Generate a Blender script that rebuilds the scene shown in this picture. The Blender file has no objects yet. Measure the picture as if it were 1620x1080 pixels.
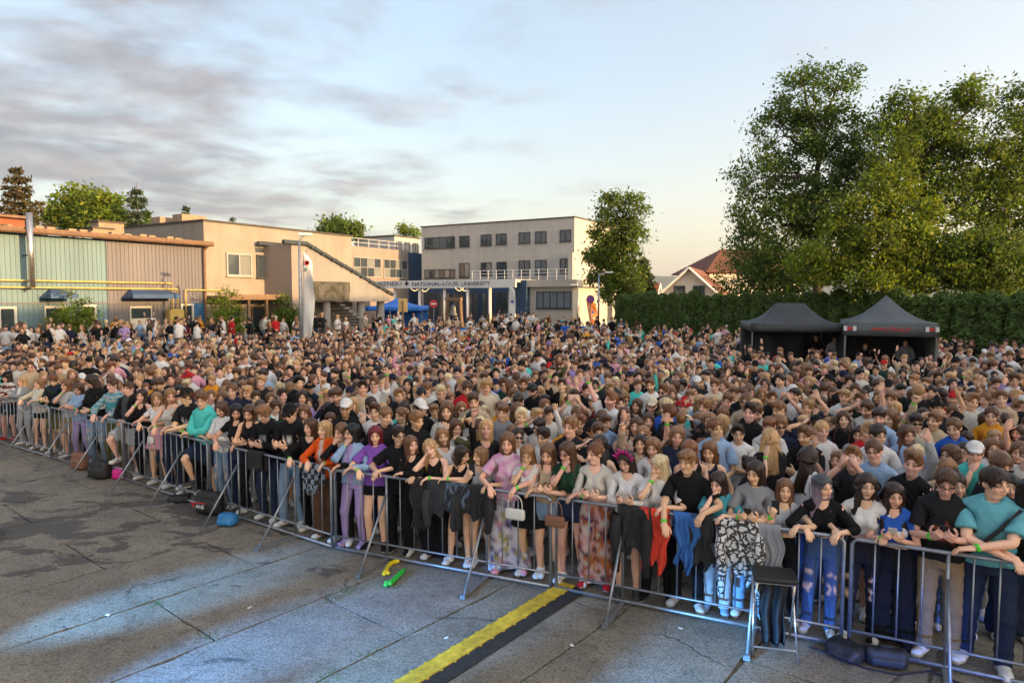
import bpy, math, random
import numpy as np
from mathutils import Vector, Matrix, noise as mnoise

# ------------------------------------------------------------------ camera, world, sun, exposure
scn = bpy.context.scene
col = scn.collection
CAM_H, FPX, PITCH = 3.4, 1080.0, math.radians(3.71)
camd = bpy.data.cameras.new('camera')
cam = bpy.data.objects.new('camera', camd)
col.objects.link(cam)
cam.location = (0, 0, CAM_H)
cam.rotation_euler = (math.pi / 2 - PITCH, 0, 0)
camd.sensor_width = 36.0
camd.lens = 24.0
camd.clip_start = 0.1
camd.clip_end = 30000
scn.camera = cam
SUN_EL = math.radians(8.5)
SUN_AZ = math.atan2(0.85, -0.52)            # measured from +Y towards +X
SUNV = Vector((math.sin(SUN_AZ) * math.cos(SUN_EL), math.cos(SUN_AZ) * math.cos(SUN_EL), math.sin(SUN_EL)))
sund = bpy.data.lights.new('sun', 'SUN')
sund.energy = 2.1
sund.angle = math.radians(0.6)
sund.color = (1.0, 0.62, 0.28)
sun = bpy.data.objects.new('sun', sund)
col.objects.link(sun)
sun.rotation_euler = SUNV.to_track_quat('Z', 'Y').to_euler()
sun.location = (30, -20, 30)
scn.view_settings.view_transform = 'Standard'
scn.view_settings.look = 'None'
scn.view_settings.gamma = 1.0
scn.view_settings.exposure = 2.25
scn.cycles.max_bounces = 5
scn.cycles.diffuse_bounces = 3
scn.cycles.glossy_bounces = 2
scn.cycles.transmission_bounces = 4
scn.cycles.transparent_max_bounces = 6
scn.cycles.caustics_reflective = False
scn.cycles.caustics_refractive = False

SEED = 11
rnd = random.Random(SEED)


class NT:
    """small helper round a node tree"""
    def __init__(s, tree):
        s.t = tree
        s.n = tree.nodes
        s.l = tree.links

    def add(s, typ, **kw):
        nd = s.n.new(typ)
        for k, v in kw.items():
            setattr(nd, k, v)
        return nd

    def put(s, sock, val):
        if isinstance(val, bpy.types.NodeSocket):
            s.l.new(val, sock)
        elif val is not None:
            sock.default_value = val

    def math(s, op, a, b=None, c=None, clamp=False):
        nd = s.add('ShaderNodeMath', operation=op, use_clamp=clamp)
        for i, v in enumerate((a, b, c)):
            if v is not None:
                s.put(nd.inputs[i], v)
        return nd.outputs[0]

    def vmath(s, op, a, b=None):
        nd = s.add('ShaderNodeVectorMath', operation=op)
        s.put(nd.inputs[0], a)
        if b is not None:
            s.put(nd.inputs[1], b)
        return nd.outputs['Value'] if op in ('DOT_PRODUCT', 'LENGTH', 'DISTANCE') else nd.outputs[0]

    def mix(s, f, a, b, blend='MIX'):
        nd = s.add('ShaderNodeMix', data_type='RGBA', blend_type=blend)
        s.put(nd.inputs[0], f)
        s.put(nd.inputs[6], a)
        s.put(nd.inputs[7], b)
        return nd.outputs[2]

    def noise(s, vec, scale, detail=4, rough=0.55, dist=0.0, out=0):
        nd = s.add('ShaderNodeTexNoise')
        s.put(nd.inputs['Vector'], vec)
        nd.inputs['Scale'].default_value = scale
        nd.inputs['Detail'].default_value = detail
        nd.inputs['Roughness'].default_value = rough
        nd.inputs['Distortion'].default_value = dist
        return nd.outputs[out]

    def ramp(s, f, stops, interp='LINEAR'):
        nd = s.add('ShaderNodeValToRGB')
        s.put(nd.inputs[0], f)
        cr = nd.color_ramp
        cr.interpolation = interp
        while len(cr.elements) < len(stops):
            cr.elements.new(0.5)
        for e, (p, c) in zip(cr.elements, stops):
            e.position = p
            e.color = c if len(c) == 4 else (*c, 1)
        return nd.outputs[0]

    def mapr(s, f, a, b, c=0.0, d=1.0, smooth=False):
        nd = s.add('ShaderNodeMapRange')
        if smooth:
            nd.interpolation_type = 'SMOOTHSTEP'
        s.put(nd.inputs[0], f)
        for i, v in enumerate((a, b, c, d)):
            nd.inputs[i + 1].default_value = v
        return nd.outputs[0]

    def scale(s, vec, sc):
        nd = s.add('ShaderNodeMapping')
        s.put(nd.inputs[0], vec)
        nd.inputs['Scale'].default_value = sc
        return nd.outputs[0]


def g(v):
    return (v, v, v, 1)


# world: physical sky plus a broken cloud deck that thins out towards the east of the view
world = bpy.data.worlds.new('World')
scn.world = world
world.use_nodes = True
W = NT(world.node_tree)
W.n.clear()
sky = W.add('ShaderNodeTexSky', sky_type='NISHITA')
sky.sun_disc = False
sky.sun_elevation = SUN_EL
sky.sun_rotation = SUN_AZ
sky.altitude = 300
sky.air_density = 1.0
sky.dust_density = 3.0
sky.ozone_density = 1.0
SKY_STRENGTH = 0.125
bg1 = W.add('ShaderNodeBackground')
hz = W.add('ShaderNodeSeparateXYZ')
tcz = W.add('ShaderNodeTexCoord')
W.put(hz.inputs[0], tcz.outputs['Generated'])
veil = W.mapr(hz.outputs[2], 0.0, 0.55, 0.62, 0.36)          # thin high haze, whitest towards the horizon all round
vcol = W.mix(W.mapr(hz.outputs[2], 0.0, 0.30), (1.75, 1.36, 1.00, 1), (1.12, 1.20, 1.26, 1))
# haze and cloud scatter forwards: glow added towards the sun to warm the crowd
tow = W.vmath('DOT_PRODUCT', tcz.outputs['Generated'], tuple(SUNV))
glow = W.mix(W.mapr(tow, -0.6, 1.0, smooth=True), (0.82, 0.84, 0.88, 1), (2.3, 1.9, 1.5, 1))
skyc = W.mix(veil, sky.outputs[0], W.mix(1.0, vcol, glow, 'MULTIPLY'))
bg1.inputs[1].default_value = SKY_STRENGTH
tc = W.add('ShaderNodeTexCoord')
D = tc.outputs['Generated']
sx = W.add('ShaderNodeSeparateXYZ')
W.put(sx.inputs[0], D)
zc = W.math('ADD', W.math('MAXIMUM', sx.outputs[2], 0.0), 0.10)
pxn = W.math('DIVIDE', sx.outputs[0], zc)
pyn = W.math('DIVIDE', sx.outputs[1], zc)
cv = W.add('ShaderNodeCombineXYZ')
W.put(cv.inputs[0], pxn)
W.put(cv.inputs[1], pyn)
plane = cv.outputs[0]
n1 = W.noise(W.scale(plane, (1.0, 1.0, 1)), 1.5, 8, 0.58, 0.25)
n2 = W.noise(plane, 0.35, 3, 0.5)
bias = W.mapr(pxn, -2.0, 0.8, 0.24, -0.17)
low = W.mapr(sx.outputs[2], 0.03, 0.16, -0.14, 0.0)
dens = W.math('ADD', W.math('ADD', W.math('ADD', n1, W.math('MULTIPLY', W.math('SUBTRACT', n2, 0.5), 0.35)), bias), low)
mask = W.mapr(dens, 0.42, 0.76, 0.0, 0.90, smooth=True)
lit = W.noise(W.scale(plane, (1.3, 1.6, 1)), 1.6, 6, 0.6)
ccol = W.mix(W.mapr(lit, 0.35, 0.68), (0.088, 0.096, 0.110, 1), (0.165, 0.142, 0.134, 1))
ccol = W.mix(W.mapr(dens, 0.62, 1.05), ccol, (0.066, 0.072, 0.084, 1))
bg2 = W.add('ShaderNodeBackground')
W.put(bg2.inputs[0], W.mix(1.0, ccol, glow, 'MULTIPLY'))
bg2.inputs[1].default_value = 0.95
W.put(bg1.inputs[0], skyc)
mx = W.add('ShaderNodeMixShader')
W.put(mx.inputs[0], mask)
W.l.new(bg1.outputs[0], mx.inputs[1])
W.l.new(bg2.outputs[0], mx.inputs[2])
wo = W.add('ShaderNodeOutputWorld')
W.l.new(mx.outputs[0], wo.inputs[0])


# ------------------------------------------------------------------ pixel <-> world helpers (1620 x 1080 measurements)
def ray(x, y):
    u, v = (x - 810) / FPX, (540 - y) / FPX
    c, s = math.cos(PITCH), math.sin(PITCH)
    return Vector((u, c + v * s, -s + v * c))


def at(x, y, d):                                # point seen at pixel (x, y), d metres ahead of the camera
    r = ray(x, y)
    return Vector((0, 0, CAM_H)) + r * (d / r.y)


def ground(x, y, z=0.0):
    r = ray(x, y)
    return Vector((0, 0, CAM_H)) + r * ((z - CAM_H) / r.z)


def smooth(a, b, x):
    t = np.clip((np.asarray(x, float) - a) / (b - a), 0, 1)
    return t * t * (3 - 2 * t)


def ground_z(x, y):
    return 0.55 * float(smooth(34, 64, y))


# ------------------------------------------------------------------ mesh and object helpers
def tag(o, label=None, cat=None, group=None, kind=None):
    if label:
        o['label'] = label
    if cat:
        o['category'] = cat
    if group:
        o['group'] = group
    if kind:
        o['kind'] = kind
    return o


def empty(name, loc, rz=0.0, label=None, cat=None, group=None):
    o = bpy.data.objects.new(name, None)
    o.empty_display_size = 0.2
    col.objects.link(o)
    o.location = loc
    o.rotation_euler = (0, 0, rz)
    return tag(o, label, cat, group)


def mesh_np(name, V, F, mats, mi=None, cols=None, rest=None, smooth_=True):
    """mesh from numpy verts (n,3) and a faces array (m,3|4)"""
    me = bpy.data.meshes.new(name)
    V = np.ascontiguousarray(V, dtype=np.float32)
    F = np.ascontiguousarray(F, dtype=np.int32)
    k = F.shape[1]
    me.vertices.add(len(V))
    me.vertices.foreach_set('co', V.ravel())
    me.loops.add(F.size)
    me.loops.foreach_set('vertex_index', F.ravel())
    me.polygons.add(len(F))
    me.polygons.foreach_set('loop_start', np.arange(0, F.size, k, dtype=np.int32))
    if mi is not None:
        me.polygons.foreach_set('material_index', np.ascontiguousarray(mi, dtype=np.int32))
    me.polygons.foreach_set('use_smooth', np.full(len(F), smooth_, dtype=bool))
    if cols is not None:
        a = me.attributes.new('Col', 'FLOAT_COLOR', 'POINT')
        c4 = np.ones((len(V), 4), np.float32)
        c4[:, :3] = cols
        a.data.foreach_set('color', c4.ravel())
    if rest is not None:
        a = me.attributes.new('rest', 'FLOAT_VECTOR', 'POINT')
        a.data.foreach_set('vector', np.ascontiguousarray(rest, dtype=np.float32).ravel())
    for m in mats:
        me.materials.append(m)
    me.update()
    return me


def obj(name, me, parent=None, loc=None, rot=None):
    o = bpy.data.objects.new(name, me)
    col.objects.link(o)
    if parent is not None:
        o.parent = parent
    if loc is not None:
        o.location = loc
    if rot is not None:
        o.rotation_euler = rot
    return o


class MB:
    """collects simple solids; build() links them as one mesh object"""
    def __init__(s):
        s.v, s.f, s.m = [], [], []
        s.M = Matrix.Identity(4)
        s.cm = 0

    def add(s, vs, fs, mi=None):
        b = len(s.v)
        s.v += [tuple(s.M @ Vector(p)) for p in vs]
        s.f += [tuple(i + b for i in f) for f in fs]
        s.m += [s.cm if mi is None else mi] * len(fs)
        return s

    def box(s, c, d, mi=None, rz=0.0, bev=0.0):
        cx, cy, cz = c
        hx, hy, hz = d[0] / 2, d[1] / 2, d[2] / 2
        ca, sa = math.cos(rz), math.sin(rz)
        if bev <= 0:
            vs = [(x, y, z) for x in (-hx, hx) for y in (-hy, hy) for z in (-hz, hz)]
            fs = [(0, 1, 3, 2), (4, 6, 7, 5), (0, 4, 5, 1), (2, 3, 7, 6), (0, 2, 6, 4), (1, 5, 7, 3)]
        else:
            vs, fs = [], []
            rings = [(-hz, bev), (-hz + bev, 0), (hz - bev, 0), (hz, bev)]
            for z, i in rings:
                X, Y = hx - i, hy - i
                q = bev
                vs += [(-X + q, -Y, z), (X - q, -Y, z), (X, -Y + q, z), (X, Y - q, z), (X - q, Y, z), (-X + q, Y, z), (-X, Y - q, z), (-X, -Y + q, z)]
            for r in range(3):
                for k in range(8):
                    a, b2 = r * 8 + k, r * 8 + (k + 1) % 8
                    fs.append((a, b2, b2 + 8, a + 8))
            fs.append(tuple(range(7, -1, -1)))
            fs.append(tuple(range(24, 32)))
        vs = [(cx + x * ca - y * sa, cy + x * sa + y * ca, cz + z) for x, y, z in vs]
        return s.add(vs, fs, mi)

    def tube(s, pts, r, n=8, mi=None, cap=True):
        pts = [Vector(p) for p in pts]
        rs = r if isinstance(r, (list, tuple)) else [r] * len(pts)
        vs, fs = [], []
        up = None
        for i, p in enumerate(pts):
            t = (pts[min(i + 1, len(pts) - 1)] - pts[max(i - 1, 0)]).normalized()
            if up is None:
                up = Vector((0, 0, 1)) if abs(t.z) < 0.9 else Vector((1, 0, 0))
            a = (up - t * up.dot(t)).normalized()
            b = t.cross(a)
            up = a
            for k in range(n):
                w = 2 * math.pi * k / n
                vs.append(p + a * (rs[i] * math.cos(w)) + b * (rs[i] * math.sin(w)))
        for i in range(len(pts) - 1):
            for k in range(n):
                a, b2 = i * n + k, i * n + (k + 1) % n
                fs.append((a, b2, b2 + n, a + n))
        if cap:
            fs.append(tuple(range(n - 1, -1, -1)))
            fs.append(tuple(range((len(pts) - 1) * n, len(pts) * n)))
        return s.add(vs, fs, mi)

    def prism(s, poly, z0, z1, mi=None):          # poly: list of (x, y), extruded along z
        n = len(poly)
        vs = [(x, y, z0) for x, y in poly] + [(x, y, z1) for x, y in poly]
        fs = [tuple(range(n - 1, -1, -1)), tuple(range(n, 2 * n))]
        fs += [(k, (k + 1) % n, (k + 1) % n + n, k + n) for k in range(n)]
        return s.add(vs, fs, mi)

    def lathe(s, prof, n=16, mi=None, c=(0, 0, 0)):
        vs, fs = [], []
        for r, z in prof:
            for k in range(n):
                w = 2 * math.pi * k / n
                vs.append((c[0] + r * math.cos(w), c[1] + r * math.sin(w), c[2] + z))
        for i in range(len(prof) - 1):
            for k in range(n):
                a, b = i * n + k, i * n + (k + 1) % n
                fs.append((a, b, b + n, a + n))
        fs.append(tuple(range(n - 1, -1, -1)))
        fs.append(tuple(range((len(prof) - 1) * n, len(prof) * n)))
        return s.add(vs, fs, mi)

    def grid(s, fn, nu, nv, mi=None):             # fn(u, v) -> point, u, v in 0..1
        vs = [fn(i / nu, j / nv) for j in range(nv + 1) for i in range(nu + 1)]
        fs = [(j * (nu + 1) + i, j * (nu + 1) + i + 1, (j + 1) * (nu + 1) + i + 1, (j + 1) * (nu + 1) + i) for j in range(nv) for i in range(nu)]
        return s.add(vs, fs, mi)

    def mesh(s, name, mats, smooth_=False):
        me = bpy.data.meshes.new(name)
        me.from_pydata(s.v, [], s.f)
        for m in (mats if isinstance(mats, (list, tuple)) else [mats]):
            me.materials.append(m)
        me.polygons.foreach_set('material_index', s.m)
        if smooth_:
            me.polygons.foreach_set('use_smooth', [True] * len(s.f))
        me.update()
        return me

    def build(s, name, mats, parent=None, loc=None, rot=None, smooth_=False, solid=0.0):
        o = obj(name, s.mesh(name, mats, smooth_), parent, loc, rot)
        if solid:
            md = o.modifiers.new('thick', 'SOLIDIFY')
            md.thickness = solid
            md.offset = 0
        return o


# ------------------------------------------------------------------ materials
def new_mat(name):
    m = bpy.data.materials.new(name)
    m.use_nodes = True
    T = NT(m.node_tree)
    T.n.clear()
    out = T.add('ShaderNodeOutputMaterial')
    b = T.add('ShaderNodeBsdfPrincipled')
    T.l.new(b.outputs[0], out.inputs[0])
    T.b, T.out = b, out
    return m, T


def bump(T, h, strength=0.3, dist=0.01):
    nd = T.add('ShaderNodeBump')
    nd.inputs['Strength'].default_value = strength
    nd.inputs['Distance'].default_value = dist
    T.put(nd.inputs['Height'], h)
    T.l.new(nd.outputs[0], T.b.inputs['Normal'])


def simple(name, rgb, rough=0.6, metal=0.0, var=0.12, scale=3.0, bmp=0.0, bscale=60.0, spec=0.5, emit=None, streak=False):
    m, T = new_mat(name)
    tcn = T.add('ShaderNodeTexCoord')
    P = tcn.outputs['Object']
    if streak:
        P2 = T.scale(P, (1, 1, 0.12))
    else:
        P2 = P
    n = T.noise(P2, scale, 5, 0.6)
    c0 = tuple(max(0, x * (1 - var)) for x in rgb) + (1,)
    c1 = tuple(min(1, x * (1 + var)) for x in rgb) + (1,)
    T.put(T.b.inputs['Base Color'], T.mix(T.mapr(n, 0.3, 0.7), c0, c1))
    T.put(T.b.inputs['Roughness'], T.mapr(T.noise(P, scale * 3, 3), 0.3, 0.7, max(0.03, rough - 0.08), min(1, rough + 0.08)))
    T.b.inputs['Metallic'].default_value = metal
    T.b.inputs['Specular IOR Level'].default_value = spec
    if bmp:
        bump(T, T.noise(P, bscale, 4), bmp, 0.01)
    if emit:
        T.b.inputs['Emission Color'].default_value = (*emit[0], 1)
        T.b.inputs['Emission Strength'].default_value = emit[1]
    return m


def attr(T, name):
    nd = T.add('ShaderNodeAttribute')
    nd.attribute_name = name
    return nd


def mat_skin():
    m, T = new_mat('skin')
    c = attr(T, 'Col').outputs['Color']
    r = attr(T, 'rest').outputs['Vector']
    n = T.noise(r, 28, 3)
    T.put(T.b.inputs['Base Color'], T.mix(T.mapr(n, 0.3, 0.7, 0, 0.22), c, T.mix(1.0, c, (1.0, 0.80, 0.76, 1), 'MULTIPLY')))
    T.b.inputs['Roughness'].default_value = 0.5
    T.b.inputs['Specular IOR Level'].default_value = 0.35
    return m


def mat_cloth():
    m, T = new_mat('cloth')
    c = attr(T, 'Col').outputs['Color']
    r = attr(T, 'rest').outputs['Vector']
    n = T.noise(r, 9, 5, 0.65)
    c2 = T.mix(T.mapr(n, 0.3, 0.72, 0.0, 0.30), c, T.mix(1.0, c, (0.72, 0.72, 0.74, 1), 'MULTIPLY'))
    T.put(T.b.inputs['Base Color'], c2)
    T.b.inputs['Roughness'].default_value = 0.88
    T.b.inputs['Specular IOR Level'].default_value = 0.25
    w = T.noise(T.scale(r, (1.0, 1.0, 0.55)), 11, 3, 0.5, 1.0)
    fine = T.noise(r, 260, 2)
    bump(T, T.math('ADD', T.math('MULTIPLY', w, 1.0), T.math('MULTIPLY', fine, 0.02)), 0.6, 0.04)
    return m


def mat_hair():
    m, T = new_mat('hair')
    c = attr(T, 'Col').outputs['Color']
    r = attr(T, 'rest').outputs['Vector']
    st = T.noise(T.scale(r, (1, 1, 0.09)), 150, 3, 0.6)
    c2 = T.mix(T.mapr(st, 0.32, 0.68), T.mix(1.0, c, g(0.55), 'MULTIPLY'), T.mix(1.0, c, g(1.4), 'MULTIPLY'))
    T.put(T.b.inputs['Base Color'], c2)
    T.b.inputs['Roughness'].default_value = 0.42
    T.b.inputs['Specular IOR Level'].default_value = 0.45
    bump(T, st, 0.6, 0.006)
    return m


SKIN, CLOTH, HAIR = mat_skin(), mat_cloth(), mat_hair()
PEOPLE_MATS = [SKIN, CLOTH, HAIR]

# ------------------------------------------------------------------ setting materials
def world_pos(T):
    return T.add('ShaderNodeNewGeometry').outputs['Position']


def mat_concrete_ground():
    m, T = new_mat('weathered_concrete')
    P = world_pos(T)
    Po = T.vmath('ADD', P, (31.0, 17.0, 0))
    big = T.noise(Po, 0.35, 4, 0.6)
    mid = T.noise(Po, 2.2, 6, 0.7)
    fine = T.noise(Po, 42, 5, 0.75)
    grit = T.add('ShaderNodeTexVoronoi')
    T.put(grit.inputs['Vector'], Po)
    grit.inputs['Scale'].default_value = 55
    c = T.mix(T.mapr(mid, 0.3, 0.7), (0.255, 0.222, 0.176, 1), (0.42, 0.368, 0.295, 1))
    c = T.mix(T.mapr(big, 0.35, 0.65), c, T.mix(1.0, c, (0.72, 0.74, 0.78, 1), 'MULTIPLY'))
    pit = T.noise(Po, 19, 6, 0.8)
    c = T.mix(T.mapr(fine, 0.42, 0.60, 0.0, 0.85), c, T.mix(1.0, c, (0.40, 0.39, 0.38, 1), 'MULTIPLY'))
    c = T.mix(T.mapr(pit, 0.53, 0.63, 0.0, 0.80), c, T.mix(1.0, c, (0.42, 0.39, 0.35, 1), 'MULTIPLY'))
    c = T.mix(T.mapr(T.noise(Po, 6.5, 5, 0.7), 0.52, 0.66, 0.0, 0.55), c, T.mix(1.0, c, (0.55, 0.50, 0.44, 1), 'MULTIPLY'))
    c = T.mix(T.mapr(grit.outputs['Distance'], 0.0, 0.35, 0.35, 0.0), c, (0.42, 0.40, 0.37, 1))
    # tar and wear: dark islands with ragged outlines, denser towards the barrier on the left
    sp = T.add('ShaderNodeSeparateXYZ')
    T.put(sp.inputs[0], P)
    near = T.mapr(T.vmath('DISTANCE', T.scale(P, (0.55, 1.0, 0)), (-3.5, 10.3, 0)), 0.3, 3.6, 0.115, -0.06)
    pa = T.noise(T.scale(Po, (0.75, 1.25, 1)), 1.15, 7, 0.66, 0.35)
    dark = T.mapr(T.math('ADD', pa, near), 0.585, 0.61, 0, 1)
    c = T.mix(T.math('MULTIPLY', dark, 0.74), c, T.mix(T.mapr(fine, 0.3, 0.7), (0.035, 0.035, 0.038, 1), (0.085, 0.082, 0.08, 1)))
    # hairline cracks
    cr = T.add('ShaderNodeTexVoronoi', feature='DISTANCE_TO_EDGE')
    T.put(cr.inputs['Vector'], T.mix(0.35, Po, T.noise(Po, 1.1, 6, 0.75, out=1)))
    cr.inputs['Scale'].default_value = 0.42
    ck = T.math('MULTIPLY', T.mapr(cr.outputs['Distance'], 0.0, 0.006, 1, 0), T.mapr(T.noise(Po, 0.9, 2), 0.50, 0.60, 0, 1))
    c = T.mix(T.math('MULTIPLY', ck, 0.8), c, (0.03, 0.028, 0.024, 1))
    T.put(T.b.inputs['Base Color'], c)
    T.put(T.b.inputs['Roughness'], T.mapr(mid, 0.3, 0.7, 0.78, 0.95))
    T.b.inputs['Specular IOR Level'].default_value = 0.3
    h = T.math('ADD', T.math('SUBTRACT', T.math('MULTIPLY', fine, 0.6), T.math('MULTIPLY', pit, 0.6)), T.math('MULTIPLY', mid, 0.5))
    h = T.math('SUBTRACT', h, T.math('ADD', T.math('MULTIPLY', ck, 1.2), T.math('MULTIPLY', dark, 0.35)))
    bump(T, h, 0.7, 0.012)
    return m


def mat_render(name, rgb, var=0.10, streaks=0.5):
    m, T = new_mat(name)
    P = world_pos(T)
    n = T.noise(P, 0.8, 6, 0.65)
    st = T.noise(T.scale(P, (1.6, 1.6, 0.10)), 1.0, 5, 0.65)
    c0 = tuple(x * (1 - var) for x in rgb) + (1,)
    c1 = tuple(min(1, x * (1 + var)) for x in rgb) + (1,)
    c = T.mix(T.mapr(n, 0.3, 0.7), c0, c1)
    c = T.mix(T.mapr(st, 0.50, 0.75, 0, streaks), c, T.mix(1.0, c, (0.66, 0.63, 0.60, 1), 'MULTIPLY'))
    T.put(T.b.inputs['Base Color'], c)
    T.b.inputs['Roughness'].default_value = 0.9
    T.b.inputs['Specular IOR Level'].default_value = 0.25
    bump(T, T.noise(P, 28, 4, 0.6), 0.35, 0.02)
    return m


def mat_glass(name, tint=(0.03, 0.04, 0.05), rough=0.06):
    m, T = new_mat(name)
    P = world_pos(T)
    n = T.noise(P, 0.6, 3)
    T.put(T.b.inputs['Base Color'], T.mix(n, (*tint, 1), (*[t * 2.2 for t in tint], 1)))
    T.b.inputs['Roughness'].default_value = rough
    T.b.inputs['Specular IOR Level'].default_value = 0.9
    T.b.inputs['Coat Weight'].default_value = 0.5
    bump(T, T.noise(P, 1.2, 2), 0.06, 0.05)
    return m


def mat_leaf(name, rgb, trans=0.35, rough=0.5):
    m, T = new_mat(name)
    c = attr(T, 'Col').outputs['Color']
    c = T.mix(1.0, c, (*rgb, 1), 'MULTIPLY')
    T.put(T.b.inputs['Base Color'], c)
    T.b.inputs['Roughness'].default_value = rough
    T.b.inputs['Specular IOR Level'].default_value = 0.3
    tr = T.add('ShaderNodeBsdfTranslucent')
    T.put(tr.inputs[0], T.mix(1.0, c, (1.25, 1.2, 0.45, 1), 'MULTIPLY'))
    mxs = T.add('ShaderNodeMixShader')
    mxs.inputs[0].default_value = trans
    T.l.new(T.b.outputs[0], mxs.inputs[1])
    T.l.new(tr.outputs[0], mxs.inputs[2])
    T.l.new(mxs.outputs[0], T.out.inputs[0])
    return m


def mat_bark():
    m, T = new_mat('bark')
    P = T.add('ShaderNodeTexCoord').outputs['Object']
    n = T.noise(T.scale(P, (1, 1, 0.2)), 14, 5, 0.7)
    T.put(T.b.inputs['Base Color'], T.mix(T.mapr(n, 0.3, 0.7), (0.045, 0.035, 0.026, 1), (0.14, 0.11, 0.085, 1)))
    T.b.inputs['Roughness'].default_value = 0.95
    bump(T, n, 0.8, 0.03)
    return m


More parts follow.
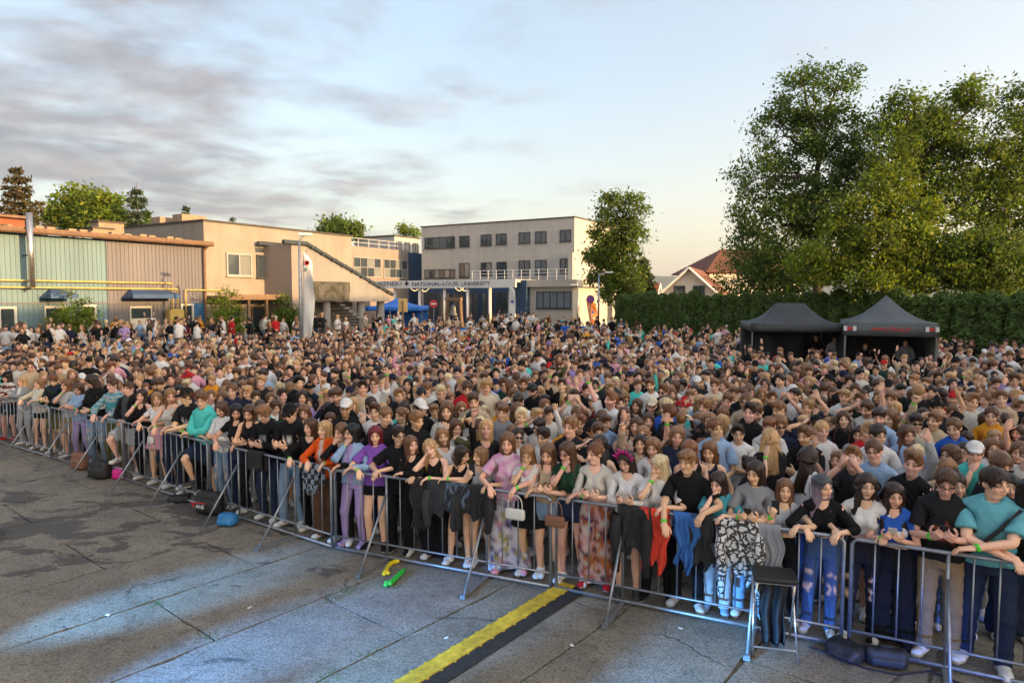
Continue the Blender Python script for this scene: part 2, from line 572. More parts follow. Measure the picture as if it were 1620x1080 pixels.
MAT = dict(
    ground=mat_concrete_ground(),
    galv=simple('galvanised_steel', (0.33, 0.36, 0.40), 0.42, 0.75, 0.22, 9, 0.15, 120),
    dark_steel=simple('dark_steel', (0.06, 0.075, 0.085), 0.5, 0.4, 0.2, 6),
    teal=simple('teal_cladding', (0.145, 0.235, 0.272), 0.55, 0.0, 0.20, 0.5, 0.05, 8, streak=True),
    mauve=simple('mauve_cladding', (0.165, 0.158, 0.178), 0.6, 0.0, 0.18, 0.7, 0.05, 8, streak=True),
    blue_panel=simple('blue_panel', (0.05, 0.16, 0.33), 0.45, 0, 0.15, 0.8),
    awning=simple('blue_awning', (0.035, 0.085, 0.19), 0.55, 0, 0.18, 1.5),
    cream_wall=mat_render('cream_render', (0.315, 0.285, 0.245), 0.10, 0.45),
    grey_wall=mat_render('grey_render', (0.29, 0.28, 0.27), 0.10, 0.6),
    main_wall=mat_render('pale_render', (0.50, 0.48, 0.45), 0.07, 0.40),
    main_side=mat_render('pale_side_render', (0.50, 0.47, 0.42), 0.05, 0.2),
    tan_wall=mat_render('tan_render', (0.32, 0.265, 0.235), 0.08, 0.4),
    navy_wall=mat_render('navy_render', (0.045, 0.085, 0.16), 0.12, 0.2),
    white_paint=simple('white_paint', (0.76, 0.75, 0.73), 0.5, 0, 0.06, 2),
    cream_paint=simple('cream_paint', (0.66, 0.62, 0.54), 0.6, 0, 0.06, 2),
    frame=simple('dark_window_frame', (0.05, 0.055, 0.07), 0.45, 0, 0.15, 4),
    frame_pale=simple('pale_window_frame', (0.40, 0.37, 0.36), 0.5, 0, 0.08, 4),
    glass=mat_glass('window_glass'),
    glass_pale=mat_glass('curtained_glass', (0.14, 0.15, 0.15), 0.12),
    blind=simple('blind_panel', (0.16, 0.20, 0.23), 0.4, 0, 0.12, 3),
    yellow_pipe=simple('yellow_pipe', (0.50, 0.37, 0.11), 0.45, 0, 0.15, 5),
    stainless=simple('stainless_flue', (0.62, 0.60, 0.58), 0.25, 0.9, 0.15, 3),
    roof_felt=simple('roof_felt', (0.085, 0.075, 0.068), 0.9, 0, 0.25, 2, 0.3, 20),
    eave=simple('eave_timber', (0.20, 0.115, 0.07), 0.7, 0, 0.25, 4, streak=False),
    orange_roof=simple('orange_sheet', (0.27, 0.075, 0.028), 0.6, 0, 0.15, 1),
    brick=simple('chimney_brick', (0.34, 0.24, 0.17), 0.9, 0, 0.25, 5, 0.3, 25),
    tile=simple('clay_tile', (0.24, 0.098, 0.062), 0.8, 0, 0.28, 2.2, 0.3, 12),
    timber=simple('timber', (0.24, 0.15, 0.085), 0.75, 0, 0.2, 5, 0.2, 30),
    bronze=simple('bronze_bell', (0.17, 0.17, 0.15), 0.45, 0.7, 0.2, 4),
    tent_black=simple('black_tent_fabric', (0.038, 0.040, 0.046), 0.65, 0, 0.25, 1.5, 0.25, 6),
    tent_grey=simple('charcoal_tent_fabric', (0.085, 0.098, 0.104), 0.6, 0, 0.2, 1.5, 0.3, 5),
    tent_side=simple('grey_tent_side', (0.20, 0.20, 0.19), 0.7, 0, 0.15, 2, 0.3, 6),
    tent_blue=simple('blue_tent_fabric', (0.02, 0.16, 0.62), 0.55, 0, 0.12, 1.5, 0.2, 5),
    banner_cloth=simple('dark_banner', (0.075, 0.07, 0.055), 0.7, 0, 0.2, 3, 0.2, 14),
    print_white=simple('white_print', (0.72, 0.72, 0.70), 0.6, 0, 0.05, 3),
    print_red=simple('red_print', (0.60, 0.03, 0.035), 0.6, 0, 0.05, 3),
    print_navy=simple('navy_letters', (0.035, 0.045, 0.085), 0.5, 0, 0.1, 3),
    sign_yellow=simple('board_back', (0.62, 0.42, 0.16), 0.6, 0, 0.1, 3),
    sign_blue=simple('sign_blue', (0.03, 0.08, 0.45), 0.4, 0, 0.05, 3),
    sign_red=simple('sign_red', (0.55, 0.03, 0.04), 0.4, 0, 0.05, 3),
    flag_white=simple('white_flag_fabric', (0.72, 0.70, 0.68), 0.75, 0, 0.05, 2),
    flag_orange=simple('orange_flag_fabric', (0.70, 0.25, 0.08), 0.75, 0, 0.08, 2),
    flag_blue=simple('blue_flag_fabric', (0.04, 0.12, 0.50), 0.75, 0, 0.08, 2),
    lamp_white=simple('lamp_head', (0.75, 0.75, 0.74), 0.35, 0, 0.04, 3),
    bulb=simple('warm_bulb', (1.0, 0.8, 0.5), 0.4, 0, 0.0, 3, emit=((1.0, 0.62, 0.25), 2.2)),
    black_plastic=simple('black_plastic', (0.018, 0.018, 0.02), 0.45, 0, 0.25, 8),
    yellow_plastic=simple('yellow_plastic', (0.58, 0.375, 0.030), 0.6, 0, 0.38, 9, 0.5, 160),
    rubber=simple('black_rubber', (0.022, 0.022, 0.023), 0.75, 0, 0.35, 9, 0.5, 120),
    balloon_green=simple('green_balloon', (0.03, 0.50, 0.06), 0.25, 0, 0.05, 3),
    balloon_yellow=simple('yellow_balloon', (0.75, 0.60, 0.02), 0.25, 0, 0.05, 3),
    nylon=simple('black_nylon', (0.018, 0.018, 0.021), 0.6, 0, 0.35, 14, 0.4, 60),
    leather=simple('brown_leather', (0.22, 0.10, 0.06), 0.5, 0, 0.15, 8, 0.2, 60),
    pink_fabric=simple('pink_fabric', (0.65, 0.02, 0.28), 0.5, 0, 0.12, 9, 0.3, 30),
    blue_bag=simple('blue_fabric', (0.03, 0.20, 0.48), 0.45, 0, 0.2, 9, 0.3, 30),
    bag_white=simple('white_leather', (0.70, 0.69, 0.66), 0.4, 0, 0.06, 8),
    moss=simple('moss', (0.06, 0.09, 0.02), 0.95, 0, 0.4, 20, 0.6, 80),
    hill=mat_render('wooded_hill', (0.05, 0.075, 0.05), 0.3, 0.2),
    grass=simple('grass', (0.05, 0.085, 0.02), 0.95, 0, 0.35, 3, 0.4, 20),
    bark=mat_bark(),
)

# ------------------------------------------------------------------ ground, terrace, hills
SLAB_U = np.array([.636, .772])
SLAB_V = np.array([.772, -.636])
SLAB_O = np.array([-4.03, 7.47])


def in_slabs(x, y):
    return y < 18 and x > -17 and y < 11.6 - 0.62 * x + 1.5


def stand_z(x, y):
    return 0.0 if in_slabs(x, y) else ground_z(x, y) - 0.03


mb = MB()
N = 70


def gxy(u, v):
    a, b = u * 2 - 1, v * 2 - 1
    f = lambda t: 60 * t + 9000 * t ** 7
    x, y = f(a), 25 + f(b)
    return (x, y, ground_z(x, y) - 0.03 if abs(x) < 400 and y < 400 else 0.52)


mb.grid(gxy, N, N)
gr = tag(mb.build('ground', [MAT['ground']], smooth_=True), kind='structure')

# concrete slabs, each a plate of its own with worn edges
sr = random.Random(5)
slab_meshes = []


def slab_mesh(k):
    r = random.Random(k)
    L, Wd, b = 3.0, 1.40, 0.012
    nu, nv = 14, 7
    mb = MB()
    top = []
    ring = []
    e = lambda: r.uniform(0.004, 0.016) + (r.random() < .08) * r.uniform(.01, .04)
    P = {}
    for i in range(nu + 1):
        for j in range(nv + 1):
            x, y = (i / nu - .5) * L, (j / nv - .5) * Wd
            edge = i in (0, nu) or j in (0, nv)
            if i == 0:
                x += e()
            if i == nu:
                x -= e()
            if j == 0:
                y += e()
            if j == nv:
                y -= e()
            P[i, j] = (x, y, (-0.004 if edge else r.uniform(-.0004, .0004)))
    idx = {}
    vs = []
    for kk, p in P.items():
        idx[kk] = len(vs)
        vs.append(p)
    fs = [(idx[i, j], idx[i + 1, j], idx[i + 1, j + 1], idx[i, j + 1]) for i in range(nu) for j in range(nv)]
    per = [(i, 0) for i in range(nu)] + [(nu, j) for j in range(nv)] + [(i, nv) for i in range(nu, 0, -1)] + [(0, j) for j in range(nv, 0, -1)]
    lo = {}
    for kk in per:
        lo[kk] = len(vs)
        p = P[kk]
        vs.append((p[0], p[1], -.06))
    for a, b2 in zip(per, per[1:] + per[:1]):
        fs.append((idx[a], lo[a], lo[b2], idx[b2]))
    mb.add(vs, fs)
    return mb.mesh('concrete_slab', [MAT['ground']], False)


slab_meshes = [slab_mesh(k) for k in range(6)]
ang = math.atan2(SLAB_U[1], SLAB_U[0])
for i in range(-6, 6):
    for j in range(-9, 12):
        c = SLAB_O + SLAB_U * ((i + .5 + (0.42 if j % 2 else 0)) * 3.0) + SLAB_V * ((j + .5) * 1.40)
        x, y = c
        if y < 2.2 or not in_slabs(x, y - 1.0) or abs(x) > .82 * y + 3.5:
            continue
        o = obj('slab', slab_meshes[sr.randrange(6)], gr, (x, y, 0), (sr.uniform(-.0012, .0012), sr.uniform(-.0012, .0012), ang + (math.pi if sr.random() < .5 else 0)))
# tufts of moss in the joints
mo = MB()
for px, py in ((475, 968), (530, 945), (545, 938), (560, 932), (330, 1005), (115, 880), (95, 876), (528, 1068), (585, 1035), (632, 925), (625, 922), (250, 955), (560, 868), (640, 905)):
    p = ground(px, py, 0)
    for k in range(26):
        a = sr.uniform(0, 6.28)
        q = p + Vector((sr.gauss(0, .07), sr.gauss(0, .07), 0))
        h = sr.uniform(.012, .035)
        mo.add([(q.x - .006, q.y, -.01), (q.x + .006, q.y, -.01), (q.x + .012 * math.cos(a), q.y + .012 * math.sin(a), h)], [(0, 1, 2)])
tag(mo.build('moss_tufts', [MAT['moss']]), 'small green moss tufts in the joints of the concrete slabs', 'moss', kind='stuff')

# far wooded ridge
hb = MB()


def ridge(u, v):
    x = -2500 + u * 9000
    n = 300 * (0.5 + 0.5 * math.sin(u * 9 + 1)) * .35 + 90 * mnoise.noise((u * 14, 0, 0))
    h = 175 + n * .30
    t = v
    return (x, 4200 + t * 1800, -10 + h * math.sin(min(1, t * 1.6) * math.pi / 2) + 12 * mnoise.noise((u * 60, v * 9, 2)))


hb.grid(ridge, 90, 8)
tag(hb.build('hills', [MAT['hill']], smooth_=True), kind='structure')

# ------------------------------------------------------------------ left side: the long hall and the concrete block share one wall line
BD = Vector((.51, .86, 0)).normalized()
LO = Vector((-16.8, 37.5, 0))
L_ANG = math.atan2(BD.y, BD.x)
LN = Vector((BD.y, -BD.x, 0))                     # outwards


def lw(px, py, off=0.0):
    """pixel -> (x along the wall, z) on the plane 'off' metres in front of the left wall"""
    r = ray(px, py)
    o = LO + LN * off
    n = LN
    c = Vector((0, 0, CAM_H))
    t = (o - c).dot(n) / r.dot(n)
    p = c + r * t
    return (p - o).dot(BD), p.z


def foot_at(px, d):
    p = at(px, 470, d)
    return Vector((p.x, d, 0))


def L_empty(name, label, cat):
    return empty(name, LO, L_ANG, label, cat)


def window(parent, x0, x1, z0, z1, y, panes=2, rows=1, fr='frame', gl='glass', dep=0.10, t=0.07, name='window', sgn=-1, sill=True):
    """frame proud of the wall, one pane object per light; sgn = direction of outwards on local y"""
    w = MB()
    yy = y + sgn * 0.02
    for a, b, c, d in ((x0, x1, z0, z0 + t), (x0, x1, z1 - t, z1), (x0, x0 + t, z0 + t, z1 - t), (x1 - t, x1, z0 + t, z1 - t)):
        w.box(((a + b) / 2, yy, (c + d) / 2), (b - a, dep, d - c))
    for k in range(1, panes):
        xm = x0 + (x1 - x0) * k / panes
        w.box((xm, yy, (z0 + z1) / 2), (t * .8, dep * .9, z1 - z0 - 2 * t))
    for k in range(1, rows):
        zm = z0 + (z1 - z0) * k / rows
        w.box(((x0 + x1) / 2, yy, zm), (x1 - x0 - 2 * t, dep * .8, t * .8))
    o = w.build(name, [MAT[fr]], parent)
    for i in range(panes):
        for j in range(rows):
            a, b = x0 + (x1 - x0) * i / panes, x0 + (x1 - x0) * (i + 1) / panes
            c, d = z0 + (z1 - z0) * j / rows, z0 + (z1 - z0) * (j + 1) / rows
            gm = gl if isinstance(gl, str) else gl[(i + j * panes) % len(gl)]
            MB().box(((a + b) / 2, y + sgn * (0.004 + 0.003 * ((i + j) % 2)), (c + d) / 2), (b - a - .02, .02, d - c - .02)).build('pane', [MAT[gm]], o)
    if sill:
        MB().box(((x0 + x1) / 2, y + sgn * 0.07, z0 - .03), (x1 - x0 + .12, .16, .05)).build('sill', [MAT[fr]], o)
    return o


hall = L_empty('industrial_hall', 'long low hall with teal and mauve ribbed metal cladding on the left', 'hall')
HX0, HX1 = -17.0, -0.02
x_split = lw(168, 420)[0]
HZ = 6.15


def cladding(x0, x1, z0, z1, mat, name):
    mb = MB()
    x = x0
    prof = []
    while x < x1:
        for dx, dy in ((0, 0), (.055, 0), (.075, -.03), (.125, -.03), (.145, 0)):
            if x + dx <= x1:
                prof.append((x + dx, dy))
        x += .20
    prof.append((x1, 0))
    vs = [(a, -.03 + b, z) for a, b in prof for z in (z0, z1)]
    fs = [(2 * i, 2 * i + 2, 2 * i + 3, 2 * i + 1) for i in range(len(prof) - 1)]
    mb.add(vs, fs)
    return mb.build(name, [MAT[mat]], hall)


ZB = 3.15
MB().box(((HX0 + HX1) / 2, 6.0, HZ / 2 - .02), (HX1 - HX0, 11.8, HZ - .1)).build('wall', [MAT['grey_wall']], hall)
cladding(HX0, x_split - .01, ZB, HZ, 'teal', 'cladding')
cladding(x_split + .01, HX1 - .05, ZB, HZ, 'mauve', 'cladding')
cladding(HX0, x_split - .01, 0.6, ZB - .04, 'teal', 'cladding')
cladding(x_split + .01, lw(303, 480)[0], 0.6, ZB - .04, 'mauve', 'cladding')
cladding(lw(303, 480)[0] + .01, HX1 - .05, 0.6, ZB - .04, 'blue_panel', 'cladding')
MB().box(((HX0 + HX1) / 2, -.05, ZB - .02), (HX1 - HX0, .06, .07)).build('ledge', [MAT['mauve']], hall)
rf = MB()
rf.add([(HX0, -.45, HZ + .05), (HX1 + .25, -.45, HZ + .05), (HX1 + .25, 12, HZ + 1.1), (HX0, 12, HZ + 1.1), (HX0, -.45, HZ + .25), (HX1 + .25, -.45, HZ + .25), (HX1 + .25, 12, HZ + 1.3), (HX0, 12, HZ + 1.3)],
       [(3, 2, 1, 0), (4, 5, 6, 7), (0, 1, 5, 4), (1, 2, 6, 5), (2, 3, 7, 6), (3, 0, 4, 7)])
roof = rf.build('roof', [MAT['roof_felt']], hall)
MB().box(((HX0 + HX1) / 2 + .1, -.50, HZ + .12), (HX1 - HX0 + .3, .09, .26)).build('fascia', [MAT['eave']], roof)
MB().tube([(HX0, -.58, HZ + .08), (HX1 + .2, -.58, HZ + .08)], .07, 8).build('gutter', [MAT['eave']], roof)
MB().tube([(HX1 - .12, -.2, 0.6), (HX1 - .12, -.2, HZ - .2), (HX1 - .05, -.5, HZ + .05)], .07, 8).build('downpipe', [MAT['eave']], hall)
for k in range(22):
    xx = HX0 + 2 + k * .72 + sr.uniform(-.2, .2)
    MB().box((xx, 1.0 + sr.random(), HZ + .42), (.35, .3, .14)).build('roof_vent', [MAT['brick']], roof)
for (px, w_, h_, y_) in ((172, 1.3, .75, 3.0), (148, 1.0, .35, 2.5)):
    x_, _ = lw(px, 372)
    c_ = MB().box((x_ + 1.6, y_, HZ + .35 + h_ / 2), (w_, .8, h_)).build('chimney', [MAT['brick']], roof)
    MB().box((x_ + 1.6, y_, HZ + .35 + h_ + .04), (w_ + .16, .95, .08)).build('coping', [MAT['roof_felt']], c_)
# orange lean-to behind the hall roof
xo = lw(0, 350)[0]
ob = L_empty('orange_roof_hut', 'orange sheet-metal box rising behind the hall roof at the far left', 'hut')
MB().box((xo - .6, 5.0, HZ + .66), (6.2, 3, .7)).build('wall', [MAT['orange_roof']], ob)
MB().box((xo - .6, 4.9, HZ + 1.05), (6.5, 3.4, .12)).build('roof', [MAT['eave']], ob)
# openings of the hall
for px0, px1, z0, z1, fr, panes in ((-6, 24, 1.5, 3.0, 'cream_paint', 1), (128, 150, 1.4, 3.05, 'cream_paint', 1), (284, 304, 1.0, 3.05, 'cream_paint', 1)):
    a, b = lw(px0, 485)[0], lw(px1, 485)[0]
    window(hall, a, b, z0, z1, -.07, panes, 1, fr, 'glass', .10, .10)
for px0, px1, m_, z1 in ((68, 105, 'cream_paint', 3.0), (203, 237, 'cream_paint', 2.95)):
    a, b = lw(px0, 485)[0], lw(px1, 485)[0]
    d_ = MB().box(((a + b) / 2, -.10, (1.0 + z1) / 2), (b - a, .10, z1 - 1.0)).build('door', [MAT[m_]], hall)
    MB().box(((a + b) / 2, -.16, z1 - .35), ((b - a) * .9, .03, .5)).build('pane', [MAT['glass']], d_)
    MB().box((b - .15, -.18, 1.95), (.05, .06, .2)).build('handle', [MAT['stainless']], d_)
for px0, px1 in ((60, 104), (190, 265)):
    a, b = lw(px0, 465)[0], lw(px1, 465)[0]
    zt, zb = lw(px0, 455)[1], lw(px0, 472)[1]
    aw = MB()
    aw.add([(a, -.06, zb), (b, -.06, zb), (b, -1.1, zb), (a, -1.1, zb), (a + .5, -.06, zt), (b - .5, -.06, zt), (b, -1.1, zb + .2), (a, -1.1, zb + .2)],
           [(0, 1, 2, 3), (4, 7, 6, 5), (3, 2, 6, 7), (1, 5, 6, 2), (0, 3, 7, 4), (0, 4, 5, 1)])
    aw.build('awning', [MAT['awning']], hall)
# flue, gas pipes, gas box
fx = lw(35, 400)[0]
MB().tube([(fx, -.75, lw(35, 455)[1]), (fx, -.75, HZ + .85)], .12, 12).build('flue', [MAT['stainless']], hall, smooth_=True)
for z_ in (3.75, 5.2):
    MB().box((fx, -.42, z_), (.08, .7, .06)).build('flue_bracket', [MAT['dark_steel']], hall)
x1p, x2p = lw(268, 445)[0], lw(275, 447)[0]
xe = lw(345, 452)[0]
zp1, zp2, zp3 = 4.12, 3.82, 3.78
MB().tube([(HX0, -.22, zp1), (x1p, -.22, zp1), (x1p, -.22, 2.3)], .045, 8).build('gas_pipe', [MAT['yellow_pipe']], hall, smooth_=True)
MB().tube([(HX0, -.30, zp2), (x2p, -.30, zp2), (x2p, -.30, 2.3)], .045, 8).build('gas_pipe', [MAT['yellow_pipe']], hall, smooth_=True)
MB().tube([(x2p + .5, -.22, 2.2), (x2p + .5, -.22, zp3), (xe, -.22, zp3), (xe, -.22, zp3 - .5)], .045, 8).build('gas_pipe', [MAT['yellow_pipe']], hall, smooth_=True)
gb = empty('gas_meter_box', LO + BD * (lw(266, 490)[0]) + LN * .55 + Vector((0, 0, 1.0)), L_ANG, 'yellow gas meter cabinet standing against the mauve hall wall', 'meter box')
MB().box((0, 0, .55), (.62, .42, 1.1), bev=.03).build('lower_cabinet', [MAT['yellow_pipe']], gb)
MB().box((0, -.02, 1.45), (.80, .5, .66), bev=.05).build('upper_cabinet', [MAT['yellow_pipe']], gb)

# raised terrace along the hall
tr = MB()
TX0, TX1, TD, TZ = -18.0, 13.0, 5.2, 0.62
tr.box(((TX0 + TX1) / 2, -TD / 2, TZ / 2 - .2), (TX1 - TX0, TD, TZ + .4))
tag(tr.build('raised_terrace', [MAT['ground']], None, LO, (0, 0, L_ANG)), kind='structure')

# ---- concrete block
cb = L_empty('office_block', 'two storey pale concrete office block with diagonal stair wing', 'building')
CX1 = lw(556, 380)[0]
CZ = lw(325, 350)[1]
MB().box((CX1 / 2, 5.5, CZ / 2), (CX1, 11, CZ)).build('wall', [MAT['cream_wall']], cb)
MB().box((CX1 / 2, 5.5, CZ + .05), (CX1 + .16, 11.2, .10)).build('roof_edge', [MAT['roof_felt']], cb)
for (px, hh) in ((293, .55), (284, .45)):
    x_ = lw(px, 360)[0]
    MB().box((x_ + 2.6, 3.4 if px > 290 else 5.0, CZ + .1 + hh / 2), (1.6, .9, hh)).build('chimney', [MAT['brick']], cb)
for px0, px1, py0, py1, fr in ((357, 397, 401, 437, 'frame_pale'), (405, 441, 404, 440, 'frame')):
    a, b = lw(px0, 420)[0], lw(px1, 420)[0]
    z1, z0 = lw((px0 + px1) / 2, py0)[1], lw((px0 + px1) / 2, py1)[1]
    window(cb, a, b, z0, z1, -.02, 2, 1, fr, ['glass', 'glass_pale'], .14, .09)
a, b = lw(326, 470)[0], lw(452, 470)[0]
zc_ = lw(400, 470)[1]
pc = MB().box(((a + b) / 2, -.85, zc_), (b - a, 1.7, .16)).build('porch_roof', [MAT['eave']], cb)
MB().box(((a + b) / 2, -1.72, zc_), (b - a + .1, .06, .30)).build('porch_fascia', [MAT['timber']], cb)
for k in range(5):
    xx = a + .3 + (b - a - .6) * k / 4
    MB().box((xx, -1.55, (TZ + zc_) / 2), (.14, .14, zc_ - TZ)).build('porch_post', [MAT['timber']], cb)
for k in range(3):
    xx = a + 1.0 + k * 1.9
    window(cb, xx, xx + 1.2, 1.2, 2.9, -.02, 1, 1, 'timber', 'glass', .1, .08, sill=False)
xa, za = lw(438, 456)
ac = empty('air_conditioner', LO + BD * xa + LN * .30 + Vector((0, 0, za - .32)), L_ANG, 'white air conditioning unit on the concrete block wall', 'air conditioner')
MB().box((0, 0, .33), (.95, .34, .66), bev=.02).build('casing', [MAT['white_paint']], ac)
MB().tube([(-.12 + .24 * math.cos(t), -.18, .33 + .24 * math.sin(t)) for t in [i * math.pi / 8 for i in range(17)]], .012, 5).build('fan_guard', [MAT['dark_steel']], ac)
for s_ in (-.3, .3):
    MB().box((s_, .1, -.03), (.05, .5, .05)).build('bracket', [MAT['dark_steel']], ac)
# recessed bay and the stair wing
SO = 2.4
a, b = lw(450, 400, 0)[0], lw(489, 400, SO)[0]
z1, z0 = lw(470, 388, SO * .5)[1], lw(470, 500, SO * .5)[1]
MB().box((lw(487, 420, SO)[0] - .6, -SO / 2, (z1 + 1) / 2), (1.2, SO - .05, z1 - 1)).build('bay', [MAT['tan_wall']], cb)
pts = [(486, 389), (617, 469), (617, 477), (486, 477)]
q = [lw(x, y, SO) for x, y in pts]
wd = MB()
n4 = len(q)
vs = [(x, -SO, z) for x, z in q] + [(x, -.01, z) for x, z in q]
wd.add(vs, [(3, 2, 1, 0), (4, 5, 6, 7), (0, 1, 5, 4), (1, 2, 6, 5), (2, 3, 7, 6), (3, 0, 4, 7)])
wd.build('stair_wing', [MAT['grey_wall']], cb)
rl = MB()
q0, q1 = lw(447, 384, SO), lw(620, 467, SO)
qm = lw(484, 387, SO)
rl.tube([(q0[0], -SO - .05, q0[1] + .05), (qm[0], -SO - .05, qm[1] + .05), (q1[0], -SO - .05, q1[1] + .06)], .14, 6)
rl.tube([(q0[0], -.3, q0[1] + .05), (qm[0], -.3, qm[1] + .05), (q1[0], -.3, q1[1] + .06)], .14, 6)
rl.build('coping', [MAT['dark_steel']], cb)
for k in range(9):
    t = (k + .5) / 9
    MB().box((qm[0] + (q1[0] - qm[0]) * t, -SO - .1, qm[1] + (q1[1] - qm[1]) * t + .02), (.35, .25, .16)).build('bracket', [MAT['dark_steel']], cb)
for px in (516, 571, 602):
    x_, _ = lw(px, 490, SO - .5)
    zt = lw(px, 477, SO)[1]
    MB().tube([(x_, -SO + .5, .3), (x_, -SO + .5, zt)], .26, 14).build('column', [MAT['grey_wall']], cb, smooth_=True)
for k in range(9):
    x_ = lw(520, 485, 1.2)[0] + k * .36
    MB().box((x_, -1.3, 3.1 - k * .2), (.42, 1.6, .10)).build('stair_tread', [MAT['grey_wall']], cb)
a, b = lw(495, 460, SO)[0], lw(551, 460, SO)[0]
z1, z0 = lw(523, 445.5, SO)[1], lw(523, 476, SO)[1]
bn = empty('hanging_banner', LO + BD * ((a + b) / 2) + LN * (SO + .02) + Vector((0, 0, z0)), L_ANG, 'crumpled dark banner hung on the stair wing wall', 'banner')
W_, H_ = b - a, z1 - z0
bm = MB()


def drape(u, v):
    sag = math.sin(u * math.pi) * (1 - v) * .0
    fold = .10 * math.sin(v * 9 + 5.5 * abs(u - .5) * 3) * (1 - abs(u - .5) * 1.6) + .05 * math.sin(u * 30 + v * 4)
    return ((u - .5) * W_, -.10 - fold * .8, v * H_ + sag)


bm.grid(drape, 40, 26)
bm.build('cloth', [MAT['banner_cloth']], bn, smooth_=True)
for s_ in (-1, 1):
    for k in range(9):
        MB().box((s_ * W_ * .36, -.24, H_ * (.12 + .085 * k)), (W_ * sr.uniform(.10, .17), .012, H_ * .022)).build('printed_line', [MAT['tent_side']], bn)

# ---- tan link building, same wall line, further away
LO_near = LO.copy()
LO = foot_at(558, 75.0)
ln = L_empty('link_building', 'tan link building with a long band of windows beyond the stairs', 'building')
LX0, LX1, LX2 = -9.0, lw(646, 398)[0], lw(668, 400)[0] + .4
LZ = lw(560, 389)[1]
MB().box(((LX0 + LX1) / 2, 4.5, LZ / 2), (LX1 - LX0, 9, LZ)).build('wall', [MAT['tan_wall']], ln)
MB().box(((LX1 + LX2) / 2, 4.4, LZ / 2 - .1), (LX2 - LX1 - .02, 9, LZ - .2)).build('navy_end', [MAT['navy_wall']], ln)
z1, z0 = lw(600, 409)[1], lw(600, 439)[1]
for px0, px1, n_ in ((558, 602, 4), (606, 644, 4)):
    a, b = lw(px0, 420)[0] + .05, lw(px1, 420)[0]
    window(ln, a, b, z0, z1, -.02, n_, 2, 'frame_pale', ['glass_pale', 'glass', 'glass'], .10, .07)
a, b = lw(649, 420)[0], lw(667, 420)[0]
window(ln, a, b, z0 - .2, z1, -.02, 2, 1, 'frame', 'glass', .10, .07)
rr = MB()
for k in range(12):
    xx = LX0 + (LX1 - LX0) * k / 11
    MB().tube([(xx, .15, LZ), (xx, .15, LZ + .9)], .03, 6).build('railing_post', [MAT['white_paint']], ln)
for z_ in (.45, .9):
    MB().tube([(LX0, .15, LZ + z_), (LX1, .15, LZ + z_)], .025, 6).build('railing_bar', [MAT['white_paint']], ln)
px_a = lw(625, 380, -4.5)[0]
PW = lw(664, 380, -4.5)[0] - px_a
MB().box((px_a + PW / 2, 8.0, LZ + 1.1), (PW, 6.8, 2.2)).build('penthouse', [MAT['main_wall']], ln)
MB().box((px_a + PW / 2, 8.0, LZ + 2.28), (PW + .3, 7.2, .16)).build('penthouse_roof', [MAT['roof_felt']], ln)
for k in range(3):
    window(ln, px_a + .3 + k * PW / 3, px_a + PW / 3 * (k + .8), LZ + .3, LZ + 1.6, 4.58, 2, 1, 'frame', 'glass', .08, .06, sill=False)
LO = LO_near

# ------------------------------------------------------------------ main university building
MA = Vector((-.86, .51, 0)).normalized()          # along the facade, to the left
MO = Vector((6.35, 70, 0))
M_ANG = math.atan2(MA.y, MA.x)
MN = Vector((-MA.y, MA.x, 0)) * -1
MN = Vector((-.51, -.86, 0)).normalized()         # outwards (local +y)


def mw(px, py, off=0.0):
    r = ray(px, py)
    o = MO + MN * off
    c = Vector((0, 0, CAM_H))
    t = (o - c).dot(MN) / r.dot(MN)
    p = c + r * t
    return (p - o).dot(MA), p.z


mn = empty('university_building', MO, M_ANG, 'three storey pale university building with dark windows in the centre', 'building')
MX = mw(667, 400)[0]
MZ = mw(908, 344)[1]
MB().box((MX / 2, -7, MZ / 2), (MX, 14, MZ)).build('wall', [MAT['main_wall']], mn)
MB().box((MX / 2, -7, MZ + .06), (MX + .2, 14.2, .12)).build('roof_edge', [MAT['roof_felt']], mn)
for (x0, x1, y0, y1, n_, gl) in ((672, 720, 375, 393, 4, ['glass']), (727, 743, 373, 390.5, 2, ['glass']), (761, 778, 371, 388.5, 2, ['glass']), (785, 802, 369.5, 387, 2, ['glass']), (821, 839, 367.5, 385, 2, ['glass']),
                                 (847, 865, 366, 384, 2, ['glass']), (886, 904, 363.5, 382, 2, ['glass']),
                                 (672, 720, 426, 440, 6, ['glass', 'glass_pale']), (727, 743, 416, 439, 2, ['glass_pale', 'glass']), (761, 778, 415, 437, 2, ['glass_pale', 'glass']), (786, 802, 414, 443, 2, ['glass']),
                                 (821, 839, 412, 435, 2, ['glass']), (847, 865, 411, 435, 2, ['glass', 'blind']), (886, 904, 409, 432, 2, ['glass'])):
    b, _ = mw(x0, (y0 + y1) / 2)
    a, _ = mw(x1, (y0 + y1) / 2)
    z1, z0 = mw((x0 + x1) / 2, y0)[1], mw((x0 + x1) / 2, y1)[1]
    window(mn, a, b, z0, z1, .01, n_, 1, 'frame', gl, .10, .08, sgn=1)
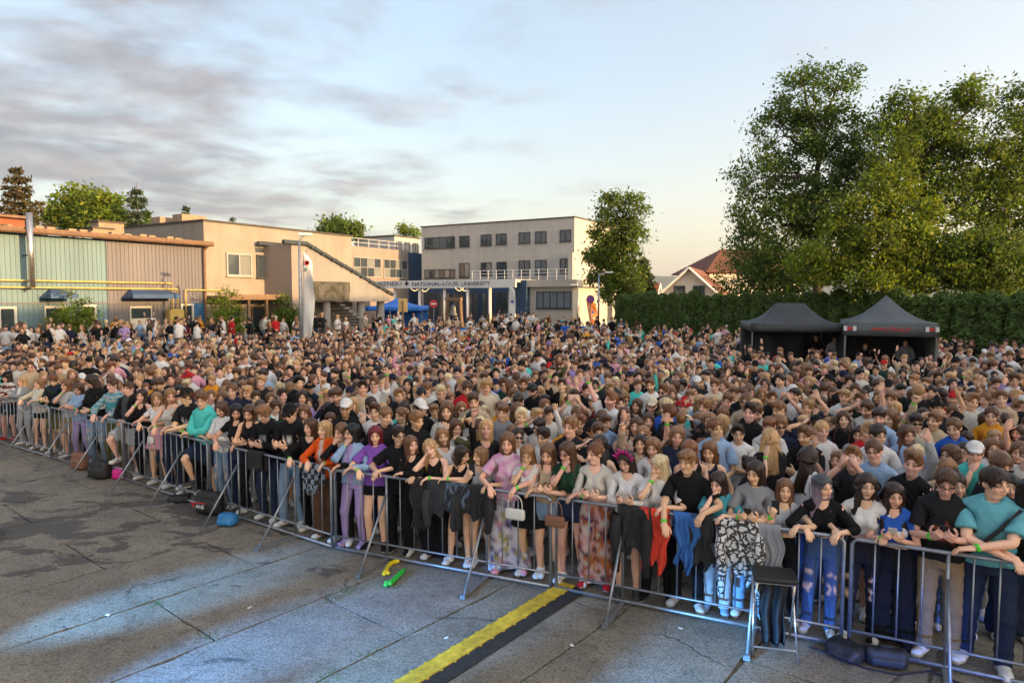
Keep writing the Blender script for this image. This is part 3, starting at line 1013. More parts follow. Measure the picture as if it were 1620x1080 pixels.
# ground floor annex with roof terrace
AO = 8.0
ax0, ax1 = mw(906, 470, AO)[0], mw(838, 470, AO)[0]
bx1 = mw(813, 470, AO)[0]
az1 = mw(870, 443, AO)[1]
anx = MB().box(((ax0 + ax1) / 2, AO / 2, az1 / 2 - .3), (ax1 - ax0, AO - .02, az1 - .6)).build('annex_wall', [MAT['main_side']], mn)
MB().box(((ax0 + ax1) / 2 - .2, AO / 2 + .15, az1 - .30), (ax1 - ax0 + .8, AO + .5, .62)).build('annex_parapet', [MAT['main_side']], mn)
MB().box(((bx1 + ax1) / 2 + .02, AO / 2 + .3, az1 / 2), (bx1 - ax1 - .04, AO + .6, az1 + .02)).build('navy_bay', [MAT['navy_wall']], mn)
z1, z0 = mw(876, 461, AO)[1], mw(876, 488, AO)[1]
a, b = mw(904, 475, AO)[0], mw(849, 475, AO)[0]
window(mn, a, b, z0, z1, AO + .01, 5, 1, 'frame', 'blind', .10, .09, sgn=1)
for k in range(13):
    xx = ax0 - .3 + (mw(745, 440, AO)[0] - ax0) * k / 12
    MB().tube([(xx, AO + .2, az1 + .02), (xx, AO + .2, az1 + .98)], .035, 6).build('railing_post', [MAT['white_paint']], mn)
for z_ in (.35, .66, .98):
    MB().tube([(ax0 - .3, AO + .2, az1 + z_), (mw(745, 440, AO)[0], AO + .2, az1 + z_)], .022, 6).build('railing_bar', [MAT['white_paint']], mn)
MB().box((.02, .45, MZ / 2 - 1.8), (.5, .9, MZ - 3.6)).build('corner_pillar', [MAT['main_side']], mn)
# side wing to the right
MB().box((-1.6, -6.2, az1 / 2 + .2), (3.0, 7.0, az1 + .4)).build('side_bay', [MAT['main_side']], mn)
for k in range(3):
    w = MB().box((-3.13, -4.0 - k * 2.0, 2.6), (.06, 1.4, 1.5)).build('window', [MAT['frame']], mn)
    MB().box((-3.17, -4.0 - k * 2.0, 2.6), (.03, 1.2, 1.3)).build('pane', [MAT['glass']], w)
# dark entrance front behind the canopy
MB().box((mw(745, 470, .6)[0], .30, 2.2), (mw(660, 470, .6)[0] - mw(815, 470, .6)[0], .58, 4.4)).build('entrance_front', [MAT['navy_wall']], mn)
for px0, px1 in ((672, 690), (693, 712), (716, 735), (739, 757), (762, 781), (785, 806)):
    b, a = mw(px0, 475, .6)[0], mw(px1, 475, .6)[0]
    window(mn, a, b, 1.0, 3.9, .60, 2, 1, 'frame', 'glass', .08, .08, sgn=1, sill=False, name='glass_door')

cn = empty('entrance_canopy', MO, M_ANG, 'white entrance canopy lettered with the university name on thin columns', 'canopy')
CO = 9.6
c1_, c0_ = mw(588, 450, CO)[0], mw(815, 450, CO)[0]
cz1, cz0 = mw(700, 443, CO)[1], mw(700, 455.5, CO)[1]
MB().box(((c0_ + c1_) / 2, CO - 2.2, cz1 - .15), (c1_ - c0_, 4.2, .28)).build('roof', [MAT['main_wall']], cn)
MB().box(((c0_ + c1_) / 2, CO, (cz0 + cz1) / 2), (c1_ - c0_ + .2, .18, cz1 - cz0)).build('fascia', [MAT['white_paint']], cn)
for px in (625, 664, 703.5, 740, 775):
    x_ = mw(px, 470, CO - .3)[0]
    MB().tube([(x_, CO - .3, 0), (x_, CO - .3, cz0)], .16, 12).build('column', [MAT['white_paint']], cn, smooth_=True)


def text_mesh(body, size, mat, name='lettering', depth=0.02, width=None):
    cu = bpy.data.curves.new(name, 'FONT')
    cu.body = body
    cu.size = size
    cu.extrude = depth / 2
    cu.resolution_u = 2
    cu.align_x = 'CENTER'
    cu.align_y = 'CENTER'
    o = bpy.data.objects.new(name, cu)
    col.objects.link(o)
    dg = bpy.context.evaluated_depsgraph_get()
    me = bpy.data.meshes.new_from_object(o.evaluated_get(dg))
    bpy.data.objects.remove(o)
    me.materials.clear()
    me.materials.append(mat)
    if width and len(me.vertices):
        xs = [v.co.x for v in me.vertices]
        k = width / (max(xs) - min(xs))
        for v in me.vertices:
            v.co.x *= k
    return me


def facade_text(body, px0, px1, py, h, parent, off):
    b, _ = mw(px0, py, off)
    a, z = mw(px1, py, off)
    me = text_mesh(body, h * 1.38, MAT['print_navy'], width=b - a)
    return obj('lettering', me, parent, ((a + b) / 2, off + .11, z), (math.pi / 2, 0, math.pi))


LH = (cz1 - cz0) * .52
facade_text('BIZNESU', 600, 636, 448.8, LH, cn, CO)
facade_text('NATIONAL-LOUIS', 653, 726, 448.8, LH, cn, CO)
facade_text('UNIVERSITY', 731, 776, 448.8, LH, cn, CO)
x_, z_ = mw(644.5, 448.8, CO)
em = MB()
for dx, dz in ((0, .16), (-.13, .0), (.13, .0), (0, .02)):
    em.tube([(x_ + dx, CO + .10, z_ + dz), (x_ + dx, CO + .12, z_ + dz)], .12, 10)
em.box((x_, CO + .11, z_ - .17), (.07, .025, .2))
em.build('leaf_emblem', [MAT['print_navy']], cn)
for px, py in ((656, 456), (672, 457), (727, 456), (735, 456)):
    for k in range(7):
        t = k / 6
        x_, z_ = mw(px - 6 + 12 * t, py + 4 * math.sin(math.pi * t), CO - .5)
        MB().lathe([(.0, -.03), (.028, -.012), (.028, .012), (.0, .03)], 6, c=(x_, CO - .5, z_)).build('light_bulb', [MAT['bulb']], cn)

# bell monument under the canopy edge
bx_, _ = mw(718, 480, CO + 1.5)
bell_ = bell = empty('bell_monument', MO + MA * bx_ + MN * (CO + 1.5) + Vector((0, 0, .5)), M_ANG, 'bronze bell hanging in a timber frame before the entrance', 'bell')
bell.scale = (.68, .68, .68)
MB().box((0, 0, 4.0), (2.6, .5, .45)).build('beam', [MAT['timber']], bell)
for s_ in (-1, 1):
    MB().tube([(s_ * 1.1, 0, 3.8), (s_ * 1.2, 0, 2), (s_ * 1.45, 0, -.5)], .22, 8).build('post', [MAT['timber']], bell)
MB().lathe([(.75, 0), (.68, .15), (.52, .55), (.46, 1.1), (.40, 1.35), (.15, 1.5), (.1, 1.8)], 20, c=(0, 0, 1.75)).build('bell', [MAT['bronze']], bell, smooth_=True)

# ------------------------------------------------------------------ vegetation
LEAF_GREEN = mat_leaf('broad_leaf', (0.120, 0.185, 0.036), 0.50)
LEAF_WARM = mat_leaf('lime_leaf', (0.175, 0.240, 0.032), 0.50)
LEAF_DARK = mat_leaf('dark_leaf', (0.090, 0.155, 0.042), 0.48)
NEEDLE = mat_leaf('needle', (0.055, 0.082, 0.040), 0.18, 0.6)
PINE = mat_leaf('pine_needle', (0.075, 0.068, 0.030), 0.2, 0.6)
THUJA = mat_leaf('thuja_spray', (0.115, 0.190, 0.045), 0.32, 0.6)
npr = np.random.default_rng(7)


def leaf_quads(C, size, up=0.35, aspect=0.5, nrm=None, jitter=0.5):
    """rhombic folded leaves at centres C"""
    n = len(C)
    d = npr.normal(size=(n, 3))
    if nrm is not None:
        d = d * .8 + nrm
    d[:, 2] += up
    d /= np.linalg.norm(d, axis=1)[:, None]
    t = npr.normal(size=(n, 3))
    t -= d * (t * d).sum(1)[:, None]
    t /= np.linalg.norm(t, axis=1)[:, None] + 1e-9
    b = np.cross(d, t)
    s = size * npr.uniform(1 - jitter, 1 + jitter, size=(n, 1))
    V = np.stack([C - t * s * .5, C + b * s * aspect * .5 - d * s * .08, C + t * s * .5, C - b * s * aspect * .5 - d * s * .08], 1).reshape(-1, 3)
    F = np.arange(n * 4).reshape(n, 4)
    return V, F


def leaf_cols(n, clump=None, lo=.6, hi=1.45):
    k = npr.uniform(lo, hi, size=(n, 1))
    c = np.ones((n, 3)) * k
    y = npr.uniform(-.18, .25, size=(n, 1))
    c[:, :1] *= 1 + y
    if clump is not None:
        c *= clump[:, None]
    return np.repeat(c, 4, 0)


def branches(mb, p0, p1, r0, r1, rr, wob=.06, n=6, sides=7):
    p0, p1 = Vector(p0), Vector(p1)
    L = (p1 - p0).length
    pts, rs = [], []
    for i in range(n + 1):
        t = i / n
        p = p0.lerp(p1, t)
        if 0 < i < n:
            p += Vector((rr.uniform(-1, 1), rr.uniform(-1, 1), rr.uniform(-.4, .8))) * wob * L
        pts.append(p)
        rs.append(r0 + (r1 - r0) * t)
    mb.tube(pts, rs, sides)
    return pts


def broadleaf(name, label, base, blobs, n_clump, per, leaf, mat, seed, trunk_r=.25, trunk_top=None, clump_r=.45, group=None, bias=.55):
    """blobs: crown lobes (dx, dy, z, rx, ry, rz) relative to the trunk foot"""
    rr = random.Random(seed)
    e = empty(name, base, 0, label, 'tree', group)
    mb = MB()
    top = trunk_top or max(b[2] for b in blobs) * .85
    tp = branches(mb, (0, 0, -.1), (rr.uniform(-.3, .3), rr.uniform(-.3, .3), top), trunk_r, trunk_r * .25, rr, .02, 9, 9)
    vol = np.array([b[3] * b[4] * b[5] for b in blobs]) ** .8
    cl, ck = [], []
    cnt = np.maximum(1, (n_clump * vol / vol.sum()).astype(int))
    for b, m in zip(blobs, cnt):
        c = Vector(b[:3])
        i = min(len(tp) - 2, max(2, int(len(tp) * min(.85, (c.z - b[5] * .7) / top))))
        lp = branches(mb, tp[i], c, trunk_r * .45, trunk_r * .12, rr, .07)
        for q in range(int(m)):
            d = Vector((rr.gauss(0, 1), rr.gauss(0, 1), rr.gauss(0, 1))).normalized()
            rad = rr.random() ** (1 / 3 * bias)
            p = c + Vector((d.x * b[3], d.y * b[4], d.z * b[5])) * rad * rr.uniform(.85, 1.08)
            cl.append(tuple(p))
            ck.append(rr.uniform(.62, 1.35))
            if q % 4 == 0:
                branches(mb, lp[rr.randrange(2, len(lp))], p, trunk_r * .09, .012, rr, .06, 4, 5)
    mb.build('trunk', [MAT['bark']], e, smooth_=True)
    cl = np.array(cl)
    C = np.repeat(cl, per, 0) + npr.normal(size=(len(cl) * per, 3)) * clump_r * np.array([1, 1, .7]) * npr.uniform(.5, 1.1, size=(len(cl) * per, 1))
    ctr = cl.mean(0)
    od = (cl - ctr) / (np.linalg.norm(cl - ctr, axis=1)[:, None] + .3)
    V, F = leaf_quads(C, leaf, up=.2, nrm=np.repeat(od * 1.1 + npr.normal(size=(len(cl), 3)) * .45, per, 0))
    me = mesh_np('crown', V, F, [mat], None, leaf_cols(len(C), np.repeat(np.array(ck), per)), None, False)
    tag(obj('crown', me, e), kind='stuff')
    return e


def conifer(name, label, base, H, R, mat, seed, n=2600, group=None, droop=.35, z0=.12, leaf=.5):
    rr = random.Random(seed)
    e = empty(name, base, 0, label, 'tree', group)
    mb = MB()
    mb.tube([(0, 0, -.1), (0.05, 0, H * .5), (0, 0, H * .98)], [.02 * H, .012 * H, .01], 8)
    C, Nn = [], []
    z = H * z0
    while z < H * .97:
        t = z / H
        r = R * (1 - t) ** .85 * rr.uniform(.75, 1.12) + .1
        nb = rr.randint(5, 8)
        a0 = rr.random() * 6.28
        for k in range(nb):
            a = a0 + k * 6.28 / nb + rr.uniform(-.25, .25)
            L = r * rr.uniform(.7, 1.15)
            tip = Vector((math.cos(a) * L, math.sin(a) * L, z - droop * L * rr.uniform(.4, 1.1)))
            mb.tube([(0, 0, z), tip], [.02 * (1 - t) * 2 + .012, .008], 4)
            m = max(4, int(n * L / (R * 75)))
            for q in range(m):
                s = rr.random() ** .7
                p = Vector((0, 0, z)).lerp(tip, s) + Vector((rr.gauss(0, .10), rr.gauss(0, .10), rr.gauss(-.04, .10))) * (1 + L * .25)
                C.append(tuple(p))
        z += H * rr.uniform(.035, .055)
    mb.build('trunk', [MAT['bark']], e, smooth_=True)
    C = np.array(C)
    V, F = leaf_quads(C, leaf, up=.1, aspect=.35)
    me = mesh_np('crown', V, F, [mat], None, leaf_cols(len(C), None, .55, 1.4), None, False)
    tag(obj('crown', me, e), kind='stuff')
    return e


def blobs_at(base, lst):
    """lobes given in pixels (x, y, rx, ry) at the tree's own distance -> metres relative to the foot"""
    out = []
    k = base.y / FPX
    for (x, y, rx, ry) in lst:
        p = at(x, y, base.y)
        out.append((p.x - base.x, rnd.uniform(-.25, .25) * rx * k, p.z - base.z, rx * k, max(rx, ry) * k * .85, ry * k))
    return out


def foot(px, d, z=0.0):
    p = at(px, 470, d)
    return Vector((p.x, d, z))


# big ash on the right
b = foot(1298, 39)
broadleaf('ash_tree', 'tallest dark green tree with an open crown left of the sunlit shrub', b,
          blobs_at(b, [(1285, 155, 62, 45), (1240, 215, 52, 50), (1340, 210, 45, 55), (1205, 275, 48, 45), (1290, 270, 60, 60), (1350, 290, 40, 50), (1190, 335, 38, 30), (1250, 345, 55, 40), (1330, 125, 30, 22), (1270, 118, 22, 18), (1182, 395, 34, 40), (1235, 410, 40, 38), (1295, 340, 62, 46), (1318, 385, 60, 42)]),
          560, 60, .205, LEAF_DARK, 1, .34, 12.5, .40, 'trees behind the hedge')
b = foot(1452, 36.5)
broadleaf('walnut_tree', 'spreading green tree with bare limbs showing behind the sunlit shrub', b,
          blobs_at(b, [(1440, 190, 48, 42), (1400, 245, 40, 50), (1480, 225, 48, 55), (1510, 175, 36, 40), (1545, 150, 34, 28), (1450, 290, 50, 40), (1525, 260, 45, 55), (1490, 330, 50, 35), (1420, 165, 28, 22), (1560, 320, 45, 50)]),
          420, 58, .205, LEAF_GREEN, 2, .30, 11.5, .40, 'trees behind the hedge')
b = foot(1645, 36.5)
broadleaf('walnut_tree', 'large green tree cut off by the right edge of the picture', b,
          blobs_at(b, [(1600, 190, 45, 50), (1650, 170, 50, 50), (1590, 270, 45, 60), (1650, 290, 60, 60), (1600, 370, 45, 55), (1560, 410, 40, 45), (1680, 390, 60, 60), (1640, 430, 50, 40)]),
          410, 58, .205, LEAF_GREEN, 3, .30, 11, .40, 'trees behind the hedge')
b = foot(1405, 33.2)
broadleaf('lime_shrub', 'bushy sunlit yellow-green tree in front of the tall trees', b,
          blobs_at(b, [(1405, 300, 42, 40), (1360, 345, 48, 45), (1440, 350, 46, 40), (1400, 390, 60, 45), (1480, 395, 50, 36), (1330, 400, 48, 40), (1290, 420, 40, 34), (1520, 425, 46, 34), (1440, 430, 60, 32), (1370, 440, 60, 30)]),
          430, 62, .200, LEAF_WARM, 4, .2, 7.5, .36, 'trees behind the hedge')
b = foot(1545, 32.2)
broadleaf('elder_shrub', 'broad dark shrub behind the hedge at the right', b,
          blobs_at(b, [(1530, 395, 50, 36), (1580, 400, 46, 40), (1500, 430, 50, 28), (1560, 440, 56, 28), (1615, 430, 46, 34)]),
          240, 60, .19, LEAF_GREEN, 18, .14, 5.5, .36, 'trees behind the hedge')
b = foot(1205, 44)
broadleaf('hazel_shrub', 'lower leafy shrub between the tiled house and the ash tree', b,
          blobs_at(b, [(1195, 400, 40, 34), (1230, 425, 44, 34), (1170, 440, 38, 28), (1210, 455, 50, 26), (1265, 440, 40, 30)]),
          260, 42, .20, LEAF_DARK, 5, .16, 5, .42, 'trees behind the hedge')
# slender tree by the main building
b = foot(982, 52, .3)
broadleaf('ash_tree', 'slender leafy tree in front of the right end of the university building', b,
          blobs_at(b, [(965, 325, 18, 22), (998, 330, 20, 22), (960, 365, 24, 24), (1000, 372, 20, 26), (950, 400, 26, 20), (985, 405, 28, 26), (960, 435, 28, 22), (995, 445, 26, 22), (975, 465, 24, 18), (938, 408, 14, 10)]),
          330, 44, .26, LEAF_GREEN, 6, .17, 9.5, .42)
# trees beyond the roofs on the left
b = foot(110, 62)
broadleaf('maple_tree', 'round sunlit tree behind the hall roof beside the pine', b, blobs_at(b, [(120, 320, 28, 26), (100, 345, 26, 24), (135, 348, 28, 22)]), 130, 40, .38, LEAF_WARM, 7, .2, 12, .6, 'trees beyond the left roofs')
b = foot(172, 60)
broadleaf('maple_tree', 'round sunlit tree behind the hall roof beside the spruce', b, blobs_at(b, [(170, 330, 26, 22), (160, 350, 26, 18), (190, 352, 22, 18)]), 120, 40, .36, LEAF_WARM, 8, .2, 11, .6, 'trees beyond the left roofs')
b = foot(540, 92)
broadleaf('maple_tree', 'small round tree above the roof of the pale concrete block', b, blobs_at(b, [(532, 362, 26, 15), (555, 364, 20, 12)]), 90, 34, .5, LEAF_GREEN, 9, .2, 10, .7, 'trees beyond the left roofs')
b = foot(655, 96)
broadleaf('birch_tree', 'thin tree tops above the penthouse roof', b, blobs_at(b, [(638, 365, 8, 10), (655, 368, 9, 8)]), 26, 26, .4, LEAF_WARM, 10, .12, 11, .5, 'trees beyond the left roofs')
conifer('pine_tree', 'tall ragged brown-green pine at the far left behind the hall', foot(36, 58), 14.6, 5.0, PINE, 11, 19000, 'trees beyond the left roofs', -.25, .3, .42)
conifer('spruce_tree', 'dark spruce behind the hall roof right of the sunlit round trees', foot(222, 58), 13.3, 3.2, NEEDLE, 12, 11000, 'trees beyond the left roofs', .3, .15, .40)
conifer('spruce_tree', 'small green spruce top above the chimney on the concrete block', foot(298, 70), 13.4, 2.0, NEEDLE, 13, 4000, 'trees beyond the left roofs', .2)
conifer('spruce_tree', 'tiny spruce tip above the concrete block roofline', foot(370, 85), 13.5, 1.6, NEEDLE, 14, 3000, 'trees beyond the left roofs', .2)
conifer('spruce_tree', 'little spruce tip right of the round tree over the concrete block', foot(571, 95), 12.9, 1.5, NEEDLE, 15, 3000, 'trees beyond the left roofs', .2)
conifer('spruce_tree', 'drooping blue-green spruce between the slender tree and the hedge', foot(1018, 58), 7.0, 1.9, NEEDLE, 16, 5000, None, .45)
conifer('spruce_tree', 'broken green spruce foot in front of the pines over the hall', foot(238, 54), 10.3, 1.6, LEAF_DARK, 17, 5000, 'trees beyond the left roofs', .2)
# clipped round shrubs by the hall
for i, (px, off, zt, lab) in enumerate(((115, 2.0, 3.8, 'round yellow-green shrub before the teal hall wall'), (358, 2.4, 3.75, 'round yellow-green shrub before the concrete block porch'), (452, 2.2, 3.5, 'narrow green shrub left of the flag pole'))):
    x_, z_ = lw(px, 485, off)
    p = LO + BD * x_ + LN * off
    p.z = TZ
    h = zt - TZ
    w = .85 if i < 2 else .6
    broadleaf('garden_shrub', lab, p, [(0, 0, h * .60, w, w, h * .42), (.25, 0, h * .45, w * .8, w * .8, h * .35), (-.3, 0, h * .5, w * .7, w * .7, h * .3)], 70, 46, .13, LEAF_WARM if i < 2 else LEAF_GREEN, 20 + i, .06, h * .6, .20, 'shrubs along the hall')


# ---- thuja hedge: every shrub is a thing, three shared shapes
def thuja_mesh(seed, H=3.75, R=.60):
    rr = np.random.default_rng(seed)
    n = 3300
    t = rr.random(n) ** .9
    z = t * H
    a = rr.random(n) * 2 * math.pi
    lob = 1 + .10 * np.sin(a * 5 + seed) * np.sin(z * 3 + seed) + .07 * np.sin(z * 7 + a * 3)
    prof = R * np.clip(1 - np.clip((t - .80) / .20, 0, 1) ** 2.2, .0, 1) ** .5 * (.86 + .18 * np.sin(np.clip(t * 1.3, 0, 1) * math.pi))
    r = prof * lob * rr.uniform(.88, 1.06, n)
    C = np.stack([np.cos(a) * r, np.sin(a) * r, z], 1)
    nr = np.stack([np.cos(a), np.sin(a), .35 + 0 * a], 1)
    V, F = leaf_quads(C, .21, up=.6, aspect=.5, nrm=nr)
    clump = .78 + .35 * (np.sin(a * 6 + z * 5) * np.sin(z * 9 + seed) * .5 + .5)
    me = mesh_np('foliage', V, F, [THUJA], None, leaf_cols(n, clump, .6, 1.35), None, False)
    mb = MB()
    mb.lathe([(R * .75, 0), (R * .84, .8), (R * .86, 1.8), (R * .82, H * .75), (R * .6, H * .88), (R * .2, H * .95)], 12)
    core = mb.mesh('core', [THUJA], True)
    ca = core.attributes.new('Col', 'FLOAT_COLOR', 'POINT')
    ca.data.foreach_set('color', np.tile([.5, .5, .5, 1], len(core.vertices)).astype(np.float32))
    return me, core


TH = [thuja_mesh(k) for k in range(4)]
H0, H1 = Vector((8.0, 49.0, 0)), Vector((20.6, 27.0, 0))
hdir = (H1 - H0).normalized()
hl = (H1 - H0).length
hk = random.Random(9)
nhed = int(hl / 1.0) + 14
for k in range(nhed):
    s = k * 1.0 + hk.uniform(-.08, .08)
    p = H0 + hdir * s
    p.z = ground_z(p.x, p.y) - .05
    px = 810 + p.x / p.y * FPX
    if px > 1760:
        break
    lab = 'clipped green thuja column in the hedge, %s from its far left end' % (['first', 'second', 'third', 'fourth', 'fifth', 'sixth', 'seventh', 'eighth', 'ninth', 'tenth', 'eleventh', 'twelfth', 'thirteenth', 'fourteenth', 'fifteenth', 'sixteenth',
           'seventeenth', 'eighteenth', 'nineteenth', 'twentieth', 'twenty-first', 'twenty-second', 'twenty-third', 'twenty-fourth', 'twenty-fifth', 'twenty-sixth', 'twenty-seventh', 'twenty-eighth', 'twenty-ninth', 'thirtieth',
           'thirty-first', 'thirty-second', 'thirty-third', 'thirty-fourth', 'thirty-fifth', 'thirty-sixth', 'thirty-seventh', 'thirty-eighth', 'thirty-ninth', 'fortieth', 'forty-first', 'forty-second', 'forty-third', 'forty-fourth'][k])
    e = empty('thuja_shrub', p, hk.uniform(0, 6.28), lab, 'hedge shrub', 'thuja hedge')
    e.scale = (hk.uniform(.92, 1.10), hk.uniform(.92, 1.10), hk.uniform(.95, 1.04) * (.96 if px < 1215 else 1.0))
    m_, c_ = TH[hk.randrange(4)]
    tag(obj('foliage', m_, e), kind='stuff')
    obj('core', c_, e)

# ------------------------------------------------------------------ neighbours beyond the hedge
def house(name, label, base, rz, w, d, hw, hr, over=.5, wall='cream_paint', winrow=True):
    """gable towards local -y"""
    e = empty(name, base, rz, label, 'house')
    m = MB()
    m.add([(-w / 2, 0, 0), (w / 2, 0, 0), (w / 2, 0, hw), (0, 0, hw + hr), (-w / 2, 0, hw), (-w / 2, d, 0), (w / 2, d, 0), (w / 2, d, hw), (0, d, hw + hr), (-w / 2, d, hw)],
          [(0, 1, 2, 3, 4), (9, 8, 7, 6, 5), (1, 6, 7, 2), (5, 0, 4, 9), (0, 5, 6, 1)])
    m.build('wall', [MAT[wall]], e)
    L = math.hypot(w / 2, hr)
    ext = (w / 2 + over) / (w / 2)
    for s in (-1, 1):
        top, eav = Vector((0, 0, hw + hr + .18)), Vector((s * (w / 2 + over), 0, hw + hr - hr * ext + .18))
        sl = obj('roof', MB().add([(top.x, -over, top.z), (top.x, d + over, top.z), (eav.x, d + over, eav.z), (eav.x, -over, eav.z), (top.x, -over, top.z - .16), (top.x, d + over, top.z - .16), (eav.x, d + over, eav.z - .16), (eav.x, -over, eav.z - .16)],
                                  [(0, 1, 2, 3), (7, 6, 5, 4), (0, 3, 7, 4), (2, 1, 5, 6), (3, 2, 6, 7), (1, 0, 4, 5)]).mesh('roof', [MAT['tile']]), e)
        n = int(L / .34)
        for k in range(n):
            t0, t1 = k / n, (k + 1) / n
            a, b_ = top.lerp(eav, t0), top.lerp(eav, t1)
            nx, nz = s * hr / L, (w / 2) / L
            m2 = MB().add([(a.x + nx * .01, -over, a.z + nz * .01), (a.x + nx * .01, d + over, a.z + nz * .01), (b_.x + nx * .06, d + over, b_.z + nz * .06), (b_.x + nx * .06, -over, b_.z + nz * .06), (b_.x, d + over, b_.z), (b_.x, -over, b_.z)], [(0, 1, 2, 3), (3, 2, 4, 5)])
            m2.build('tile_course', [MAT['tile']], sl)
        m3 = MB()
        m3.tube([(top.x, -over - .03, top.z - .12), (eav.x, -over - .03, eav.z - .12)], .13, 4)
        m3.build('bargeboard', [MAT['white_paint']], sl)
    return e


hs = house('tiled_house', 'cream gabled house with a red tile roof behind the hedge', foot(1090, 72, .5), math.radians(-22), 7.2, 13, 2.6, 3.3, .6)
for x_ in (-1.0, 1.0):
    window(hs, x_ - .6, x_ + .6, 2.4, 4.1, -.02, 2, 1, 'frame', 'glass', .08, .08)
hs2 = empty('tiled_house', foot(1195, 84, .5), math.radians(8), 'larger red hip-roofed house half hidden by the ash tree', 'house')
MB().box((0, 5, 2.9), (12, 10, 5.8)).build('wall', [MAT['cream_paint']], hs2)
HP = [Vector((-6.7, -.7, 5.9)), Vector((6.7, -.7, 5.9)), Vector((6.7, 10.7, 5.9)), Vector((-6.7, 10.7, 5.9)), Vector((-2.2, 5, 9.0)), Vector((2.2, 5, 9.0))]
for (a, b_, c_, d_) in ((0, 1, 5, 4), (1, 2, 5, 5), (2, 3, 4, 5), (3, 0, 4, 4)):
    A, B_, C_, D_ = HP[a], HP[b_], HP[c_], HP[d_]
    sl = MB().add([tuple(q) for q in ((A, B_, C_, D_) if C_ != D_ else (A, B_, C_))], [(0, 1, 2, 3) if C_ != D_ else (0, 1, 2)]).build('roof', [MAT['tile']], hs2, solid=.1)
    for k in range(12):
        t0, t1 = k / 12, (k + 1) / 12
        q = [A.lerp(D_, t0), B_.lerp(C_, t0), B_.lerp(C_, t1), A.lerp(D_, t1)]
        u_ = Vector((0, 0, .10))
        MB().add([tuple(q[0] + u_ * 1.4), tuple(q[1] + u_ * 1.4), tuple(q[2] + u_ * .6), tuple(q[3] + u_ * .6)], [(0, 1, 2, 3)]).build('tile_course', [MAT['tile']], sl)
hs3 = house('orange_roof_house', 'low bright orange roof glimpsed behind the spruce', foot(1040, 110, .5), math.radians(70), 7, 9, 2.6, 2.4, .4)
for ch in hs3.children:
    if ch.name.startswith('roof'):
        ch.data.materials[0] = MAT['orange_roof']
        for c2 in ch.children:
            if c2.name.startswith('tile'):
                c2.data.materials[0] = MAT['orange_roof']
MB().box((1.5, 4, 5.6), (.8, .8, 1.6)).build('chimney', [MAT['brick']], hs3)
# added out of view to shade the crowd: a grey block and trees
wh = empty('warehouse', (40, -4, 0), math.radians(-31), 'plain grey warehouse outside the picture on the right', 'warehouse')
MB().box((0, 0, 6.2), (9, 36, 12.4)).build('wall', [MAT['grey_wall']], wh)
MB().box((0, 0, 12.55), (9.6, 36.6, .3)).build('roof', [MAT['roof_felt']], wh)
for i, (x, y, h) in enumerate(((43, 13, 8.5), (36, 9, 7.0), (60, 30, 8.0))):  # unseen trees, put in to help shade the crowd
    broadleaf('shade_tree', ['broad tree outside the picture next to the warehouse', 'smaller tree outside the picture beyond the hedge', 'far broad tree outside the picture on the right'][i], (x, y, 0),
              [(0, 0, h * .62, 3.2, 3.2, h * .36), (1.5, -2, h * .5, 2.6, 2.6, h * .3), (-1, 2.2, h * .55, 2.4, 2.4, h * .3)], 90, 40, .6, LEAF_DARK, 40 + i, .3, h * .7, .75)

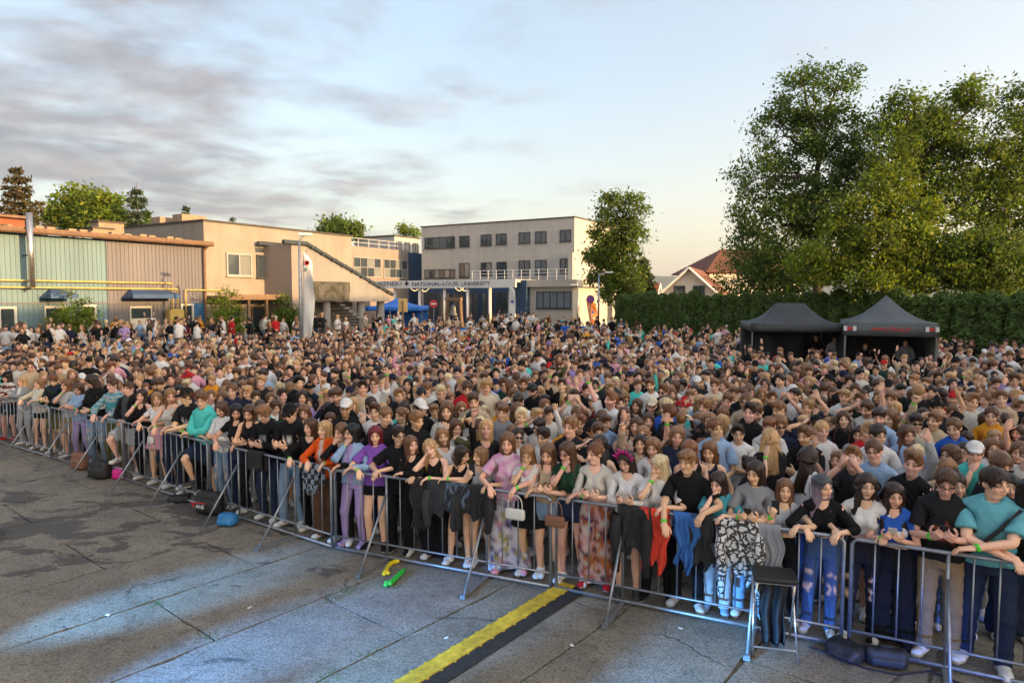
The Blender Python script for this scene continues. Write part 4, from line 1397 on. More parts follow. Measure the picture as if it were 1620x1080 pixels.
# ------------------------------------------------------------------ event tents
def tent(name, label, corners, z_eave, val, apex, ridge=0.0, top='tent_black', side='tent_black', walls=(), text=None, leg='tent_side'):
    """corners: front-left, front-right, back-right, back-left on the ground"""
    c = [Vector(p) for p in corners]
    cen = sum(c, Vector()) / 4
    e = empty(name, cen, 0, label, 'tent')
    c = [p - cen for p in c]
    ze = z_eave + val
    ax = ((c[1] - c[0]) + (c[2] - c[3])).normalized()
    r0, r1 = Vector((0, 0, apex)) - ax * ridge / 2, Vector((0, 0, apex)) + ax * ridge / 2
    E = [Vector((p.x, p.y, ze)) for p in c]
    quads = [(E[0], E[1], r1, r0), (E[1], E[2], r1, r1), (E[2], E[3], r0, r1), (E[3], E[0], r0, r0)]
    for a, b_, t1, t0 in quads:
        m = MB()
        m.grid(lambda u, v: tuple((a.lerp(b_, u)).lerp(t0.lerp(t1, u), v) - Vector((0, 0, .16 * math.sin(math.pi * v) * (1 + .25 * math.cos(u * 6.28)) + .05 * math.sin(math.pi * u) * (1 - v)))), 12, 10)
        m.build('roof_panel', [MAT[top]], e, smooth_=True, solid=.006)
    for k in range(4):
        a, b_ = E[k], E[(k + 1) % 4]
        nrm = Vector(((b_ - a).y, -(b_ - a).x, 0)).normalized()
        m = MB()
        m.grid(lambda u, v: tuple(a.lerp(b_, u) + nrm * (.012 + .02 * math.sin(u * 14 + k)) * (1 - v) - Vector((0, 0, val * (1 - v) + .05 * math.sin(math.pi * u) * v))), 14, 2)
        m.build('valance', [MAT[side]], e, smooth_=True, solid=.006)
        MB().tube([(a.x * .98, a.y * .98, 0), (a.x * .98, a.y * .98, ze - .02)], .025, 6).build('leg', [MAT[leg]], e)
    for k, m_ in walls:
        a, b_ = c[k] * .985, c[(k + 1) % 4] * .985
        m = MB()
        m.grid(lambda u, v: tuple(a.lerp(b_, u) + Vector(((b_ - a).y, -(b_ - a).x, 0)).normalized() * .05 * math.sin(u * 17 + v) + Vector((0, 0, v * (z_eave + val - .03)))), 24, 3)
        m.build('side_wall', [MAT[m_]], e, smooth_=True, solid=.006)
    if text:
        a, b_ = E[0], E[1]
        d_ = (b_ - a).normalized()
        rz = math.atan2(d_.y, d_.x)
        nrm = Vector((d_.y, -d_.x, 0))
        mid = (a + b_) / 2
        zt = ze - val * .45
        p = mid + nrm * .05
        obj('web_address', text_mesh(text, .22, MAT['print_red'], 'web_address', .008, 1.05), e, (p.x, p.y, zt), (math.pi / 2, 0, rz))
        for s_ in (-1, 1):
            p = mid + d_ * s_ * 1.12 + nrm * .05
            lg = MB()
            lg.box((-.13, 0, 0), (.10, .008, .15))
            lg.box((.13, 0, 0), (.10, .008, .15))
            lo = lg.build('logo', [MAT['print_white']], e, (p.x, p.y, zt), (0, 0, rz))
            MB().box((-.02, -.004, 0), (.13, .010, .09)).build('logo_red_bar', [MAT['print_red']], lo)
    return e


def quad_at(pxl, pxr, dl, dr, depth):
    a, b_ = at(pxl, 470, dl), at(pxr, 470, dr)
    a.z = b_.z = -.03
    d_ = (b_ - a).normalized()
    n = Vector((-d_.y, d_.x, 0))
    return [a, b_, b_ + n * depth, a + n * depth]


T1 = quad_at(1190, 1340, 23.2, 22.6, 3.0)
T2 = quad_at(1338, 1486, 21.6, 20.6, 3.0)
tent('canopy_tent', 'black canopy tent with a ridged top over the sound desk', T1, 2.26, .28, 3.22, .95, 'tent_black', 'tent_black', ((2, 'tent_black'), (1, 'tent_black')))
tent('canopy_tent', 'charcoal peaked canopy tent with red lettering on its valance', T2, 2.22, .42, 3.50, 0, 'tent_grey', 'tent_grey', ((2, 'tent_black'), (1, 'tent_side')), 'www.is-fiesty.pl')
# blue tent near the entrance
Tb = quad_at(578, 668, 52, 52, 4.0)
for p in Tb:
    p.z = ground_z(p.x, p.y)
tent('canopy_tent', 'bright blue canopy tent near the stair wing', Tb, 1.95, .35, 2.95, 0, 'tent_blue', 'tent_blue', ((2, 'tent_blue'),))
# sound desk
m_ = (T1[0] + T1[1]) / 2
dsk = empty('mixing_desk', (m_.x + .35, m_.y + .55, -.03), math.atan2((T1[1] - T1[0]).y, (T1[1] - T1[0]).x), 'black mixing desk on flight cases under the ridged tent', 'mixing desk')
MB().box((0, 0, .45), (1.9, .7, .9), bev=.02).build('flight_case', [MAT['black_plastic']], dsk)
MB().add([(-.8, -.35, .9), (.8, -.35, .9), (.8, .3, .9), (-.8, .3, .9), (-.8, -.35, .98), (.8, -.35, .98), (.8, .3, 1.18), (-.8, .3, 1.18)], [(0, 3, 2, 1), (4, 5, 6, 7), (0, 1, 5, 4), (1, 2, 6, 5), (2, 3, 7, 6), (3, 0, 4, 7)]).build('console', [MAT['dark_steel']], dsk)
for k in range(12):
    MB().box((-.7 + k * .127, -.1, 1.075), (.03, .22, .05)).build('fader_strip', [MAT['galv']], dsk)
for s_ in (-1, 1):
    MB().box((s_ * .96, -.02, .45), (.03, .66, .84)).build('edge_trim', [MAT['galv']], dsk)
cse = empty('equipment_case', (T1[0].x + .75, T1[0].y + .1, -.03), 0.0, 'long black equipment case at the left of the ridged tent', 'case')
MB().box((0, 0, .55), (1.3, .6, 1.1), bev=.02).build('body', [MAT['black_plastic']], cse)
MB().box((.05, -.31, .88), (.22, .02, .12)).build('paper_label', [MAT['print_white']], cse)
for s_ in (-.5, .5):
    MB().box((s_, -.31, .6), (.16, .03, .1)).build('latch', [MAT['galv']], cse)

# ------------------------------------------------------------------ poles, flags, signs
def lamp_post(label, p, h, head_dir, arm=.7, mat='galv'):
    e = empty('street_lamp', p, 0, label, 'street lamp')
    MB().tube([(0, 0, -.1), (0, 0, h * .55), (0, 0, h)], [.085, .07, .05], 10).build('pole', [MAT[mat]], e, smooth_=True)
    q = Vector(head_dir) * arm
    MB().tube([(0, 0, h - .05), (q.x * .5, q.y * .5, h + q.z * .6), (q.x, q.y, h + q.z)], .035, 6).build('arm', [MAT[mat]], e)
    m = MB()
    a = math.atan2(q.y, q.x)
    m.box((q.x, q.y, h + q.z + .02), (.62, .24, .12), rz=a, bev=.03)
    m.build('lamp_head', [MAT['lamp_white']], e)
    return e


p = foot(475, 30)
lamp_post('slim lamp post beside the white feather flag on the left', Vector((p.x, p.y, -.03)), 5.9, (.35, .1, .35), .7)
p = foot(947, 50, .2)
lamp_post('tall grey lamp post between the university building and the slender tree', p, 4.9, (.9, 0, .1), .8)
p = foot(914, 60, .4)
lamp_post('thin grey post beside the sunlit side of the university building', p, 4.0, (-.6, .2, .1), .5)


def feather_flag(label, p, h, w, body, bottom, marks, lean=0.0):
    e = empty('feather_flag', p, 0, label, 'flag')
    MB().tube([(0, 0, 0), (0, 0, h * .5), (lean * .4, 0, h * .85), (lean + w * .5, 0, h)], [.03, .025, .018, .01], 6).build('pole', [MAT['galv']], e)
    m = MB()

    def f(u, v):
        ww = w * (.55 + .45 * math.sin(math.pi * min(1, .12 + v * .75))) * (1 if v < .86 else max(.05, 1 - ((v - .86) / .14) ** 2))
        return (.03 + lean * v + u * ww + .10 * w * v * v, .10 * math.sin(v * 11 + u * 3) * u, h * (.16 + .83 * v))
    m.grid(f, 6, 24)
    m.m = [1 if (k // 6) < 4 else 0 for k in range(6 * 24)]
    c = m.build('sail', [MAT[body], MAT[bottom]], e, smooth_=True, solid=.004)
    for (u, v, r, mt) in marks:
        q = f(u, v)
        MB().tube([(q[0], q[1] - .02, q[2]), (q[0], q[1] - .03, q[2])], r, 14).build('printed_mark', [MAT[mt]], c)
    return e


p = foot(478, 31)
feather_flag('tall white feather flag with small red and teal marks behind the lamp post', Vector((p.x, p.y, 0.4)), 5.1, .50, 'flag_white', 'flag_white', [(.5, .88, .11, 'sign_red'), (.5, .88, .065, 'flag_white'), (.25, .81, .09, 'teal')])
p = foot(804, 55, .4)
feather_flag('slim white and blue feather flag before the navy bay', p, 4.0, .55, 'flag_white', 'flag_blue', [(.5, .6, .12, 'flag_blue')])
p = foot(935, 55, .4)
feather_flag('leaning orange feather flag by the no-stopping sign', p, 2.9, .75, 'flag_orange', 'flag_orange', [(.5, .55, .12, 'flag_blue'), (.5, .35, .10, 'flag_white')], -.5)
p = foot(934, 50, .3)
ns = empty('traffic_sign', p, 0, 'round blue no-stopping sign with red cross by the orange flag', 'road sign')
MB().tube([(0, 0, 0), (0, 0, 3.1)], .035, 8).build('post', [MAT['galv']], ns)
MB().tube([(0, -.05, 2.95), (0, -.07, 2.95)], .30, 20).build('rim', [MAT['sign_red']], ns)
MB().tube([(0, -.072, 2.95), (0, -.08, 2.95)], .24, 20).build('face', [MAT['sign_blue']], ns)
for s_ in (-1, 1):
    m = MB()
    m.M = Matrix.Translation((0, -.085, 2.95)) @ Matrix.Rotation(s_ * math.pi / 4, 4, 'Y')
    m.box((0, 0, 0), (.06, .01, .46))
    m.build('stroke', [MAT['sign_red']], ns)
p = foot(637, 38, 0)
bd_ = empty('board_sign', p, 0, 'back of a tan rectangular board on a timber post in the crowd', 'sign')
MB().tube([(0, 0, 0), (0, 0, 3.2)], .05, 8).build('post', [MAT['timber']], bd_)
MB().box((0, .06, 2.95), (.52, .03, .76)).build('board', [MAT['sign_yellow']], bd_)
p = foot(686, 62, .5)
st_ = empty('traffic_sign', p, 0, 'round red no-entry sign left of the bell', 'road sign')
MB().tube([(0, 0, 0), (0, 0, 2.2)], .035, 8).build('post', [MAT['galv']], st_)
MB().tube([(0, -.05, 2.3), (0, -.07, 2.3)], .36, 20).build('disc', [MAT['sign_red']], st_)
MB().box((0, -.08, 2.3), (.5, .012, .12)).build('bar', [MAT['white_paint']], st_)
# printed fence banners in the middle of the crowd
for i, (x0, x1, d, lab) in enumerate(((668, 745, 43, 'white fence banner with a blue top edge left of centre'), (880, 945, 45, 'white fence banner with a blue top edge right of centre'))):
    a, b_ = foot(x0, d), foot(x1, d + .8)
    a.z = b_.z = ground_z(0, d) - .03
    e = empty('fence_banner', (a + b_) / 2, math.atan2((b_ - a).y, (b_ - a).x), lab, 'banner')
    L = (b_ - a).length
    MB().box((0, 0, .75), (L, .03, .9)).build('sheet', [MAT['flag_white']], e)
    MB().box((0, -.004, 1.27), (L, .032, .14)).build('blue_edge', [MAT['tent_blue']], e)
    for k in range(4):
        MB().tube([(-L / 2 + L * k / 3, .04, 0), (-L / 2 + L * k / 3, .04, 1.5)], .02, 6).build('post', [MAT['dark_steel']], e)

# ------------------------------------------------------------------ stage: lit wash lamps at its front edge (outside the picture) throw blue pools on the concrete
def wash(label, p, aim, energy, size, colr):
    e = empty('stage_lamp', p, 0, label, 'stage lamp')
    d_ = (Vector(aim) - Vector(p)).normalized()
    m = MB()
    m.tube([tuple(-d_ * .22), tuple(-d_ * .06), tuple(d_ * .02)], [.08, .11, .11], 14)
    m.build('housing', [MAT['black_plastic']], e)
    MB().box((0, 0, -.14), (.2, .2, .04)).build('foot', [MAT['black_plastic']], e)
    ld = bpy.data.lights.new('wash_light', 'SPOT')
    ld.energy = energy
    ld.color = colr
    ld.spot_size = math.radians(size)
    ld.spot_blend = 1.0
    ld.shadow_soft_size = .06
    lo = bpy.data.objects.new('wash_light', ld)
    col.objects.link(lo)
    lo.parent = e
    lo.location = d_ * .06
    lo.rotation_euler = (-d_).to_track_quat('Z', 'Y').to_euler()
    return e


BLUE = (0.12, 0.42, 1.0)
wash('stage lamp farthest left, aimed at the left pool of blue light', (-8.2, 3.4, 2.3), ground(255, 945), 1750, 15, (0.13, 0.47, 1.0))
wash('second stage lamp from the left, aimed at the long blue pool', (-6.4, 2.9, 2.0), ground(430, 1018), 1800, 18, (0.10, 0.38, 1.0))
wash('third stage lamp from the left, aimed at the pool near the ramp', (-4.2, 3.0, 1.5), ground(640, 1045), 900, 18, (0.12, 0.45, 1.0))
wash('fourth stage lamp from the left, aimed right of the cable ramp', (-1.6, 2.9, .8), ground(1100, 1050), 1100, 19, (0.12, 0.45, 1.0))
wash('stage lamp farthest right, aimed at the barrier feet', (2.2, 2.6, .35), ground(1400, 1060), 170, 34, (0.08, 0.25, 1.0))

# ------------------------------------------------------------------ people: one continuous surface grown from a distance field, skinned and posed
def lin(r, g_, b):
    f = lambda c: ((c / 255 + 0.055) / 1.055) ** 2.4 if c > 10 else c / 255 / 12.92
    return np.array([f(r), f(g_), f(b)])


def snets(f, xs, ys, zs):
    xs, ys, zs = (np.asarray(a, float) for a in (xs, ys, zs))
    nx, ny, nz = len(xs), len(ys), len(zs)
    X, Y, Z = np.meshgrid(xs, ys, zs, indexing='ij')
    P = np.stack([X, Y, Z], -1)
    Dv = f(P.reshape(-1, 3)).reshape(nx, ny, nz)
    neg = Dv < 0
    S = np.zeros((nx - 1, ny - 1, nz - 1, 3))
    C = np.zeros((nx - 1, ny - 1, nz - 1))
    sh = (nx, ny, nz)
    quads = []
    crossings = []
    for ax in range(3):
        a = [slice(None)] * 3
        b = [slice(None)] * 3
        a[ax], b[ax] = slice(0, -1), slice(1, None)
        a, b = tuple(a), tuple(b)
        idx = np.argwhere(neg[a] != neg[b])
        if not len(idx):
            continue
        i0 = tuple(idx.T)
        j = idx.copy()
        j[:, ax] += 1
        j0 = tuple(j.T)
        d0, d1 = Dv[i0], Dv[j0]
        t = (d0 / (d0 - d1))[:, None]
        pos = P[i0] * (1 - t) + P[j0] * t
        o1, o2 = [(1, 2), (2, 0), (0, 1)][ax]
        for e1 in (-1, 0):
            for e2 in (-1, 0):
                c = idx.copy()
                c[:, o1] += e1
                c[:, o2] += e2
                ok = (c[:, o1] >= 0) & (c[:, o2] >= 0) & (c[:, o1] < sh[o1] - 1) & (c[:, o2] < sh[o2] - 1)
                ct = tuple(c[ok].T)
                np.add.at(S, ct, pos[ok])
                np.add.at(C, ct, 1)
        crossings.append((ax, o1, o2, idx, neg[i0]))
    used = np.argwhere(C > 0)
    ids = -np.ones(C.shape, int)
    ids[tuple(used.T)] = np.arange(len(used))
    V = S[tuple(used.T)] / C[tuple(used.T)][:, None]
    for ax, o1, o2, idx, sg in crossings:
        ok = (idx[:, o1] > 0) & (idx[:, o2] > 0) & (idx[:, o1] < sh[o1] - 1) & (idx[:, o2] < sh[o2] - 1)
        idx, sg = idx[ok], sg[ok]
        q = []
        for e1, e2 in ((-1, -1), (0, -1), (0, 0), (-1, 0)):
            c = idx.copy()
            c[:, o1] += e1
            c[:, o2] += e2
            q.append(ids[tuple(c.T)])
        q = np.stack(q, 1)
        q[~sg] = q[~sg][:, ::-1]
        quads.append(q)
    return V, np.concatenate(quads)


def tri(F):
    return F if F.shape[1] == 3 else np.concatenate([F[:, [0, 1, 2]], F[:, [0, 2, 3]]])


WORKBENCH = bpy.data.scenes.new('workbench')           # a scratch scene for thinning templates, removed at the end


def decimate(V, F, n):
    F = tri(F)
    if len(F) <= n:
        return V, F
    me = mesh_np('decimating', V, F, [])
    o = bpy.data.objects.new('decimating', me)
    WORKBENCH.collection.objects.link(o)
    md = o.modifiers.new('d', 'DECIMATE')
    md.ratio = n / len(F)
    vl = WORKBENCH.view_layers[0]
    vl.update()
    dg = vl.depsgraph
    em = o.evaluated_get(dg).to_mesh()
    em.calc_loop_triangles()
    V2 = np.empty(len(em.vertices) * 3, np.float32)
    em.vertices.foreach_get('co', V2)
    F2 = np.empty(len(em.loop_triangles) * 3, np.int32)
    em.loop_triangles.foreach_get('vertices', F2)
    o.evaluated_get(dg).to_mesh_clear()
    bpy.data.objects.remove(o)
    bpy.data.meshes.remove(me)
    return V2.reshape(-1, 3).astype(float), F2.reshape(-1, 3)


def rcone(P, a, b, ra, rb):
    a, b = np.asarray(a, float), np.asarray(b, float)
    ab = b - a
    t = np.clip((P - a) @ ab / (ab @ ab), 0, 1)
    return np.linalg.norm(P - a - t[:, None] * ab, axis=1) - (ra + (rb - ra) * t)


def ell(P, c, r):
    r = np.asarray(r, float)
    q = P - np.asarray(c, float)
    k0 = np.linalg.norm(q / r, axis=1)
    k1 = np.linalg.norm(q / (r * r), axis=1) + 1e-9
    return k0 * (k0 - 1) / k1


def smin(a, b, k):
    h = np.clip(0.5 + 0.5 * (b - a) / k, 0, 1)
    return b + (a - b) * h - k * h * (1 - h)


def smax(a, b, k):
    return -smin(-a, -b, k)


def mirror(P):
    Q = P.copy()
    Q[:, 0] = np.abs(Q[:, 0])
    return Q


TORSO = {
    'm': np.array([(.84, .150, .096, .108), (.95, .158, .100, .112), (1.05, .148, .104, .095), (1.15, .148, .106, .092), (1.25, .163, .112, .100),
                   (1.33, .172, .112, .108), (1.40, .160, .090, .098), (1.45, .105, .06, .072), (1.50, .055, .05, .05)]),
    'f': np.array([(.84, .155, .092, .116), (.95, .162, .092, .114), (1.05, .134, .090, .085), (1.12, .122, .086, .080), (1.22, .134, .094, .085),
                   (1.30, .146, .096, .094), (1.38, .140, .076, .086), (1.44, .092, .055, .065), (1.50, .046, .045, .045)]),
}
SHX = {'m': .170, 'f': .157}
UA, FA = .275, .250
SHZ = 1.378
R7 = 0.70710678


def joints(sex):
    s = np.array([SHX[sex], 0.0, SHZ])
    d = np.array([R7, 0, -R7])
    return s, s + d * UA, s + d * (UA + FA)


def loft(P, tab, off=0.0, z0=None, z1=None):
    z = P[:, 2]
    ax = np.interp(z, tab[:, 0], tab[:, 1]) + off
    yf = np.interp(z, tab[:, 0], tab[:, 2]) + off
    yb = np.interp(z, tab[:, 0], tab[:, 3]) + off
    ay = np.where(P[:, 1] < 0, yf, yb)
    k = np.sqrt((P[:, 0] / ax) ** 2 + (P[:, 1] / ay) ** 2)
    d = (k - 1) * np.minimum(ax, ay)
    d = np.maximum(d, z - (tab[-1, 0] if z1 is None else z1))
    return np.maximum(d, (tab[0, 0] if z0 is None else z0) - z)


def arm_u(P, sex):
    return (np.abs(P[:, 0]) - SHX[sex]) * R7 - (P[:, 2] - SHZ) * R7


def body_sdf(sex):
    k = 1.0 if sex == 'm' else .86
    S, E, Wp = joints(sex)

    def f(P):
        Q = mirror(P)
        d = loft(P, TORSO[sex])
        if sex == 'f':
            d = smin(d, ell(Q, (.062, -.088, 1.255), (.056, .045, .052)), .03)
        d = smin(d, rcone(P, (0, .02, 1.40), (0, .008, 1.53), .058 * (k * .5 + .5), .052 * (k * .5 + .5)), .035)
        d = smin(d, rcone(Q, (.02, .02, 1.455), S, .040, .042), .03)
        d = smin(d, rcone(Q, S, E, .050 * k, .040 * k), .035)
        d = smin(d, rcone(Q, E, Wp, .041 * k, .027 * k), .012)
        legs = rcone(Q, (.088, 0, .90), (.098, -.005, .50), .084, .053)
        legs = smin(legs, rcone(Q, (.098, -.005, .50), (.10, .02, .09), .051, .035), .02)
        legs = smin(legs, ell(Q, (.10, .03, .36), (.046, .05, .12)), .03)
        legs = smin(legs, rcone(Q, (.10, .035, .05), (.108, -.13, .03), .036, .028), .02)
        return smin(d, legs, .022)
    return f


def head_sdf(sex):
    w = 1.0 if sex == 'm' else .95

    def f(P):
        Q = mirror(P)
        d = ell(P, (0, .017, 1.638), (.073, .092, .087))
        d = smin(d, ell(P, (0, -.020, 1.565), (.057 * w, .066, .078)), .035)
        d = smin(d, ell(P, (0, -.062, 1.505), (.024 * w, .022, .020)), .03)
        d = smin(d, ell(Q, (.036, -.055, 1.572), (.024, .026, .024)), .02)
        d = smin(d, ell(Q, (.030, -.072, 1.626), (.026, .014, .008)), .014)
        d = smax(d, -ell(Q, (.031, -.098, 1.606), (.018, .017, .0105)), .008)
        d = smin(d, np.linalg.norm(Q - np.array([.031, -.0735, 1.606]), axis=1) - .0125, .002)
        d = smin(d, rcone(P, (0, -.085, 1.618), (0, -.106, 1.575), .0075, .0115), .010)
        d = smin(d, ell(Q, (.011, -.093, 1.571), (.0095, .011, .008)), .006)
        d = smin(d, ell(P, (0, -.082, 1.5435), (.023, .012, .0055)), .006)
        d = smin(d, ell(P, (0, -.080, 1.5325), (.019, .012, .0065)), .005)
        d = smin(d, ell(Q, (.074, .012, 1.598), (.010, .022, .032)), .008)
        r = .050 if sex == 'm' else .044
        return smin(d, rcone(P, (0, .022, 1.38), (0, .010, 1.53), r * 1.12, r), .03)
    return f


def face_masks(P, h):
    """soft masks (lips, brows, eye whites, irises and lashes, blush) averaged over a vertex' neighbourhood"""
    offs = [(a * h * .33, b * h * .33) for a in (-1, 0, 1) for b in (-1, 0, 1)]
    out = np.zeros((len(P), 5))
    front = (P[:, 1] < -.05) & (P[:, 2] > 1.48)
    for ox, oz in offs:
        x = np.abs(P[:, 0] + ox)
        z = P[:, 2] + oz
        lips = ((x / .024) ** 2 + ((z - 1.5385) / .0105) ** 2 < 1)
        bz = 1.6285 + .003 * np.sin((x - .012) / .036 * 2.6)
        brow = (x > .012) & (x < .050) & (np.abs(z - bz) < .0042 + .002 * (x < .035))
        ex, ez = (x - .031), (z - 1.606)
        lash = ((ex / .0175) ** 2 + ((ez - .001) / .0086) ** 2 < 1)
        white = ((ex / .0135) ** 2 + (ez / .0050) ** 2 < 1)
        iris = (ex ** 2 + ez ** 2 < .0056 ** 2)
        out[:, 0] += lips
        out[:, 1] += brow
        out[:, 2] += white & ~iris
        out[:, 3] += (lash & ~white) | iris
        out[:, 4] += ((x - .04) / .02) ** 2 + ((z - 1.575) / .018) ** 2 < 1
    out *= front[:, None] / 9.0
    return out


def hand_sdf(curl, spread=1.0):
    def f(P):
        q = np.abs(P - np.array([.046, 0, 0])) - np.array([.040, .030, .004])
        d = np.linalg.norm(np.maximum(q, 0), axis=1) + np.minimum(q.max(1), 0) - .011
        for w, L, ca in ((.030, .070, .85), (.010, .078, .95), (-.010, .072, 1.05), (-.029, .056, 1.15)):
            p = np.array([.086, w, 0.0])
            a = 0.0
            for seg, rr in ((.45, .0090), (.31, .0082), (.24, .0074)):
                a += curl * ca
                q2 = p + L * seg * np.array([math.cos(a), w * .25 * spread, math.sin(a)])
                d = smin(d, rcone(P, p, q2, rr, rr * .93), .005)
                p = q2
        p = np.array([.018, .030, .006])
        for dr, L in (((.55, .75, .25), .036), ((.85, .40, .35), .032), ((.92, .10, .38), .024)):
            v = np.array(dr) / np.linalg.norm(dr)
            q2 = p + v * L
            d = smin(d, rcone(P, p, q2, .0115, .0098), .008)
            p = q2
        return smin(d, rcone(P, (-.03, 0, 0), (.015, 0, 0), .024, .026), .012)
    return f


def ar(lo, hi, h):
    return np.arange(lo, hi + h * .5, h)


def mixed(lo, a, b, hi, fine, coarse):
    return np.concatenate([np.arange(lo, a, coarse), np.arange(a, b, fine), np.arange(b, hi + coarse, coarse)])


LONG = np.array([(1.10, .085, .160, .120), (1.16, .105, .168, .132), (1.22, .125, .170, .138), (1.32, .130, .150, .138), (1.42, .117, .088, .118),
                 (1.50, .100, .050, .114), (1.58, .096, .064, .118), (1.66, .090, .092, .118), (1.69, .082, .085, .11)])


def hair_sdf(style):
    def f(P):
        Q = mirror(P)
        z = P[:, 2]
        th = np.arctan2(P[:, 0], P[:, 1] - .02)
        jag = .5 * np.sin(th * 9) + .5 * np.sin(th * 17 + 1.3)

        def cap(t, top=.0):
            return ell(P, (0, .017, 1.638 + top), (.073 + t, .092 + t, .087 + t))
        face = ell(P, (0, -.115, 1.556), (.066, .090, .124))
        if style == 'buzz':
            d = cap(.014)
            d = smax(d, -ell(P, (0, -.115, 1.55), (.066, .085, .122)), .01)
            return smax(d, -ell(Q, (.085, -.005, 1.575), (.03, .045, .042)), .008)
        if style in ('short', 'fringe', 'curly', 'quiff'):
            d = cap(.011 if style != 'curly' else .022)
            if style == 'short':
                d = smin(d, ell(P, (0, -.02, 1.695), (.066, .082, .040)), .03)
            if style == 'quiff':
                d = smin(d, ell(P, (0, -.045, 1.715), (.060, .058, .032)), .03)
            if style == 'fringe':
                d = smin(d, ell(P, (0, -.035, 1.685), (.075, .078, .038)), .02)
                face = ell(P, (0, -.115, 1.548), (.064, .088, .108))
            if style == 'curly':
                d = smin(d, ell(P, (0, -.015, 1.70), (.09, .095, .055)), .03)
                d += .008 * np.sin(P[:, 0] * 130) * np.sin(P[:, 1] * 130 + 1) * np.sin(z * 130)
            else:
                d += .0035 * np.sin(P[:, 0] * 150 + 40 * P[:, 1]) * np.sin(P[:, 1] * 110)
            d = smax(d, -face, .008)
            d = smax(d, -ell(Q, (.088, -.012, 1.578), (.028, .042, .040)), .008)
            return np.maximum(d, 1.548 - z + .5 * np.clip(-P[:, 1], 0, 1))
        part = .004 * np.exp(-(P[:, 0] / .006) ** 2) * (z > 1.66)
        d = cap(.013) + part
        if style in ('long', 'wavy', 'longback', 'bob', 'hood'):
            tab = LONG.copy()
            zend = 1.13
            if style == 'longback':
                tab[:5, 2] = [.0, .0, .0, .01, .03]
                tab[:5, 2] = np.maximum(tab[:5, 2], .012)
                zend = 1.16
            if style == 'bob':
                zend = 1.44
            if style == 'wavy':
                tab[:7, 1:] += .016
                zend = 1.18
            c = loft(P - np.array([0, .012, 0]), tab, 0, zend)
            c = np.maximum(c, zend + .035 * (1 + jag) - z)
            if style == 'wavy':
                c += .008 * np.sin(z * 75 + 2 * np.sin(th * 3))
            c += .004 * np.sin(th * 22 + 2 * np.sin(z * 9))
            d = smin(d, c, .02)
            ch = rcone(P, (0, -.175, 1.05), (0, -.105, 1.50), .108, .078)
            face = np.minimum(face, ch)
            d = np.maximum(d, zend - z)
        elif style == 'pony':
            d = smin(d, rcone(P, (0, .105, 1.655), (.01, .150, 1.56), .026, .030), .015)
            d = smin(d, rcone(P, (.01, .150, 1.56), (.0, .135, 1.32), .030, .012), .01)
            d = smax(d, -ell(Q, (.088, -.005, 1.578), (.026, .040, .040)), .008)
        elif style == 'bun':
            d = smin(d, ell(P, (0, .075, 1.725), (.040, .040, .034)), .012)
            d = smax(d, -ell(Q, (.088, -.005, 1.578), (.026, .040, .040)), .008)
        d = smax(d, -face, .010)
        if style in ('pony', 'bun'):
            d = np.maximum(d, np.where(P[:, 1] < .09, 1.548 - z + .5 * np.clip(-P[:, 1], 0, 1), -1))
        return d
    return f


